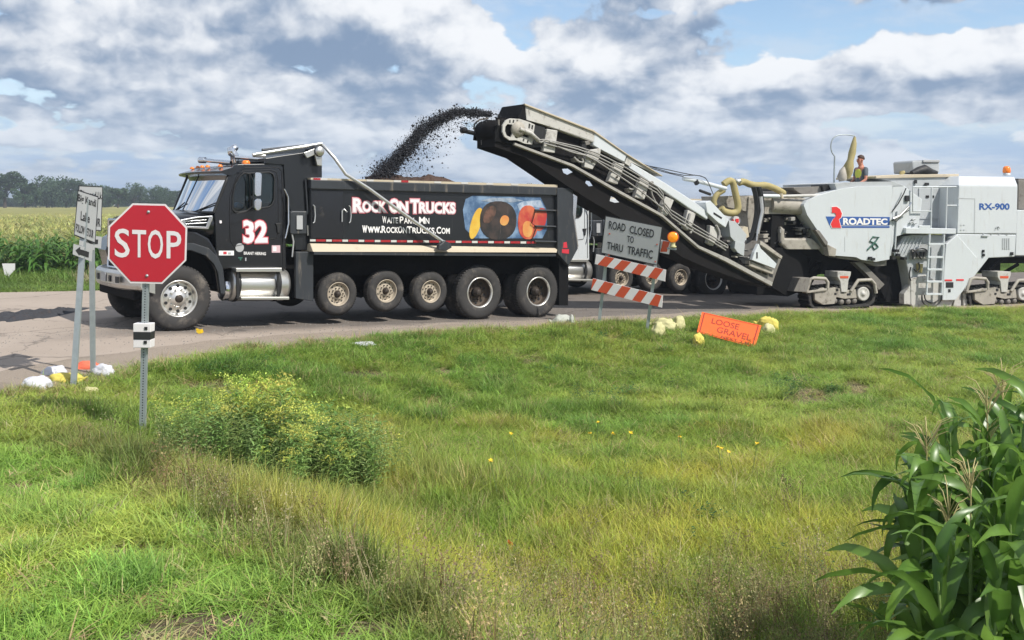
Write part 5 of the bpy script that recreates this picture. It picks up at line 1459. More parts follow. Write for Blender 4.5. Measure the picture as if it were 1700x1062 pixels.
gt('handrail', [(912, 440), (962, 440)], 'm', .0, .018, WMAT)
# chassis and dark running gear
ch = gp('chassis', [(60, 480), (240, 500), (300, 690), (600, 715), (720, 715), (720, 900), (690, 950), (600, 940), (560, 860), (440, 740), (300, 800), (262, 795), (262, 730), (170, 700), (105, 690), (60, 600)], 'm', .5, 1.9, M['under'], bev=0)
gp('chassis_strut', [(105, 690), (40, 620), (0, 600), (-20, 760), (30, 800), (60, 860), (180, 900), (240, 800), (262, 795), (240, 735), (190, 720), (160, 786), (105, 786)], 'm', .7, 1.6, M['under'], bev=0)
gp('rear_chassis', [(1130, 712), (1400, 706), (1400, 740), (1190, 740), (1188, 800), (1128, 790)], 'm', .7, 1.7, M['under'], bev=0)
for (a, b_) in (((170, 780), (235, 705)), ((200, 790), (262, 740)), ((1205, 790), (1280, 745)), ((1130, 770), (1200, 720))):
    gt('brace', [a, b_], 'm', .6, .05, M['under'])
gp('leg_strut', [(430, 735), (470, 728), (590, 850), (560, 880), (500, 800)], 'm', .2, .4, M['rail_grey'])
gp('side_rail', [(290, 640), (340, 665), (335, 705), (300, 702)], 'm', -.08, .1, M['beige_mill'])
gp('side_rail', [(228, 566), (250, 568), (296, 630), (292, 660)], 'm', -.05, .1, M['rail_grey'])
gp('chassis_beam', [(340, 700), (600, 712), (600, 752), (540, 756), (470, 730), (345, 712)], 'm', .1, .5, M['rail_grey'])
for (x, y) in ((650, 668), (655, 690), (525, 712), (510, 706), (690, 708), (630, 706)): gp('bracket', [(x, y), (x + 16, y), (x + 16, y + 14), (x, y + 14)], 'm', -.06, .1, M['dark'], None, 0)
# exposed workings under the front beam
for k in range(70):
    x, y = rnd.uniform(-40, 215), rnd.uniform(495, 650)
    if (x - 45) * .9 + 480 > y + 95: continue
    s = rnd.uniform(8, 24); gp('hydraulic_fitting', [(x, y), (x + s, y + rnd.uniform(-4, 4)), (x + s, y + s * .7), (x, y + s * .8)], 'm', rnd.uniform(.15, .4), .5, M[rnd.choice(['rail_grey', 'dark', 'beige_mill', 'hose_grey'])], None, .006)
gp('front_tank', [(52, 545), (70, 560), (72, 610), (215, 610), (250, 640), (262, 668), (80, 668), (48, 640)], 'm', .15, 1.2, M['beige_mill'], bev=.05)
# crawlers
def crawler(x0, vb, lab=None):
    def q(pts): return [(x + x0, y) for x, y in pts]
    outer = [(192, 905), (200, 880), (225, 868), (500, 846), (530, 866), (545, 900), (536, 940), (510, 962), (300, 980), (222, 980), (200, 955)]
    inner = [(208, 908), (214, 892), (230, 882), (500, 860), (520, 876), (530, 902), (523, 932), (504, 950), (300, 966), (228, 966), (212, 948)]
    tr = gp('crawler_track', q(outer), 'm', vb - .02, vb + .42, M['rubber'], None, .01, holes=[q(inner)])
    # cleats
    cl = MB(); O_ = mp_(vb, q(outer)); n = len(O_); per = 0
    for i in range(n):
        a, b = O_[i], O_[(i + 1) % n]; L = math.hypot(b[0] - a[0], b[1] - a[1]); m_ = max(1, int(round(L / .13)))
        nx_, ny_ = (b[1] - a[1]) / L, -(b[0] - a[0]) / L
        for k in range(m_):
            t = (k + .2) / m_; t2 = (k + .75) / m_
            p = (a[0] + (b[0] - a[0]) * t, a[1] + (b[1] - a[1]) * t); r = (a[0] + (b[0] - a[0]) * t2, a[1] + (b[1] - a[1]) * t2)
            cx_ = sum(z[0] for z in O_) / n; cy_ = sum(z[1] for z in O_) / n
            sg = 1 if (nx_ * (p[0] - cx_) + ny_ * (p[1] - cy_)) > 0 else -1
            cl.prism(G, [p, r, (r[0] + nx_ * sg * .035, r[1] + ny_ * sg * .035), (p[0] + nx_ * sg * .035, p[1] + ny_ * sg * .035)], vb - .03, vb + .43)
    cl.build('track_pads', M['under'], tr, kind='stuff')
    gp('crawler_core', q(inner), 'm', vb + .12, vb + .30, M['under'], tr, 0)
    for (x, y, r_, mt) in ((477, 898, 36, 'tan'), (262, 908, 42, 'tan')):
        a = mp_(vb, [(x + x0, y)])[0]; b = MB(); rr = r_ / 3.1238 / 65
        b.lathe(G.P(a[0], vb - .04, a[1]), G.V, [(0, .0), (rr * .25, 0), (rr * .3, .02), (rr * .8, .03), (rr, .01), (rr * 1.02, .06), (rr, .3)], 24)
        b.build('idler' if x > 400 else 'sprocket', M['white_dirty'] if x > 400 else M['beige_mill'], tr)
    gp('roller_frame', q([(225, 880), (330, 865), (400, 880), (440, 875), (445, 920), (380, 925), (340, 915), (330, 950), (270, 955), (228, 930)]), 'm', vb - .05, vb + .05, M['beige_mill'], tr)
    for x, y in ((330, 935), (365, 940), (400, 938), (432, 934)):
        a = mp_(vb, [(x + x0, y)])[0]; b = MB(); b.lathe(G.P(a[0], vb - .03, a[1]), G.V, [(0, 0), (.06, 0), (.075, .03), (.075, .3)], 12); b.build('roller', M['rail_grey'], tr)
    for (x, y, w_, h_) in ((338, 870, 12, 14), (366, 878, 14, 18), (395, 896, 18, 10), (330, 893, 10, 10)): gp('frame_slot', q([(x, y), (x + w_, y), (x + w_, y + h_), (x, y + h_)]), 'm', vb - .06, vb - .05, M['dark'], tr, 0)
    gp('yoke', q([(345, 783), (416, 783), (414, 800), (402, 830), (396, 890), (366, 890), (360, 835), (346, 812)]), 'm', vb - .08, vb + .5, M['white_dirty'], tr, .01)
    gp('yoke_label', q([(358, 806), (402, 806), (401, 818), (359, 818)]), 'm', vb - .085, vb - .08, M['orange_film'], tr, 0)
    b = MB()
    for pts in ([(183, 888), (205, 822), (222, 816), (282, 820), (294, 838), (292, 870)], [(414, 885), (452, 828), (520, 826), (536, 845), (545, 895)]):
        P3 = [G.P(*(lambda z: (z[0], vb - .06, z[1]))(mp_(vb - .06, q([p]))[0])) for p in pts]; bb = MB(); bb.tube(P3, .045, 8); bb.build('track_guard', M['beige_mill'], tr)
    gp('track_guard_plate', q([(183, 886), (292, 870), (292, 882), (183, 896)]), 'm', vb - .09, vb + .1, M['beige_mill'], tr)
    return tr
crawler(0, .05); crawler(830, .05); crawler(0, 1.85); crawler(830, 1.85)
gp('step_box', [(118, 886), (150, 815), (205, 815), (190, 890)], 'm', -.05, .3, M['rail_grey'])
gp('bumper_block', [(-75, 830), (40, 820), (110, 830), (108, 905), (-75, 905)], 'm', .3, 1.6, M['under'], bev=.03)
# front beam with hydraulic cylinder
beam = gp('front_beam', [(130, 268), (350, 262), (520, 268), (700, 278), (712, 330), (718, 385), (560, 388), (435, 388), (330, 372), (140, 330)], 'h', .25, 1.1, M['beige_mill'], bev=.05)
gp('beam_box', [(520, 285), (690, 290), (690, 318), (520, 318)], 'h', .2, .26, M['white_dirty'], beam)
gp('beam_slot', [(630, 352), (672, 354), (670, 368), (630, 366)], 'h', .23, .26, M['dark'], beam, 0)
gt('lift_cylinder', [(432, 266), (565, 268)], 'h', .12, .05, WMAT, beam)
gt('lift_cylinder_rod', [(565, 268), (820, 262)], 'h', .12, .04, M['white_dirty'], beam)
gt('cylinder_eye', [(556, 252), (562, 282)], 'h', .10, .05, M['tan'], beam)
gt('cross_tube', [(480, 325), (720, 340)], 'h', .35, .22, M['beige_mill'], beam, 14)
gp('column', [(340, 270), (430, 268), (425, 390), (395, 520), (340, 520), (330, 400)], 'h', .2, .8, M['beige_mill'], bev=.02)
gp('canopy_plate', [(640, 208), (836, 200), (830, 240), (745, 262), (690, 250), (650, 225)], 'h', .4, 2.2, M['rail_grey'])
gp('canopy_plate', [(575, 235), (650, 222), (735, 246), (800, 262), (560, 262)], 'h', .7, 2.0, M['rail_grey'])
gp('canopy_hinge', [(835, 192), (868, 186), (905, 196), (960, 190), (958, 205), (890, 232), (850, 240)], 'h', .3, .8, M['dark'])
# khaki suction ducts
gt('suction_duct', [(168, 188), (205, 160), (232, 168), (244, 230), (262, 300), (268, 345), (258, 375), (225, 385), (170, 372), (150, 345)], 'h', [.0] * 10, .085, M['duct'], None, 12, 2)
gt('suction_duct', [(270, 178), (300, 165), (350, 190), (410, 196), (450, 190), (520, 215), (575, 248)], 'h', [.1, .1, .15, .2, .3, .4, .5], .085, M['duct'], None, 12, 2)
gt('suction_duct', [(170, 225), (120, 255), (100, 300), (108, 330)], 'h', .1, .07, M['duct'], None, 10, 2)
gt('duct_clamp', [(245, 158), (265, 170), (280, 160)], 'h', -.02, .06, M['alu_tube'], None, 8)
# hanging hoses and hinge arm at the conveyor root
for k in range(7):
    o = k * 9
    gt('hydraulic_hose', [(362 + o, 205), (378 + o, 260), (388 + o, 350), (375 + o, 450), (345 + o * .8, 560), (305 + o * .6, 625), (280 + o * .5, 650)], 'h', -.15 - .02 * (k % 3), .032, M['hose'], None, 7, 2)
gt('lift_ram', [(420, 270), (430, 370), (412, 450), (398, 520)], 'h', -.22, .05, M['alu_tube'])
gt('lift_ram_rod', [(398, 520), (385, 620)], 'h', -.22, .035, M['chrome'])
gp('warning_roundel_plate', oval(250, 432, 36, 30, 20), 'h', .15, .2, M['sign_back'], None, 0)
gp('warning_roundel_mark', [(222, 425), (240, 425), (240, 450), (222, 450)], 'h', .13, .15, M['red_print'], None, 0)
gp('warning_roundel_mark', [(252, 420), (272, 420), (272, 446), (252, 446)], 'h', .13, .15, M['red_print'], None, 0)
# folded umbrella, pole, cooler box, beacon
gt('umbrella_pole', [(326, 330), (330, 185)], 'm', .9, .022, M['galv']); gt('umbrella_hook', [(330, 185), (314, 165), (308, 125), (322, 88), (350, 73), (400, 73), (436, 80)], 'm', .9, .016, M['galv'], None, 6, 2)
def cloth(name, pts, rs, mat, v):
    P3 = [G.P(*(lambda z: (z[0], v, z[1]))(mp_(v, [p])[0])) for p in pts]; b = MB(); b.tube(P3, rs, 12); return b.build(name, mat, mill)
cloth('folded_umbrella', [(434, 84), (430, 120), (420, 170), (412, 205), (402, 240), (403, 275), (398, 300)], [.03, .075, .10, .085, .14, .10, .05], M['duct'], .95)
cloth('rolled_cover', [(378, 240), (372, 262), (368, 290), (372, 312)], [.03, .09, .13, .10], M['beige_mill'], .8)
cl_ = gp('cooler_box', [(733, 214), (740, 208), (874, 206), (874, 268), (858, 276), (736, 272)], 'm', .9, 1.7, M['grey_mill'], bev=.03)
gp('cooler_lid', [(790, 204), (876, 203), (876, 216), (790, 216)], 'm', .86, 1.74, M['sign_grey'], cl_, .01)
cloth('rolled_jacket', [(730, 275), (765, 262), (795, 256), (830, 268), (860, 270)], [.08, .12, .15, .10, .05], M['dark'], .8)
cloth('exhaust_cap', [(672, 300), (678, 270), (690, 268)], [.03, .07, .05], M['duct'], .9)
a = mp_(.9, [(1222, 284)])[0]; mb = MB(); mb.lathe(G.P(a[0], .9, a[1]), (0, 0, 1), [(.10, 0), (.10, .06), (.06, .07)], 16); mb.build('beacon_base', WMAT, mill)
mb = MB(); mb.lathe(G.P(a[0], .9, a[1] + .07), (0, 0, 1), [(.10, 0), (.11, .05), (.10, .14), (.06, .19), (0, .195)], 18); mb.build('beacon', M['amber'], mill)
for k, x in enumerate((560, 575, 592, 606, 690)): cloth('deck_control', [(x, 300), (x, 286)], [.02, .05], M[('dark', 'duct')[k % 2]], .8)

# ================================================================ CONVEYOR
K = Fr(6.47, 25.0, 0.0, 35.0, 0.0)
def kp(name, pts, crop, v0, v1, mat, parent, bev=.008, holes=()):
    b = MB(); b.prism(K, K.pl(v0, pts, crop), v0, v1, holes=[K.pl(v0, h, crop) for h in holes]); return b.build(name, mat, parent, bevel=bev)
def kt(name, pts, crop, v, r, mat, parent, seg=8, sm=0):
    vv = v if isinstance(v, (list, tuple)) else [v] * len(pts)
    P3 = [K.P(*(lambda q: (q[0], z, q[1]))(K.pl(z, [p], crop)[0])) for p, z in zip(pts, vv)]
    for _ in range(sm):
        Q = [P3[0]]
        for i in range(len(P3) - 1): Q += [P3[i] * .75 + P3[i + 1] * .25, P3[i] * .25 + P3[i + 1] * .75]
        P3 = Q + [P3[-1]]
    b = MB(); b.tube(P3, r, seg); return b.build(name, mat, parent)
def C2P(x, y): return cr('c', x, y)
def D2P(x, y): return cr('d', x, y)
conv = mill
# top cover (white) in three lengths
TOP = [C2P(556, 93), C2P(1040, 281), C2P(1275, 450), C2P(1529, 600), D2P(330, 255), D2P(470, 345), D2P(545, 405)]
LOWC = [C2P(566, 205), C2P(725, 250), C2P(1000, 352), C2P(1100, 400), C2P(1270, 500), C2P(1400, 590), C2P(1529, 668), D2P(330, 292), D2P(440, 375), D2P(540, 440)]
kp('belt_cover', [C2P(556, 93), C2P(1046, 283), C2P(1080, 325), C2P(1052, 372), C2P(1000, 352), C2P(725, 252), C2P(566, 206)], None, 0.0, .80, M['white_dirty'], mill, .03)
kp('belt_cover', [C2P(1048, 290), C2P(1282, 452), C2P(1262, 505), C2P(1100, 420), C2P(1040, 385)], None, -.01, .80, WMAT, mill, .03)
kp('belt_cover', [C2P(1284, 458), C2P(1400, 520), C2P(1529, 605), D2P(150, 155), D2P(150, 178), C2P(1470, 640), C2P(1262, 512)], None, .0, .80, M['white_dirty'], mill, .03)
kp('belt_cover', [D2P(140, 148), D2P(330, 262), D2P(470, 352), D2P(552, 415), D2P(545, 452), D2P(440, 385), D2P(330, 310), D2P(140, 182)], None, .0, .80, WMAT, mill, .02)
kp('cover_lip', [C2P(556, 90), C2P(1046, 279), C2P(1284, 447), C2P(1529, 598), C2P(1529, 607), C2P(1284, 458), C2P(1040, 290), C2P(560, 104)], None, -.04, .02, M['tan'], mill, .01)
kp('discharge_hood', [C2P(550, 99), C2P(562, 92), C2P(572, 206), C2P(512, 206), C2P(510, 190)], None, -.01, .79, M['under'], mill, .02)
# dark inner side behind the openings
kp('belt_side', [C2P(360, 190), C2P(560, 205), C2P(1000, 345), C2P(1262, 500), C2P(1529, 650), D2P(330, 290), D2P(560, 450), D2P(700, 640), D2P(740, 690), D2P(600, 640), C2P(1529, 880), C2P(900, 525), C2P(490, 372), C2P(380, 330)], None, .12, .17, M['belt'], mill, 0)
# belly
holesb = [[C2P(820, 553), C2P(868, 550), C2P(902, 575), C2P(860, 596), C2P(830, 580)], [C2P(990, 634), C2P(1022, 640), C2P(1044, 672), C2P(1010, 676), C2P(984, 652)], [C2P(1165, 744), C2P(1192, 752), C2P(1232, 788), C2P(1195, 792), C2P(1156, 780)]]
belly = kp('belly_cover', [C2P(345, 345), C2P(350, 300), C2P(400, 250), C2P(490, 372), C2P(900, 525), C2P(1529, 890), D2P(620, 640), D2P(870, 792), D2P(862, 803), D2P(700, 758), D2P(540, 700), D2P(415, 645), D2P(290, 560), D2P(90, 440), D2P(-40, 365), C2P(1140, 850), C2P(870, 682), C2P(560, 470), C2P(345, 395)], None, .06, .10, M['belt'], mill, .0, holes=holesb)
und = [D2P(870, 792), D2P(862, 803), D2P(700, 758), D2P(540, 700), D2P(415, 645), D2P(290, 560), D2P(90, 440), D2P(-40, 365), C2P(1140, 850), C2P(870, 682), C2P(560, 470), C2P(345, 395)]
uq = K.pl(.1, und)
ub = MB(); ub.loft([[K.P(a, v_, b + dz) for (a, b) in uq] for v_, dz in ((.06, .0), (.78, .0))], closed=False, caps=False, smooth=False); ub.build('belly_underside', M['belt'], mill, recalc=False)
kp('belly_far_side', [und[0], und[2], und[5], und[8], und[10], und[11], C2P(230, 260), C2P(700, 430), C2P(1100, 640), D2P(300, 400), D2P(600, 620), D2P(860, 760)][:6] + [C2P(200, 300), C2P(520, 420), C2P(820, 545), C2P(1140, 720), D2P(100, 330), D2P(400, 560), D2P(700, 720)], None, 1.05, 1.1, M['belt'], mill, 0) if False else None
kp('head_fill', [(345, 290), (345, 395), (560, 470), (560, 330)], 'c', .10, .74, M['belt'], mill, 0)
# lower rail
kp('lower_rail', [C2P(488, 368), C2P(900, 520), C2P(1200, 690), C2P(1529, 872), D2P(500, 585), D2P(650, 650), D2P(884, 776), D2P(880, 796), D2P(640, 668), D2P(500, 600), C2P(1529, 892), C2P(1200, 712), C2P(900, 540), C2P(484, 384)], None, -.04, .10, M['rail_pale'], mill, .006)
# side posts
for k, q in enumerate([[(715, 270), (790, 282), (770, 440), (690, 428), (694, 372)], [(1010, 420), (1096, 405), (1088, 470), (1035, 556), (978, 538), (985, 480)], [(1200, 505), (1262, 520), (1238, 600), (1212, 662), (1148, 640), (1165, 592)], [(1378, 610), (1448, 640), (1425, 700), (1400, 770), (1335, 750), (1352, 690)]]):
    p_ = kp('side_post', q, 'c', -.02, .10, M['white_dirty'], mill, .012)
    kt('post_bolt', [(sum(z[0] for z in q) / len(q), sum(z[1] for z in q) / len(q) + 20), (sum(z[0] for z in q) / len(q) + 6, sum(z[1] for z in q) / len(q) + 26)], 'c', -.04, .025, M['rail_grey'], p_)
for q in ([(330, 330), (372, 350), (352, 400), (335, 432), (300, 415), (312, 370)], [(445, 400), (485, 420), (468, 480), (448, 508), (425, 495), (432, 450)], [(560, 480), (605, 500), (592, 560), (575, 588), (548, 572), (556, 530)]):
    kp('side_post', q, 'd', -.02, .10, M['white_dirty'], mill, .012)
# cable rails and hoses along the side
lines_ = [[(650, 350), (700, 345), (1010, 415), (1200, 505), (1380, 610), (1529, 700)], [(690, 372), (990, 450), (1180, 545), (1360, 650), (1529, 745)], [(730, 360), (1000, 432), (1195, 530), (1370, 632), (1529, 722)], [(790, 395), (900, 440), (1010, 462), (1190, 580), (1350, 690), (1529, 830)]]
ends_ = [[(320, 380), (450, 462), (560, 530), (650, 585)], [(330, 420), (450, 500), (560, 560), (640, 610)], [(325, 400), (450, 482), (560, 545), (648, 598)], [(250, 360), (330, 450), (420, 480)]]
for k, l in enumerate(lines_):
    pts = [C2P(*p) for p in l] + [D2P(*p) for p in ends_[k]] if k < 3 else [C2P(*p) for p in l]
    kt('side_cable', pts, None, -.06 - .01 * k, .016, M['hose_grey'], mill, 6, 1)
for a in ([(600, 300), (660, 372), (700, 350)], [(905, 470), (930, 500), (975, 510), (960, 480)], [(1290, 690), (1310, 700), (1330, 690)], [(1440, 670), (1460, 760), (1529, 850)]):
    kt('side_cable', a, 'c', -.05, .022, M['hose_grey'], mill, 6, 1)
for a in ([(455, 420), (440, 470), (470, 500), (455, 520)], [(395, 470), (420, 480), (440, 500)], [(590, 480), (610, 520), (600, 560)]):
    kt('side_cable', a, 'd', -.05, .03, M['hose_grey'], mill, 6, 1)
for (x, y) in ((920, 490), (950, 470), (1300, 705), (975, 395), (1000, 370), (1450, 655)):
    kp('side_fitting', [(x - 18, y - 12), (x + 14, y - 16), (x + 22, y + 10), (x - 10, y + 16)], 'c', -.03, .1, M['rail_grey' if x != 975 else 'dark'], mill, .008)
# slotted guard at the head drum
gu = [(400, 290), (402, 245), (425, 210), (455, 196), (520, 200), (590, 222), (628, 240), (610, 380), (560, 375), (500, 350), (450, 350), (415, 325)]
gh = [[(418, 285), (420, 255), (436, 236), (470, 240), (476, 290), (460, 330), (430, 318)], [(490, 240), (510, 238), (520, 300), (505, 340), (485, 330)], [(538, 300), (590, 318), (584, 336), (540, 322)], [(585, 232), (598, 236), (594, 270), (582, 266)], [(606, 242), (618, 246), (614, 276), (602, 272)],
      [(448, 208), (458, 206), (458, 228), (446, 230)], [(474, 206), (484, 207), (482, 230), (470, 228)], [(500, 208), (510, 210), (508, 230), (498, 229)], [(545, 338), (556, 341), (552, 362), (541, 358)], [(575, 348), (586, 351), (582, 372), (571, 368)]]
drum_guard = kp('drum_guard', gu, 'c', -.06, -.02, M['white_dirty'], mill, .0, holes=gh)
kp('drum_box', [(405, 240), (500, 205), (700, 262), (700, 400), (600, 400), (420, 340)], 'c', .02, .3, M['dark'], mill, 0)
c_ = K.pl(0, [(500, 275)], 'c')[0]; mb = MB(); mb.lathe(K.P(c_[0], -.12, c_[1]), K.V, [(0, 0), (.10, 0), (.12, .03), (.16, .05), (.16, .1)], 18); mb.build('drum_motor', M['beige_mill'], mill)
kt('drum_arm', [(520, 270), (600, 300), (655, 352)], 'c', -.12, .04, M['white_dirty'], mill)
# head pulley and scraper at the very tip
c_ = K.pl(.1, [(395, 285)], 'c')[0]; mb = MB(); mb.lathe(K.P(c_[0], .06, c_[1]), K.V, [(0, 0), (.2, 0), (.235, .02), (.235, .70), (.2, .72), (0, .72)], 28); mb.build('head_pulley', M['belt'], mill)
for va in (.02, .74):
    kp('head_side_plate', [(345, 300), (352, 250), (390, 212), (480, 215), (500, 330), (560, 375), (560, 410), (345, 355)], 'c' if va < .5 else 'c', va, va + .05, M['under'], mill) if va < .5 else kp('head_side_plate', [(205, 300), (232, 232), (290, 205), (400, 215), (420, 330), (480, 365), (480, 400), (200, 350)], 'c', va, va + .05, M['under'], mill)
kt('head_guard_ring', [(196, 275), (206, 232), (240, 205), (300, 196)], 'c', .74, .018, M['rail_grey'], mill, 6)
kt('scraper_arm', [(130, 285), (215, 305)], 'c', .74, .045, M['dark'], mill)
c_ = K.pl(.74, [(128, 280)], 'c')[0]; mb = MB(); mb.lathe(K.P(c_[0], .68, c_[1]), K.V, [(0, 0), (.055, 0), (.065, .02), (.065, .12), (0, .12)], 16); mb.build('scraper_roller', M['dark'], mill)
kt('side_pin', [(372, 205), (374, 245)], 'c', -.04, .02, M['rail_grey'], mill, 6)
kt('side_pin', [(248, 350), (250, 385)], 'c', .0, .015, M['dark'], mill, 6)
# wires above the conveyor
for a in ([(140, 130), (210, 165), (400, 222), (500, 220), (535, 235)], [(200, 165), (330, 190), (440, 215), (520, 226), (545, 245), (575, 320)], [(150, 150), (300, 200), (420, 228)]):
    kt('stay_wire', a, 'd', .2, .010, M['hose'], mill, 5, 1)
kt('upper_ram', [(420, 238), (490, 250), (640, 290)], 'd', .3, .05, WMAT, mill); kt('upper_ram_end', [(482, 248), (492, 266)], 'd', .28, .06, M['dark'], mill)
kt('upper_ram_rod', [(505, 300), (560, 320)], 'd', .1, .035, M['dark'], mill)
# gusset plates near the root of the conveyor
kp('root_plate', [(535, 362), (560, 352), (580, 372), (655, 452), (640, 492), (600, 465), (545, 415)], 'd', -.05, .6, WMAT, mill, .01)
kp('plate_slot', [(578, 412), (622, 440), (618, 448), (576, 422)], 'd', -.055, -.05, M['dark'], mill, 0)
kp('root_box', [(655, 455), (690, 460), (750, 530), (735, 580), (700, 580), (665, 540)], 'd', .0, .6, M['grey_mill'], mill)
kp('root_box', [(735, 485), (755, 490), (762, 540), (742, 550), (722, 510)], 'd', .1, .5, M['tan'], mill)
kp('root_box', [(690, 560), (740, 575), (735, 640), (705, 625), (686, 600)], 'd', -.02, .4, M['grey_mill'], mill)
for k in range(20):
    x, y = rnd.uniform(600, 760), 0; y = 560 + (x - 600) * .62 + rnd.uniform(-45, 25); s = rnd.uniform(7, 20)
    kp('hydraulic_fitting', [(x, y), (x + s, y + rnd.uniform(-5, 5)), (x + s * .9, y + s * .7), (x, y + s * .6)], 'd', rnd.uniform(-.06, .1), .3, M[rnd.choice(['rail_grey', 'dark', 'hose_grey', 'beige_mill', 'dark'])], mill, .004)
kp('lower_root', [(765, 640), (830, 560), (935, 640), (905, 720), (882, 790), (760, 700)], 'd', .1, 1.0, M['rail_grey'], mill, .02)
kp('root_triangle', [(812, 575), (822, 600), (905, 680), (895, 705), (778, 660), (790, 620)], 'd', -.12, -.02, M['white_mill'], mill, .015)
kp('root_lug', [(800, 620), (806, 620), (806, 652), (800, 652)], 'd', -.13, -.12, M['dark'], mill, 0)
kp('root_rail', [(820, 560), (935, 640), (930, 655), (818, 580)], 'd', -.02, .08, M['beige_mill'], mill)
kp('root_rail', [(762, 665), (890, 715), (884, 735), (762, 690)], 'd', -.05, .08, M['beige_mill'], mill)
for x in (800, 832, 864): kp('root_slot', [(x, 695 + (x - 800) * .35), (x + 20, 702 + (x - 800) * .35), (x + 20, 728 + (x - 800) * .35), (x, 720 + (x - 800) * .35)], 'd', .09, .11, M['dark'], mill, 0)
kp('root_mass', [(900, 600), (985, 590), (1060, 640), (1080, 800), (960, 850), (880, 800), (905, 720)], 'd', .5, 1.8, M['under'], mill, 0)
kp('root_mass', [(880, 430), (940, 430), (960, 640), (870, 600)], 'd', .6, 1.4, M['under'], mill, 0)

# ================================================================ flying millings
def spray():
    path = [((905 - 90, 190), 20.75, 7), ((790, 187), 20.7, 9), ((758, 186), 20.6, 11), ((730, 198), 20.5, 14), ((700, 216), 20.4, 19), ((682, 240), 20.3, 19), ((662, 262), 20.2, 20), ((640, 282), 20.1, 24), ((628, 300), 20.0, 28)]
    W = [(CAMP + ray(*p) * y, s / FOC * y) for p, y, s in path]
    b = MB(); r = random.Random(3)
    fc = [(0, 2, 4), (2, 1, 4), (1, 3, 4), (3, 0, 4), (2, 0, 5), (1, 2, 5), (3, 1, 5), (0, 3, 5)]
    for i in range(30000):
        t = r.random() ** .9 * (len(W) - 1); k = min(int(t), len(W) - 2); f = t - k
        c = W[k][0].lerp(W[k + 1][0], f); s = (W[k][1] * (1 - f) + W[k + 1][1] * f) * 1.25
        sp = .9 if r.random() < .91 else 1.8
        clump = .55 + .75 * abs(mnoise.noise(Vector((t * 3.1, 0, 2))))
        o = Vector((r.gauss(0, 1), r.gauss(0, 1), r.gauss(0, .9))) * s * .48 * sp * clump
        if sp > 1: o += Vector((r.uniform(0, .35), 0, -r.uniform(0, .30)))
        q = r.uniform(.004, .0105) if r.random() < .95 else r.uniform(.014, .028)
        d = [Vector((1, 0, 0)), Vector((-1, 0, 0)), Vector((0, 1, 0)), Vector((0, -1, 0)), Vector((0, 0, 1)), Vector((0, 0, -1))]
        b.add([c + o + e * q * r.uniform(.6, 1.3) for e in d], fc)
    for i in range(14):
        p = CAMP + ray(r.uniform(640, 760), r.uniform(225, 300)) * 20.3; q = r.uniform(.012, .025)
        b.add([p + e * q * r.uniform(.6, 1.3) for e in d], fc)
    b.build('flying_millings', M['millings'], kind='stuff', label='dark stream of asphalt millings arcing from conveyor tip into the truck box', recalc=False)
spray()
# ================================================================ SIGNS
def root_at(name, label, cat, p, group=None): return thing(name, label, cat, tuple(p), group)
def fprism(fr, name, pts, crop, v0, v1, mat, parent, bev=0, holes=()):
    b = MB(); b.prism(fr, fr.pl(v0, pts, crop), v0, v1, holes=[fr.pl(v0, h, crop) for h in holes]); return b.build(name, mat, parent, bevel=bev)
def ftext(fr, name, body, q, crop, v, mat, parent, off=.02, sp=1.0):
    b = MB(); text_on(b, body, quadfn(fr, v, q, crop), off, sp); return b.build(name, mat, parent, recalc=False)
def ftube(fr, name, pts, crop, v, r, mat, parent, seg=8):
    b = MB(); b.tube([fr.P(*(lambda z: (z[0], v, z[1]))(fr.pl(v, [p], crop)[0])) for p in pts], r, seg); return b.build(name, mat, parent)
# ---- stop sign
YS = 9.8
SF = Fr((245 - CX) / FOC * YS, YS, 0, 0)
ss = root_at('stop_sign', 'red octagonal stop sign on a perforated steel post in the grass', 'stop sign', SF.P(-.05, .05, gz(SF.O.x, YS)))
octo = [(375, 366), (545, 370), (658, 492), (653, 663), (529, 784), (362, 780), (247, 655), (250, 486)]
ox, oy = sum(p[0] for p in octo) / 8, sum(p[1] for p in octo) / 8
sc_ = lambda k: [(ox + (x - ox) * k, oy + (y - oy) * k) for x, y in octo]
plate = fprism(SF, 'sign_plate', octo, 'a', 0, .004, M['white_film'], ss, .001)
fprism(SF, 'red_face', sc_(.955), 'a', -.003, -.001, M['sign_red'], plate)
for body, x0, x1 in (('S', 284, 358), ('T', 374, 444), ('O', 455, 532), ('P', 553, 626)):
    f = lambda x, y: (x, y + (x - 284) * .035 - 3)
    h0, h1 = (505, 643)
    if body in 'SO': h0 -= 4; h1 += 4
    ftext(SF, 'lettering', body, [f(x0, h0), f(x1, h0), f(x1, h1), f(x0, h1)], 'a', -.006, M['white_film'], plate, .010)
for x, y in ((458, 411), (450, 742)):
    a = SF.pl(0, [(x, y)], 'a')[0]; b = MB(); b.lathe(SF.P(a[0], -.012, a[1]), SF.V, [(0, -.004), (.008, -.002), (.014, .004), (.016, .010)], 12); b.build('bolt', M['galv'], plate)
pa, pb = SF.pl(.03, [(459 / 3.1227 + 100, 360), (234.5, 790)], None)
pa = SF.pl(.03, [(244.5, 345)], None)[0]
dirp = (pb[0] - pa[0], pb[1] - pa[1]); Lp = math.hypot(*dirp); dp = (dirp[0] / Lp, dirp[1] / Lp)
b = MB(); hw = .028
def pp(t, s, v): return SF.P(pa[0] + dp[0] * t - dp[1] * s, v, pa[1] + dp[1] * t + dp[0] * s)
for (s0, s1, v0, v1) in ((-hw, hw, .022, .026), (-hw, -hw + .006, .026, .06), (hw - .006, hw, .026, .06)):
    b.hexa([pp(0, s0, v0), pp(0, s1, v0), pp(0, s1, v1), pp(0, s0, v1), pp(Lp, s0, v0), pp(Lp, s1, v0), pp(Lp, s1, v1), pp(Lp, s0, v1)])
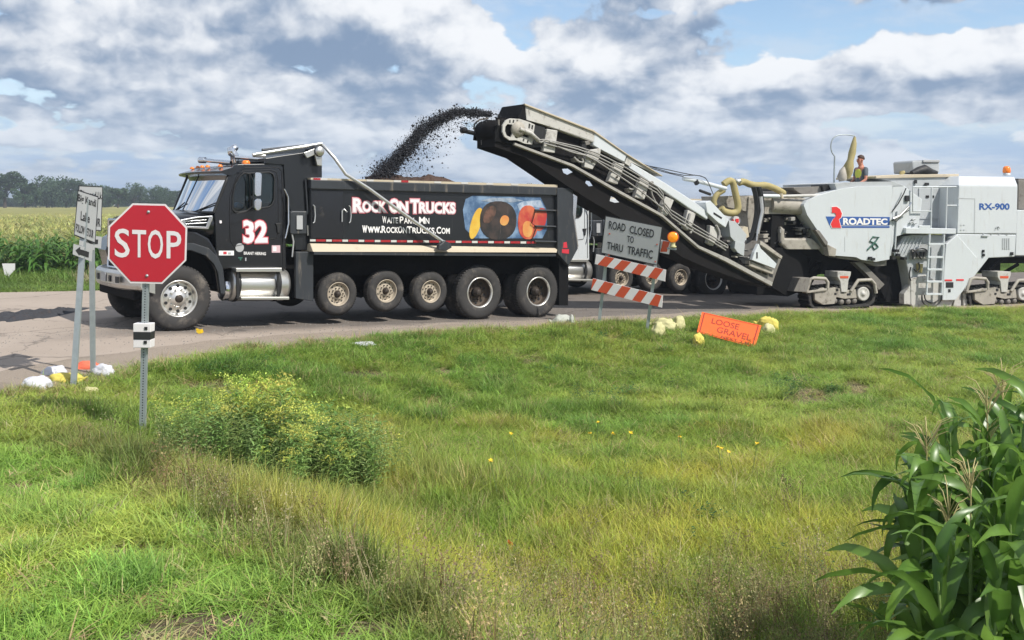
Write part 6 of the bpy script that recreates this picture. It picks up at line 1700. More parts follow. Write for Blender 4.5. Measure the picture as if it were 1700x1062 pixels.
post = b.build('post', M['galv'], ss)
b = MB(); n = int(Lp / .0254)
for i in range(n):
    t = .0127 + i * .0254; c = pp(t, 0, .0215)
    b.lathe(c, SF.V, [(.0001, 0), (.0065, 0)], 8, smooth=False)
b.build('post_holes', M['dark'], post, kind='stuff', recalc=False)
# square collar with black band
for (y0, y1, mt, v0) in ((537, 551, 'white_film', -.03), (551, 563.5, 'black_ink', -.034), (563.5, 577, 'white_film', -.03)):
    cl = fprism(SF, 'reflector_collar', [(221, y0), (250, y0 + .4), (249.6, y1 + .4), (221, y1)], None, v0, .09, M[mt], ss, .004)
for x, y in ((242, 545), (241, 568)):
    fprism(SF, 'collar_hole', [(x - 2.5, y - 2.5), (x + 2.5, y - 2.5), (x + 2.5, y + 2.5), (x - 2.5, y + 2.5)], None, -.036, -.03, M['dark'], ss)
# ---- two detour signs on leaning posts
YD = 12.25
D1 = Fr((147 - CX) / FOC * YD, YD, 0, 88)
s1 = root_at('detour_sign', 'white sign reading Big Kandi Lake FOLLOW DETOUR on a leaning post beside the road', 'road sign', D1.P(-.1, .05, gz(D1.O.x, YD)))
q1 = [(110, 140), (300, 200), (270, 637), (70, 562)]
pl1 = fprism(D1, 'sign_plate', q1, 's', 0, .003, M['black_ink'], s1)
cq = (sum(x for x, y in q1) / 4, sum(y for x, y in q1) / 4)
fprism(D1, 'white_face', [(cq[0] + (x - cq[0]) * .93, cq[1] + (y - cq[1]) * .95) for x, y in q1], 's', -.004, -.001, M['sign_grey'], pl1)
ftext(D1, 'lettering', 'Big Kandi', [(112, 178), (278, 232), (275, 318), (108, 262)], 's', -.007, M['black_ink'], pl1, .02)
ftext(D1, 'lettering', 'Lake', [(138, 338), (220, 368), (216, 446), (134, 418)], 's', -.007, M['black_ink'], pl1, .02)
ftext(D1, 'lettering', 'FOLLOW DETOUR', [(93, 452), (253, 516), (250, 588), (88, 522)], 's', -.007, M['black_ink'], pl1, .02)
ar = fprism(D1, 'arrow_plate', [(70, 640), (245, 690), (236, 806), (62, 738)], 's', -.01, -.006, M['sign_grey'], s1)
fprism(D1, 'arrow', [(88, 700), (130, 668), (130, 690), (212, 716), (208, 768), (124, 738), (122, 748)], 's', -.014, -.0105, M['black_ink'], ar)
fprism(D1, 'plate_bracket', [(125, 605), (268, 655), (262, 700), (120, 650)], 's', .005, .008, M['sign_grey'], s1)
def upost(fr, a, b_, v, w, parent):
    A = fr.pl(v, [a], None)[0]; B = fr.pl(v, [b_], None)[0]; m_ = MB()
    p0, p1 = fr.P(A[0], v, A[1]), fr.P(B[0], v, B[1]); d = (p1 - p0).normalized(); s = Vector((1, 0, 0)); s = (s - d * s.dot(d)).normalized(); n = d.cross(s).normalized()
    if n.y < 0: n = -n
    for (s0, s1_, n0, n1) in ((-w, w, 0, .004), (-w, -w + .005, .004, .03), (w - .005, w, .004, .03)):
        m_.hexa([p0 + s * s0 + n * n0, p0 + s * s1_ + n * n0, p0 + s * s1_ + n * n1, p0 + s * s0 + n * n1, p1 + s * s0 + n * n0, p1 + s * s1_ + n * n0, p1 + s * s1_ + n * n1, p1 + s * s0 + n * n1])
    return m_.build('post', M['galv'], parent)
upost(D1, (141.5, 330), (121, 640), .02, .033, s1)
D2 = Fr((152 - CX) / FOC * (YD + .25), YD + .25, 0, 82)
s2 = root_at('detour_sign', 'second white detour sign, mostly hidden behind the Big Kandi Lake sign', 'road sign', D2.P(0, .05, gz(D2.O.x, YD)))
q2 = [(118, 98), (340, 108), (326, 524), (100, 500)]
pl2 = fprism(D2, 'sign_plate', q2, 's', .02, .023, M['black_ink'], s2)
cq = (sum(x for x, y in q2) / 4, sum(y for x, y in q2) / 4)
fprism(D2, 'white_face', [(cq[0] + (x - cq[0]) * .94, cq[1] + (y - cq[1]) * .955) for x, y in q2], 's', .016, .019, M['sign_grey'], pl2)
ftext(D2, 'lettering', 'Diamond Lk', [(130, 140), (330, 165), (328, 225), (130, 210)], 's', .013, M['black_ink'], pl2, .02)
ftext(D2, 'lettering', 'DETOUR', [(150, 405), (318, 405), (315, 480), (150, 480)], 's', .013, M['black_ink'], pl2, .02)
a2 = fprism(D2, 'arrow_plate', [(180, 560), (330, 574), (322, 682), (180, 664)], 's', .016, .02, M['sign_grey'], s2)
fprism(D2, 'arrow', [(200, 612), (230, 585), (230, 600), (296, 600), (294, 642), (230, 640), (230, 655)], 's', .012, .0155, M['black_ink'], a2)
upost(D2, (151, 320), (153.5, 625), .04, .030, s2)
# ---- barricade with ROAD CLOSED sign
YB = 20.0
BF = Fr((1045 - CX) / FOC * YB, YB, 0, -20)
bz = gz(BF.O.x, YB)
br = root_at('road_barricade', 'two-rail striped barricade carrying a white ROAD CLOSED TO THRU TRAFFIC sign', 'barricade', BF.P(0, 0, bz))
qs = [(345, 71), (736, 148), (701, 412), (315, 326)]
spl = fprism(BF, 'sign_plate', qs, 'f', 0, .004, M['black_ink'], br)
cq = (sum(x for x, y in qs) / 4, sum(y for x, y in qs) / 4)
fprism(BF, 'white_face', [(cq[0] + (x - cq[0]) * .965, cq[1] + (y - cq[1]) * .955) for x, y in qs], 'f', -.006, -.001, M['sign_grey'], spl)
def nar(q, k=.0): return q
ftext(BF, 'lettering', 'ROAD', [(374, 108), (486, 130), (481, 182), (370, 160)], 'f', -.012, M['black_ink'], spl, .018)
ftext(BF, 'lettering', 'CLOSED', [(515, 140), (679, 170), (673, 224), (511, 190)], 'f', -.012, M['black_ink'], spl, .018)
ftext(BF, 'lettering', 'TO', [(497, 208), (541, 216), (537, 260), (494, 250)], 'f', -.012, M['black_ink'], spl, .018)
ftext(BF, 'lettering', 'THRU', [(362, 250), (468, 272), (463, 322), (358, 298)], 'f', -.012, M['black_ink'], spl, .018)
ftext(BF, 'lettering', 'TRAFFIC', [(500, 278), (670, 310), (665, 366), (496, 330)], 'f', -.012, M['black_ink'], spl, .018)
for x, y in ((375, 195), (697, 268), (370, 340), (685, 385)): fprism(BF, 'bolt', [(x - 4, y - 4), (x + 4, y - 4), (x + 4, y + 4), (x - 4, y + 4)], 'f', -.016, -.006, M['orange_film'], spl)
def rail(TL, TR, BR_, BL_, v, nstripe, first, parent, crop='f'):
    rp = fprism(BF, 'rail', [TL, TR, BR_, BL_], crop, v, v + .03, M['white_film'], parent)
    L = lambda t, y: (TL[0] + (TR[0] - TL[0]) * t, TL[1] + (TR[1] - TL[1]) * t) if y == 1 else (BL_[0] + (BR_[0] - BL_[0]) * t, BL_[1] + (BR_[1] - BL_[1]) * t)
    for t0, t1, t2, t3 in first:   # top-left, top-right, bottom-right, bottom-left fractions
        fprism(BF, 'stripe', [L(t0, 1), L(t1, 1), L(t2, 0), L(t3, 0)], crop, v - .004, v - .0005, M['orange_film'], rp)
    return rp
rail((285, 334), (758, 440), (750, 518), (275, 400), -.03, 4, [(.13, .26, .17, .04), (.37, .50, .40, .27), (.61, .73, .645, .52), (.845, .965, .88, .76)], br)
rail((262, 498), (736, 616), (730, 696), (250, 576), -.03, 4, [(.0, .06, .0, .0), (.17, .30, .22, .09), (.42, .545, .46, .335), (.665, .785, .70, .58), (.90, .985, .945, .82)], br)
fprism(BF, 'rail', [(722, 236), (790, 250), (778, 335), (716, 322)], 'f', .05, .08, M['white_film'], br)
fprism(BF, 'stripe', [(738, 244), (784, 250), (764, 318), (720, 318)], 'f', .045, .0495, M['orange_film'], br)
fprism(BF, 'rail_end_shoe', [(765, 288), (828, 296), (826, 306), (765, 300)], 'f', .03, .07, M['galv'], br)
upost(BF, cr('f', 362, 300), cr('f', 304, 806), .03, .03, br)
upost(BF, cr('f', 690, 390), cr('f', 624, 900), .03, .03, br)
a = BF.pl(.04, [(806, 288)], 'f')[0]; c = BF.P(a[0], .04, a[1])
b = MB(); b.lathe(c, (0, 0, 1), [(.06, 0), (.07, .02), (.04, .04), (.045, .08), (.055, .10)], 16); bb = b.build('lamp_base', M['bag_pale'], br)
b = MB(); b.lathe(c + Vector((0, -.0, .20)), -BF.V, [(0, -.05), (.06, -.045), (.095, -.025), (.105, 0), (.095, .025), (.06, .045), (0, .05)], 24); b.build('amber_lamp', M['amber2'], br)
b = MB(); b.lathe(c + Vector((0, 0, .20)), -BF.V, [(.098, .01), (.112, .025), (.112, -.025), (.098, -.01)], 24); b.build('lamp_ring', M['orange_film'], br)
# ---- orange sign lying in the grass
def ptat(px, py, y): return CAMP + ray(px, py) * y
LQ = [ptat(1165.5, 517.5, 20.35), ptat(1264, 540, 19.75), ptat(1253, 577, 19.15), ptat(1157, 551, 19.75)]   # TL TR BR BL
lg = root_at('loose_gravel_sign', 'orange LOOSE GRAVEL sign tipped over and lying in the grass', 'road sign', (LQ[3] + LQ[2]) / 2)
nrm = (LQ[1] - LQ[0]).cross(LQ[3] - LQ[0]).normalized()
if nrm.dot(CAMP - LQ[0]) < 0: nrm = -nrm
def lfn(s, t, d=0): return (LQ[0] * (1 - s) + LQ[1] * s) * t + (LQ[3] * (1 - s) + LQ[2] * s) * (1 - t) + nrm * d
b = MB(); b.hexa([lfn(0, 0, -.01), lfn(1, 0, -.01), lfn(1, 1, -.01), lfn(0, 1, -.01), lfn(0, 0), lfn(1, 0), lfn(1, 1), lfn(0, 1)]); lp = b.build('sign_plate', M['orange_sign'], lg)
for (s0, s1_, t0, t1) in ((.035, .055, .03, .97), (.945, .965, .03, .97), (.055, .945, .03, .05), (.055, .945, .95, .97)):
    b = MB(); b.add([lfn(s0, t0, .004), lfn(s1_, t0, .004), lfn(s1_, t1, .004), lfn(s0, t1, .004)], [(0, 1, 2, 3)]); b.build('sign_border', M['orange_ink'], lp, recalc=False)
for body, s0, s1_, t0, t1 in (('LOOSE', .20, .66, .56, .82), ('GRAVEL', .32, .90, .22, .48), ('NEXT 2 MI', .42, .92, .04, .14)):
    b = MB(); text_on(b, body, lambda x, y: lfn(s0 + (s1_ - s0) * x, t0 + (t1 - t0) * y, .004), .012)
    b.build('lettering', M['orange_ink'], lp, recalc=False)
for s in (.3, .7):
    b = MB(); b.tube([lfn(s, .0, -.03), lfn(s, 1, -.03)], .02, 6); b.build('sign_brace', M['galv'], lg)
# ---- sandbags
def sandbag(px, py, wpx, hpx, mat, label, yaw=0, neck=0, group='sandbags holding down the signs', Yd=None, seed=None, name='sandbag'):
    """px,py: picture point of the middle of its base"""
    x, y, z = on_ground(px, py) if Yd is None else (((px - CX) / FOC * Yd), Yd, HC - (py - HY) / FOC * Yd)
    W = wpx / FOC * y; H = hpx / FOC * y; D = W * .7
    bm = bmesh.new(); bmesh.ops.create_icosphere(bm, subdivisions=4, radius=1)
    sd_ = seed if seed is not None else px
    for v in bm.verts:
        p = v.co.copy()
        q = Vector((math.copysign(abs(p.x) ** .75, p.x), math.copysign(abs(p.y) ** .75, p.y), math.copysign(abs(p.z) ** .85, p.z)))
        n_ = mnoise.fractal(Vector((p.x * 1.6 + sd_, p.y * 1.6, p.z * 1.6)), 1.0, 2.0, 4) * .22 + abs(mnoise.noise(Vector((p.x * 4 + sd_, p.y * 4, p.z * 4)))) * -.12 + abs(mnoise.noise(Vector((p.x * 11 + sd_, p.y * 11, p.z * 11)))) * -.015
        q = q * (1 + n_)
        if neck and p.x * neck > .55:
            k = (p.x * neck - .55) / .45; q.y *= 1 - .72 * math.sin(min(k * 2.2, 1.57)); q.z = q.z * (1 - .66 * math.sin(min(k * 2.2, 1.57))) + .35 * k; q.x += neck * k * .35
            if k > .75: q.y *= 2.2; q.z += .1
        if q.z < 0: q.z *= .35
        v.co = Vector((q.x * W * .5, q.y * D * .5, (q.z + .25) * H * .75))
    me = bpy.data.meshes.new(name); bm.to_mesh(me); bm.free(); me.polygons.foreach_set('use_smooth', [True] * len(me.polygons)); me.materials.append(mat)
    o = bpy.data.objects.new(name, me); COL.objects.link(o); o.location = (x, y, z); o.rotation_euler = (0, 0, R(yaw))
    setp(o, label=label, category='sandbag', group=group); WORG[o.name] = Vector((x, y, z)); return o
sandbag(60, 648, 50, 24, M['bag_white'], 'white sandbag lying nearest the road edge, lowest left of the pile', 10, 0)
sandbag(89, 632, 42, 26, M['bag_white'], 'white sandbag in the middle of the pile, between road and yellow sandbag', -12, 0)
sandbag(110, 638, 54, 20, M['bag_yellow'], 'yellow sandbag at the foot of the front detour sign post', 5, 1)
sandbag(146, 621, 46, 24, M['bag_orange'], 'orange sandbag with a tied end behind the detour sign posts', 8, 1)
sandbag(171, 628, 36, 24, M['bag_white'], 'rounded white sandbag just past the rear detour sign post', -15, 0)
sandbag(150, 655, 30, 12, M['bag_pale'], 'flat pale bag half sunk in the grass in front of the sandbag pile', 0, 0)
sandbag(1093, 563, 26, 30, M['bag_pale'], 'pale yellow sandbag leaning on the near barricade post', 40, 0)
sandbag(1103, 550, 38, 24, M['bag_pale'], 'pale yellow sandbag behind the one leaning on the barricade post', -20, -1)
sandbag(1127, 550, 26, 26, M['bag_pale'], 'pointed pale yellow sandbag between the barricade and the orange sign', 60, -1)
sandbag(1160, 578, 27, 26, M['bag_yellow'], 'small bright yellow sandbag alone in front of the orange sign', 70, -1)
sandbag(1276, 558, 26, 22, M['bag_pale'], 'pale sandbag at the corner of the fallen orange sign', 20, 0)
sandbag(1275, 550, 36, 26, M['bag_yellow'], 'yellow sandbag with long tied neck behind the fallen orange sign', 150, 1)
sandbag(935, 543, 38, 22, M['bag_grey'], 'grey dirty sandbag by the road edge beyond the barricade', 12, -1)
sandbag(949, 543, 12, 22, M['bag_grey'], 'narrow upright grey bag touching the dirty grey sandbag', 80, 0)
sandbag(603, 576, 40, 9, M['bag_white'], 'flat crumpled white bag lying alone on the grass slope', 20, 0, None, name='crumpled_bag')
# grey board on the grass under the barricade
x, y, z = on_ground(985, 541); b = MB(); f_ = Fr(x, y, z + .02, -6, .03); b.box(f_, -.45, .45, -.05, .05, 0, .04); b.build('board', M['sign_grey'], None, bevel=.005, label='long grey board lying in the grass below the barricade', cat='board')
# ---- little markers
def flag(px, py, hpx, mat, label, wpx=8, cat='marker flag', thin=False):
    x, y, z = on_ground(px, py); h = hpx / FOC * y; t = thing('marker_flag', label, cat, (x, y, z), 'marker flags in the grass')
    b = MB(); b.tube([(x, y, z), (x + .01, y, z + h)], .003, 5); b.build('wire', M['galv'], t)
    w = wpx / FOC * y; b = MB(); vs = []; fs = []
    for i in range(5):
        for j in range(3): vs.append((x + .01 + w * i / 4, y + .03 * math.sin(i * 1.4 + j), z + h * (1 - .42 * j / 2) - .15 * w * i / 4 * (1 + math.sin(i))))
    for i in range(4):
        for j in range(2): fs.append((i * 3 + j, i * 3 + 3 + j, i * 3 + 4 + j, i * 3 + 1 + j))
    b.add(vs, fs, True); b.build('flag', mat, t, recalc=False)
flag(840, 934, 36, M['orange_sign'], 'orange marker flag low in the near ditch grass', 9)
flag(846, 838, 22, M['amber'], 'small faded orange marker flag farther up the ditch than the near orange one', 7)
flag(324, 561, 16, M['yellow_flag'], 'yellow marker flag on the road edge beside the black truck front wheel', 12)
flag(764, 806, 15, M['yellow_flag'], 'small yellow marker flag in the ditch right of the goldenrod clump', 6)
x, y = px_on_road(15, 470); y = 27.0; x = (15 - CX) / FOC * y; z = gz(x, y)
t = thing('field_marker', 'small white triangular marker plate at the edge of the maize field', 'marker', (x, y, z))
b = MB(); b.tube([(x, y, z), (x, y, z + .5)], .015, 6); b.build('stake', M['galv'], t)
f_ = Fr(x, y - .03, z, 0); b = MB(); b.prism(f_, [(-.17, .52), (.17, .52), (.17, .36), (.0, .18), (-.10, .22)], 0, .01); b.build('plate', M['lettering'], t)

# ================================================================ PLANTS near the camera
def put_ground_flowers():
    vs = [];
    r = random.Random(5); k = 0
    for (px, py, n, col) in ((990, 745, 2, 'yellow_flag'), (1008, 757, 1, 'yellow_flag'), (1034, 762, 1, 'yellow_flag'), (1200, 770, 2, 'yellow_flag'), (1222, 775, 1, 'yellow_flag'), (1246, 778, 1, 'yellow_flag'), (1135, 765, 1, 'yellow_flag'), (862, 762, 1, 'yellow_flag'), (830, 820, 1, 'yellow_flag')):
        x, y, z = on_ground(px, py + 25)
        t = thing('yellow_wildflower', 'yellow wildflower standing in the ditch grass', 'wildflower', (x, y, z), 'yellow wildflowers in the ditch')
        for i in range(n):
            dx, dy, h = r.uniform(-.09, .09), r.uniform(-.09, .09), .40 * r.uniform(.7, 1.15)
            b = MB(); b.tube([(x, y, z), (x + dx, y + dy, z + h)], .003, 4); b.build('stem', M['corn_stalk'], t)
            b = MB()
            for j in range(8):
                a = j * .785; c = Vector((x + dx, y + dy, z + h)); e = Vector((math.cos(a), math.sin(a), .35 + r.uniform(-.5, .6))) * .024; p = Vector((-math.sin(a), math.cos(a), 0)) * .011
                b.add([c, c + e * .6 + p, c + e, c + e * .6 - p], [(0, 1, 2, 3)])
            b.build('petals', M[col], t, recalc=False)
put_ground_flowers()

# ---- goldenrod clump
def goldenstem(part):
    def f():
        vs, fs, sh = [], [], []; h = .66
        r = rnd
        if part == 'leaf':
            blade(vs, fs, sh, (0, 0), 0, .08, h, .007, 0, 2, .4)
            for i in range(38):
                z = h * (.06 + .86 * i / 38); a = i * 2.4 + r.uniform(-.3, .3); L = .085 * (1.15 - .6 * z / h) * r.uniform(.8, 1.2); w = .013; s = r.uniform(.35, 1.25); b = len(vs)
                dx, dy = math.cos(a), math.sin(a); up = r.uniform(.1, .7)
                vs += [(0, 0, z), (dx * L * .5 - dy * w / 2, dy * L * .5 + dx * w / 2, z + L * .5 * up), (dx * L, dy * L, z + L * up * .6), (dx * L * .5 + dy * w / 2, dy * L * .5 - dx * w / 2, z + L * .5 * up)]
                sh += [s] * 4; fs.append((b, b + 1, b + 2, b + 3))
        else:
            for i in range(9):
                a = i * 2.4; L = r.uniform(.05, .12); z0 = h * r.uniform(.84, 1.0)
                for k in range(12):
                    t = (k + 1) / 12; q = .012; c = (math.cos(a) * L * t + r.uniform(-q, q), math.sin(a) * L * t + r.uniform(-q, q), z0 + L * (.75 * t - .55 * t * t) + r.uniform(-q, q)); b = len(vs); s = r.uniform(.006, .011)
                    for _ in range(3): vs.append((c[0] + r.uniform(-s, s), c[1] + r.uniform(-s, s), c[2] + r.uniform(-s, s)))
                    sh += [r.uniform(.5, 1.4)] * 3; fs.append((b, b + 1, b + 2))
        return vs, fs, sh
    return f
C_gl = proto_collection('goldenrod_stem', [goldenstem('leaf') for _ in range(5)], M['flower'])
C_gf = proto_collection('goldenrod_plume', [goldenstem('flower') for _ in range(5)], M['flower'])
def goldenrod():
    n = 900; cx_, cy_ = -2.10, 9.1
    a = nrs.uniform(0, 6.283, n); q = np.sqrt(nrs.uniform(0, 1, n)) * np.where(nrs.rand(n) < .14, nrs.uniform(1.0, 1.45, n), 1.0); X = cx_ + np.cos(a) * q * .86 + .16 * q * np.sin(a * 3); Y = cy_ + np.sin(a) * q * .95
    f = fbm(X, Y, .45, 140); keep = (f > .42) | (nrs.rand(n) < .22); X, Y, q = X[keep], Y[keep], q[keep]; n = len(X)
    Z = ground_z(X, Y)
    s = nrs.uniform(.72, 1.12, n) * 1.12 * (1.10 - .32 * np.minimum(q, 1.3) ** 2.0) * nrs.uniform(.8, 1.15, n) * (.62 + .80 * fbm(X, Y, .4, 141))
    rot = np.stack([nrs.normal(0, .12, n) + (Y - cy_) * -.06, nrs.normal(0, .12, n) + (X - cx_) * .10, nrs.uniform(0, 6.28, n)], 1)
    P = np.stack([X, Y, Z], 1); S3 = np.stack([s * 1.1, s * 1.1, s], 1); var = nrs.randint(0, 5, n)
    t = thing('goldenrod_clump', 'clump of yellow flowering goldenrod in the grass right of the stop sign post', 'plant', (cx_, cy_, gz(cx_, cy_)))
    o = scatter('stems', C_gl, P, rot, S3, var, jit((.190, .290, .080), n, .22))
    o.parent = t; o.location = (-cx_, -cy_, -gz(cx_, cy_))
    fl = (nrs.rand(n) < .42) & (fbm(X, Y, .6, 142) + (X < cx_ + .4) * .12 > .42)
    o2 = scatter('flower_plumes', C_gf, P[fl], rot[fl], S3[fl], var[fl], jit((.46, .49, .10), int(fl.sum()), .22))
    o2.parent = t; o2.location = (-cx_, -cy_, -gz(cx_, cy_))
goldenrod()
C_shrub = proto_collection('shrub_branch', [leafy(60, .62, .034, .050) for _ in range(5)], M['flower'])
def shrub():
    n = 55; cx_, cy_ = -1.90, 9.35
    X = nrs.normal(cx_, .20, n); Y = nrs.normal(cy_, .26, n); Z = ground_z(X, Y) + .08; s = nrs.uniform(.85, 1.28, n)
    t = thing('broadleaf_shrub', 'darker broad leaved plant growing through the goldenrod clump', 'shrub', (cx_, cy_, gz(cx_, cy_)))
    o = scatter('leaves', C_shrub, np.stack([X, Y, Z], 1), np.stack([nrs.normal(0, .15, n), nrs.normal(0, .15, n), nrs.uniform(0, 6.28, n)], 1), np.stack([s, s, s], 1), nrs.randint(0, 5, n), jit((.125, .240, .050), n, .2))
    o.parent = t; o.location = (-cx_, -cy_, -gz(cx_, cy_))
shrub()

# ---- maize plants in the near corner
def corn_leaf_mesh(seed):
    r = random.Random(seed); L = r.uniform(.42, .74); W = r.uniform(.060, .090); rise = r.uniform(.6, 2.0); fall = r.uniform(1.4, 3.6); tw = r.uniform(-1.7, 1.7); N_ = 11
    vs, fs, sh = [], [], []; x = z = 0; th = math.atan(rise) + .25; yb = 0
    for i in range(N_ + 1):
        t = i / N_; w = W * (0.55 + 1.6 * t) if t < .25 else W * (1 - ((t - .25) / .75) ** 2.1) * .95
        w = max(w, .003); tt = tw * t * t + .12 * math.sin(t * 14 + seed)
        cy = math.cos(tt); sy = math.sin(tt); nx_, nz_ = -math.sin(th), math.cos(th)
        edge = .10 * w * math.sin(t * 26 + seed)
        for sgn in (-1, 0, 1):
            y = sgn * w / 2 * cy; up = (abs(sgn) * .16 * w + sgn * w / 2 * sy + abs(sgn) * edge)
            vs.append((x + nx_ * up, y + yb, z + nz_ * up)); sh.append(.95 if sgn == 0 else .6 + .25 * math.sin(t * 9 + sgn))
        ds = L / N_; th -= fall * ds / L * (1.1 if t > .3 else .45) * 1.0; x += math.cos(th) * ds; z += math.sin(th) * ds; yb += .02 * math.sin(seed + t * 3) * ds * 10
    for i in range(N_):
        for j in range(2): b = i * 3 + j; fs.append((b, b + 1, b + 4, b + 3))
    me = bpy.data.meshes.new('leaf'); me.from_pydata(vs, [], fs); me.polygons.foreach_set('use_smooth', [True] * len(me.polygons))
    a = me.attributes.new('shade', 'FLOAT', 'POINT'); a.data.foreach_set('value', sh); me.materials.append(M['corn_leaf']); return me
CLM = [corn_leaf_mesh(i) for i in range(14)]
def corn_plant(x, y, h, seed):
    r = random.Random(seed); z = gz(x, y) - .03
    lab = {300: 'outermost corn plant of the corner stand, standing alone against the ditch grass', 303: 'shortest corn plant, low at the ditch side foot of the corner stand'}.get(seed, 'tall green corn plant in the stand at the near field corner')
    t = thing('corn_plant', lab, 'corn plant', (x, y, z), 'corn plants in the near corner')
    lx, ly = r.uniform(-.05, .05), r.uniform(-.05, .05)
    b = MB(); pts = [(x + lx * k / 7, y + ly * k / 7, z + h * .86 * k / 7) for k in range(8)]; b.tube(pts, [.016, .015, .014, .013, .011, .010, .008, .005], 8); b.build('stalk', M['corn_stalk'], t)
    n = r.randint(14, 17); a0 = r.random() * 3.14
    for i in range(n):
        k = (i + .6) / n; zz = h * (.10 + .74 * k); me = r.choice(CLM)
        o = bpy.data.objects.new('leaf', me); COL.objects.link(o); o.parent = t
        s = (.72 + .5 * math.sin(math.pi * min(1, k * .9 + .1))) * r.uniform(.85, 1.1)
        o.location = (lx * k, ly * k, zz); o.rotation_euler = (r.uniform(-.12, .12), r.uniform(-.15, .1) - (.45 if k > .85 else 0), a0 + math.pi * (i % 2) + r.uniform(-.45, .45)); o.scale = (s, s, s)
        WORG[o.name] = WORG[t.name]
    if r.random() < .13:
        b = MB(); c = Vector((x + lx * .9, y + ly * .9, z + h * .86))
        b.tube([c, c + Vector((0, 0, h * .13))], [.004, .002], 5)
        for i in range(13):
            a = r.random() * 6.28; L = r.uniform(.07, .14); c2 = c + Vector((0, 0, h * .06 + i * .006)); b.tube([c2, c2 + Vector((math.cos(a) * L * .5, math.sin(a) * L * .5, L * .9)), c2 + Vector((math.cos(a) * L * .9, math.sin(a) * L * .9, L * 1.1))], [.002, .0028, .0015], 4)
        b.build('tassel', M['tassel'], t)
    if r.random() < .5:
        a = r.random() * 6.28; c = Vector((x, y, z + h * .42)); d = Vector((math.cos(a), math.sin(a), 1.6)).normalized()
        b = MB(); b.lathe(c, d, [(.008, .0), (.024, .04), (.027, .10), (.020, .17), (.006, .21)], 10); e = b.build('ear', M['corn_stalk'], t)
        b = MB(); b.lathe(c + d * .2, d, [(.006, 0), (.012, .03), (.002, .06)], 6); b.build('silk', M['rim_rust'], e)
CP = [(1492, 5.35, 1.62), (1515, 4.9, 1.5), (1540, 5.6, 1.8), (1560, 4.3, 1.3), (1625, 5.2, 1.9), (1680, 5.6, 1.95), (1665, 4.9, 1.8), (1730, 4.9, 1.9), (1530, 5.0, 1.70), (1560, 5.5, 1.86), (1545, 4.6, 1.45), (1590, 5.2, 1.92), (1585, 4.5, 1.62), (1620, 5.6, 1.92), (1630, 4.9, 1.86), (1655, 4.4, 1.72), (1660, 5.4, 1.95), (1690, 4.8, 1.90), (1700, 5.7, 1.95), (1720, 5.2, 1.95), (1735, 4.5, 1.85),
      (1760, 5.0, 1.95), (1790, 5.5, 1.98), (1800, 4.6, 1.9), (1840, 5.1, 1.95), (1590, 5.9, 1.80), (1650, 6.0, 1.84), (1880, 4.7, 1.95), (1890, 5.5, 1.98), (1615, 4.3, 1.35), (1690, 4.15, 1.55), (1740, 5.9, 1.85), (1570, 5.15, 1.6), (1675, 5.1, 1.7), (1605, 5.35, 1.7), (1645, 4.65, 1.6), (1710, 4.5, 1.7)]
for i, (px, y, h) in enumerate(CP): corn_plant((px + 24 - CX) / FOC * y, y, h, 300 + i)

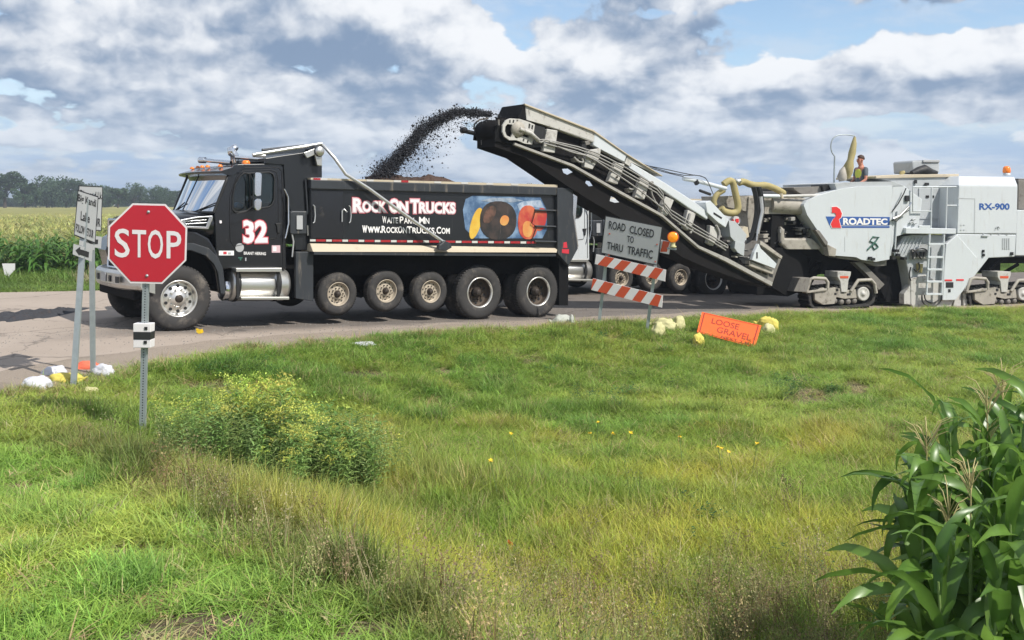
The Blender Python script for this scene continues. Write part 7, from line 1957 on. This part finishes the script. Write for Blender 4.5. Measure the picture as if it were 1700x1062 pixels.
# ================================================================ PEOPLE
def person(name, label, org, face, pose, mats, scale=1.0):
    """org: feet (or hip for seated) world point; face: heading angle; joints in metres, x to the person's left, y forward, z up"""
    t = thing(name, label, 'person', tuple(org)); t.rotation_euler = (0, 0, face)
    def skin(nm, verts, edges, mat, lv=2):
        me = bpy.data.meshes.new(nm); me.from_pydata([tuple(Vector(v[:3]) * scale) for v in verts], edges, []); me.materials.append(mat)
        o = bpy.data.objects.new(nm, me); COL.objects.link(o); o.parent = t; WORG[o.name] = WORG[t.name]
        o.modifiers.new('skin', 'SKIN'); 
        for sv, v in zip(me.skin_vertices[0].data, verts):
            sv.radius = (v[3] * scale, (v[4] if len(v) > 4 else v[3]) * scale); sv.use_root = False
        me.skin_vertices[0].data[0].use_root = True
        s = o.modifiers.new('sub', 'SUBSURF'); s.levels = lv; s.render_levels = lv
        me.polygons.foreach_set('use_smooth', [True] * len(me.polygons)); return o
    J = pose
    V = [(*J['pelvis'], .14, .10), (*J['belly'], .135, .10), (*J['chest'], .165, .115), (*J['neck'], .055), (*J['jaw'], .070, .085), (*J['brow'], .078, .095), (*J['crown'], .055, .065)]
    E = [(0, 1), (1, 2), (2, 3), (3, 4), (4, 5), (5, 6)]
    for s in ('l', 'r'):
        b = len(V); V += [(*J['sh' + s], .055), (*J['el' + s], .040), (*J['wr' + s], .028), (*J['ha' + s], .036, .020)]; E += [(2, b), (b, b + 1), (b + 1, b + 2), (b + 2, b + 3)]
        h = Vector(J['ha' + s]); w = Vector(J['wr' + s]); d = (h - w).normalized(); sd_ = d.orthogonal().normalized()
        hb = b + 3
        for k, off in enumerate((-.030, -.010, .010, .030)):
            c = len(V); p = h + d * .045 + sd_ * off; q = p + d * (.032 - abs(off) * .3); V += [(*p, .010), (*q, .008)]; E += [(hb, c), (c, c + 1)]
        c = len(V); p = h + sd_ * .045 + d * .005; V += [(*p, .011), (*(p + d * .03), .009)]; E += [(hb, c), (c, c + 1)]
        b = len(V); V += [(*J['hi' + s], .095), (*J['kn' + s], .065), (*J['an' + s], .042), (*J['to' + s], .042, .030)]; E += [(0, b), (b, b + 1), (b + 1, b + 2), (b + 2, b + 3)]
    skin('body', V, E, mats['skin'])
    # shirt and trousers follow the body
    V = [(*J['belly'], .150, .115), (*J['chest'], .182, .130), (*(Vector(J['neck']) - Vector((0, 0, .03))), .075), (*J['pelvis'], .155, .115)]; E = [(3, 0), (0, 1), (1, 2)]
    for s in ('l', 'r'):
        b = len(V); m_ = Vector(J['sh' + s]).lerp(Vector(J['el' + s]), .75); V += [(*J['sh' + s], .072), (*m_, .058)]; E += [(1, b), (b, b + 1)]
    skin('shirt', V, E, mats['shirt'])
    if 'vest' in mats:
        V = [(*J['belly'], .160, .125), (*J['chest'], .212, .155), (*(Vector(J['neck']) - Vector((0, 0, .07))), .10)]; skin('safety_vest', V, [(0, 1), (1, 2)], mats['vest'])
    V = [(*J['pelvis'], .155, .115)]; E = []
    for s in ('l', 'r'):
        b = len(V); m_ = Vector(J['kn' + s]).lerp(Vector(J['an' + s]), .9); V += [(*J['hi' + s], .105), (*J['kn' + s], .078), (*m_, .065)]; E += [(0, b), (b, b + 1), (b + 1, b + 2)]
        c = MB(); 
    skin('trousers', V, E, mats['trousers'])
    # hair, nose, ears, boots
    br_ = Vector(J['brow']); cw = Vector(J['crown'])
    def blob(nm, c, rad, mat, cut=None):
        bm = bmesh.new(); bmesh.ops.create_icosphere(bm, subdivisions=3, radius=1)
        if cut is not None: bmesh.ops.delete(bm, geom=[v for v in bm.verts if v.co.z < cut + v.co.y * .45], context='VERTS')
        for v in bm.verts: v.co = Vector((v.co.x * rad[0], v.co.y * rad[1], v.co.z * rad[2])) * scale + Vector(c) * scale
        me = bpy.data.meshes.new(nm); bm.to_mesh(me); bm.free(); me.polygons.foreach_set('use_smooth', [True] * len(me.polygons)); me.materials.append(mat)
        o = bpy.data.objects.new(nm, me); COL.objects.link(o); o.parent = t; WORG[o.name] = WORG[t.name]
    blob('hair', br_ + Vector((0, -.008, .012)), (.088, .108, .105), mats['hair'], .0)
    blob('nose', br_ + Vector((0, .105, -.045)), (.014, .020, .024), mats['skin'])
    for sx in (-1, 1):
        blob('ear', br_ + Vector((sx * .083, 0, -.03)), (.012, .020, .032), mats['skin']); blob('eye', br_ + Vector((sx * .032, .088, -.012)), (.013, .010, .009), M['dark'])
    for s in ('l', 'r'): blob('boot', Vector(J['an' + s]) * .5 + Vector(J['to' + s]) * .5 + Vector((0, 0, -.01)), (.052, .14, .055), M['dark'])
    return t
STAND = dict(pelvis=(0, 0, .95), belly=(0, .0, 1.12), chest=(0, -.02, 1.36), neck=(0, -.02, 1.53), jaw=(0, .03, 1.61), brow=(0, .0, 1.69), crown=(0, -.01, 1.745),
             shl=(.19, -.02, 1.43), ell=(.24, .02, 1.15), wrl=(.20, .22, 1.02), hal=(.19, .28, 1.0), shr=(-.19, -.02, 1.43), elr=(-.24, .02, 1.15), wrr=(-.2, .22, 1.03), har=(-.18, .28, 1.01),
             hil=(.09, 0, .88), knl=(.10, .02, .48), anl=(.10, -.02, .09), tol=(.10, .14, .04), hir=(-.09, 0, .88), knr=(-.10, .02, .48), anr=(-.10, -.02, .09), tor=(-.10, .14, .04))
hp = mp_(1.0, [(461, 188)])[0]
op = G.P(hp[0] + .02, 1.0, hp[1] - 1.80)
# faces along the machine towards the truck
person('person', 'worker in yellow safety vest standing on top of the white milling machine', op, G.th + R(90), STAND, dict(skin=M['skin'], shirt=M['shirt'], trousers=M['trousers'], hair=M['hair'], vest=M['vest']), 1.03)
b = MB(); b.box(G, hp[0] - .6, hp[0] + .9, .6, 1.9, hp[1] - 1.86, hp[1] - 1.80); b.build('operator_floor', M['rail_grey'], mill)
SIT = dict(pelvis=(0, 0, .10), belly=(0, -.04, .27), chest=(0, -.06, .50), neck=(0, -.05, .67), jaw=(0, .01, .75), brow=(0, -.02, .83), crown=(0, -.03, .885),
           shl=(.19, -.05, .57), ell=(.24, .06, .32), wrl=(.16, .30, .40), hal=(.13, .36, .42), shr=(-.19, -.05, .57), elr=(-.24, .06, .32), wrr=(-.16, .30, .40), har=(-.13, .36, .42),
           hil=(.10, .05, .10), knl=(.12, .46, .14), anl=(.12, .52, -.24), tol=(.12, .62, -.26), hir=(-.10, .05, .10), knr=(-.12, .46, .14), anr=(-.12, .52, -.24), tor=(-.12, .62, -.26))
person('person', 'driver in an orange shirt sitting behind the window of the black truck', T.P(1.52, .70, 1.42), T.th + R(90), SIT, dict(skin=M['skin'], shirt=M['orange_shirt'], trousers=M['trousers'], hair=M['hair']), .98)

# ---- loose millings on the road
def berm():
    r = random.Random(9); vs, fs = [], []
    pts = [px_on_road(*q) for q in ((-40, 532), (20, 527), (75, 524), (130, 518))]; nu, nv = 90, 26; W_ = .55
    for i in range(nu):
        t = i / (nu - 1) * 3; k = min(int(t), 2); f = t - k; x = pts[k][0] * (1 - f) + pts[k + 1][0] * f; y = pts[k][1] * (1 - f) + pts[k + 1][1] * f
        for j in range(nv):
            d = (j / (nv - 1) - .5) * 2; yy = y + d * W_ * (1.6 + .8 * mnoise.noise(Vector((t * 2, 0, 0)))); e = max(0, 1 - d * d) * (1 - max(0, t - 2.4) / .6)
            h = .10 * e * (.6 + abs(mnoise.noise(Vector((t * 3, d * 2, 3)))) * 1.3) + .03 * mnoise.noise(Vector((x * 9, yy * 9, 0))) * e
            vs.append((x, yy, float(road_z(x)) + .008 + h * 1.0 - (.0 if e > .02 else .02)))
    for i in range(nu - 1):
        for j in range(nv - 1): fs.append((i * nv + j, (i + 1) * nv + j, (i + 1) * nv + j + 1, i * nv + j + 1))
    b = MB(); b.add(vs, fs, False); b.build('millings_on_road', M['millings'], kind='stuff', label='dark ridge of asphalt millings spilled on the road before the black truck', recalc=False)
    # loose crumbs along the lane
    b = MB(); fc = [(0, 2, 4), (2, 1, 4), (1, 3, 4), (3, 0, 4)]
    for i in range(5200):
        if i < 2600:
            u = r.uniform(-3.5, 14); v = r.gauss(.3, .9) - (.25 if u > 2 else 0)
            p = T.P(u, v, 0)
        else:
            k = r.randrange(len(dense)); p = Vector((dense[k][0] + r.gauss(0, .5), dense[k][1] + r.uniform(-.2, 1.0), 0))
        if edge_dist(np.array([p.x]), np.array([p.y]))[0] > .1: continue
        z = float(road_z(p.x)) + .012; s = r.uniform(.005, .016)
        b.add([(p.x + s, p.y, z), (p.x - s, p.y + s * .3, z), (p.x, p.y + s, z), (p.x, p.y - s, z), (p.x, p.y, z + s)], fc)
    b.build('road_crumbs', M['rail_grey'], kind='stuff', label='loose crumbs of asphalt scattered on the road', recalc=False)
berm()

# ================================================================ AIR
def haze():
    b = MB(); f = Fr(0, 0, 0, 0)
    b.box(f, -3000, 3000, -1700, 3500, -3.0, 15.0)
    m = bpy.data.materials.new('thin_haze'); m.use_nodes = True; t = m.node_tree; t.nodes.clear()
    out = t.nodes.new('ShaderNodeOutputMaterial'); v = t.nodes.new('ShaderNodeVolumePrincipled')
    v.inputs['Color'].default_value = (0.80, 0.88, 1.0, 1); v.inputs['Density'].default_value = 0.0008; v.inputs['Anisotropy'].default_value = 0.3
    t.links.new(v.outputs[0], out.inputs['Volume'])
    b.build('haze', m, kind='stuff', label='thin summer haze over the fields')
haze()
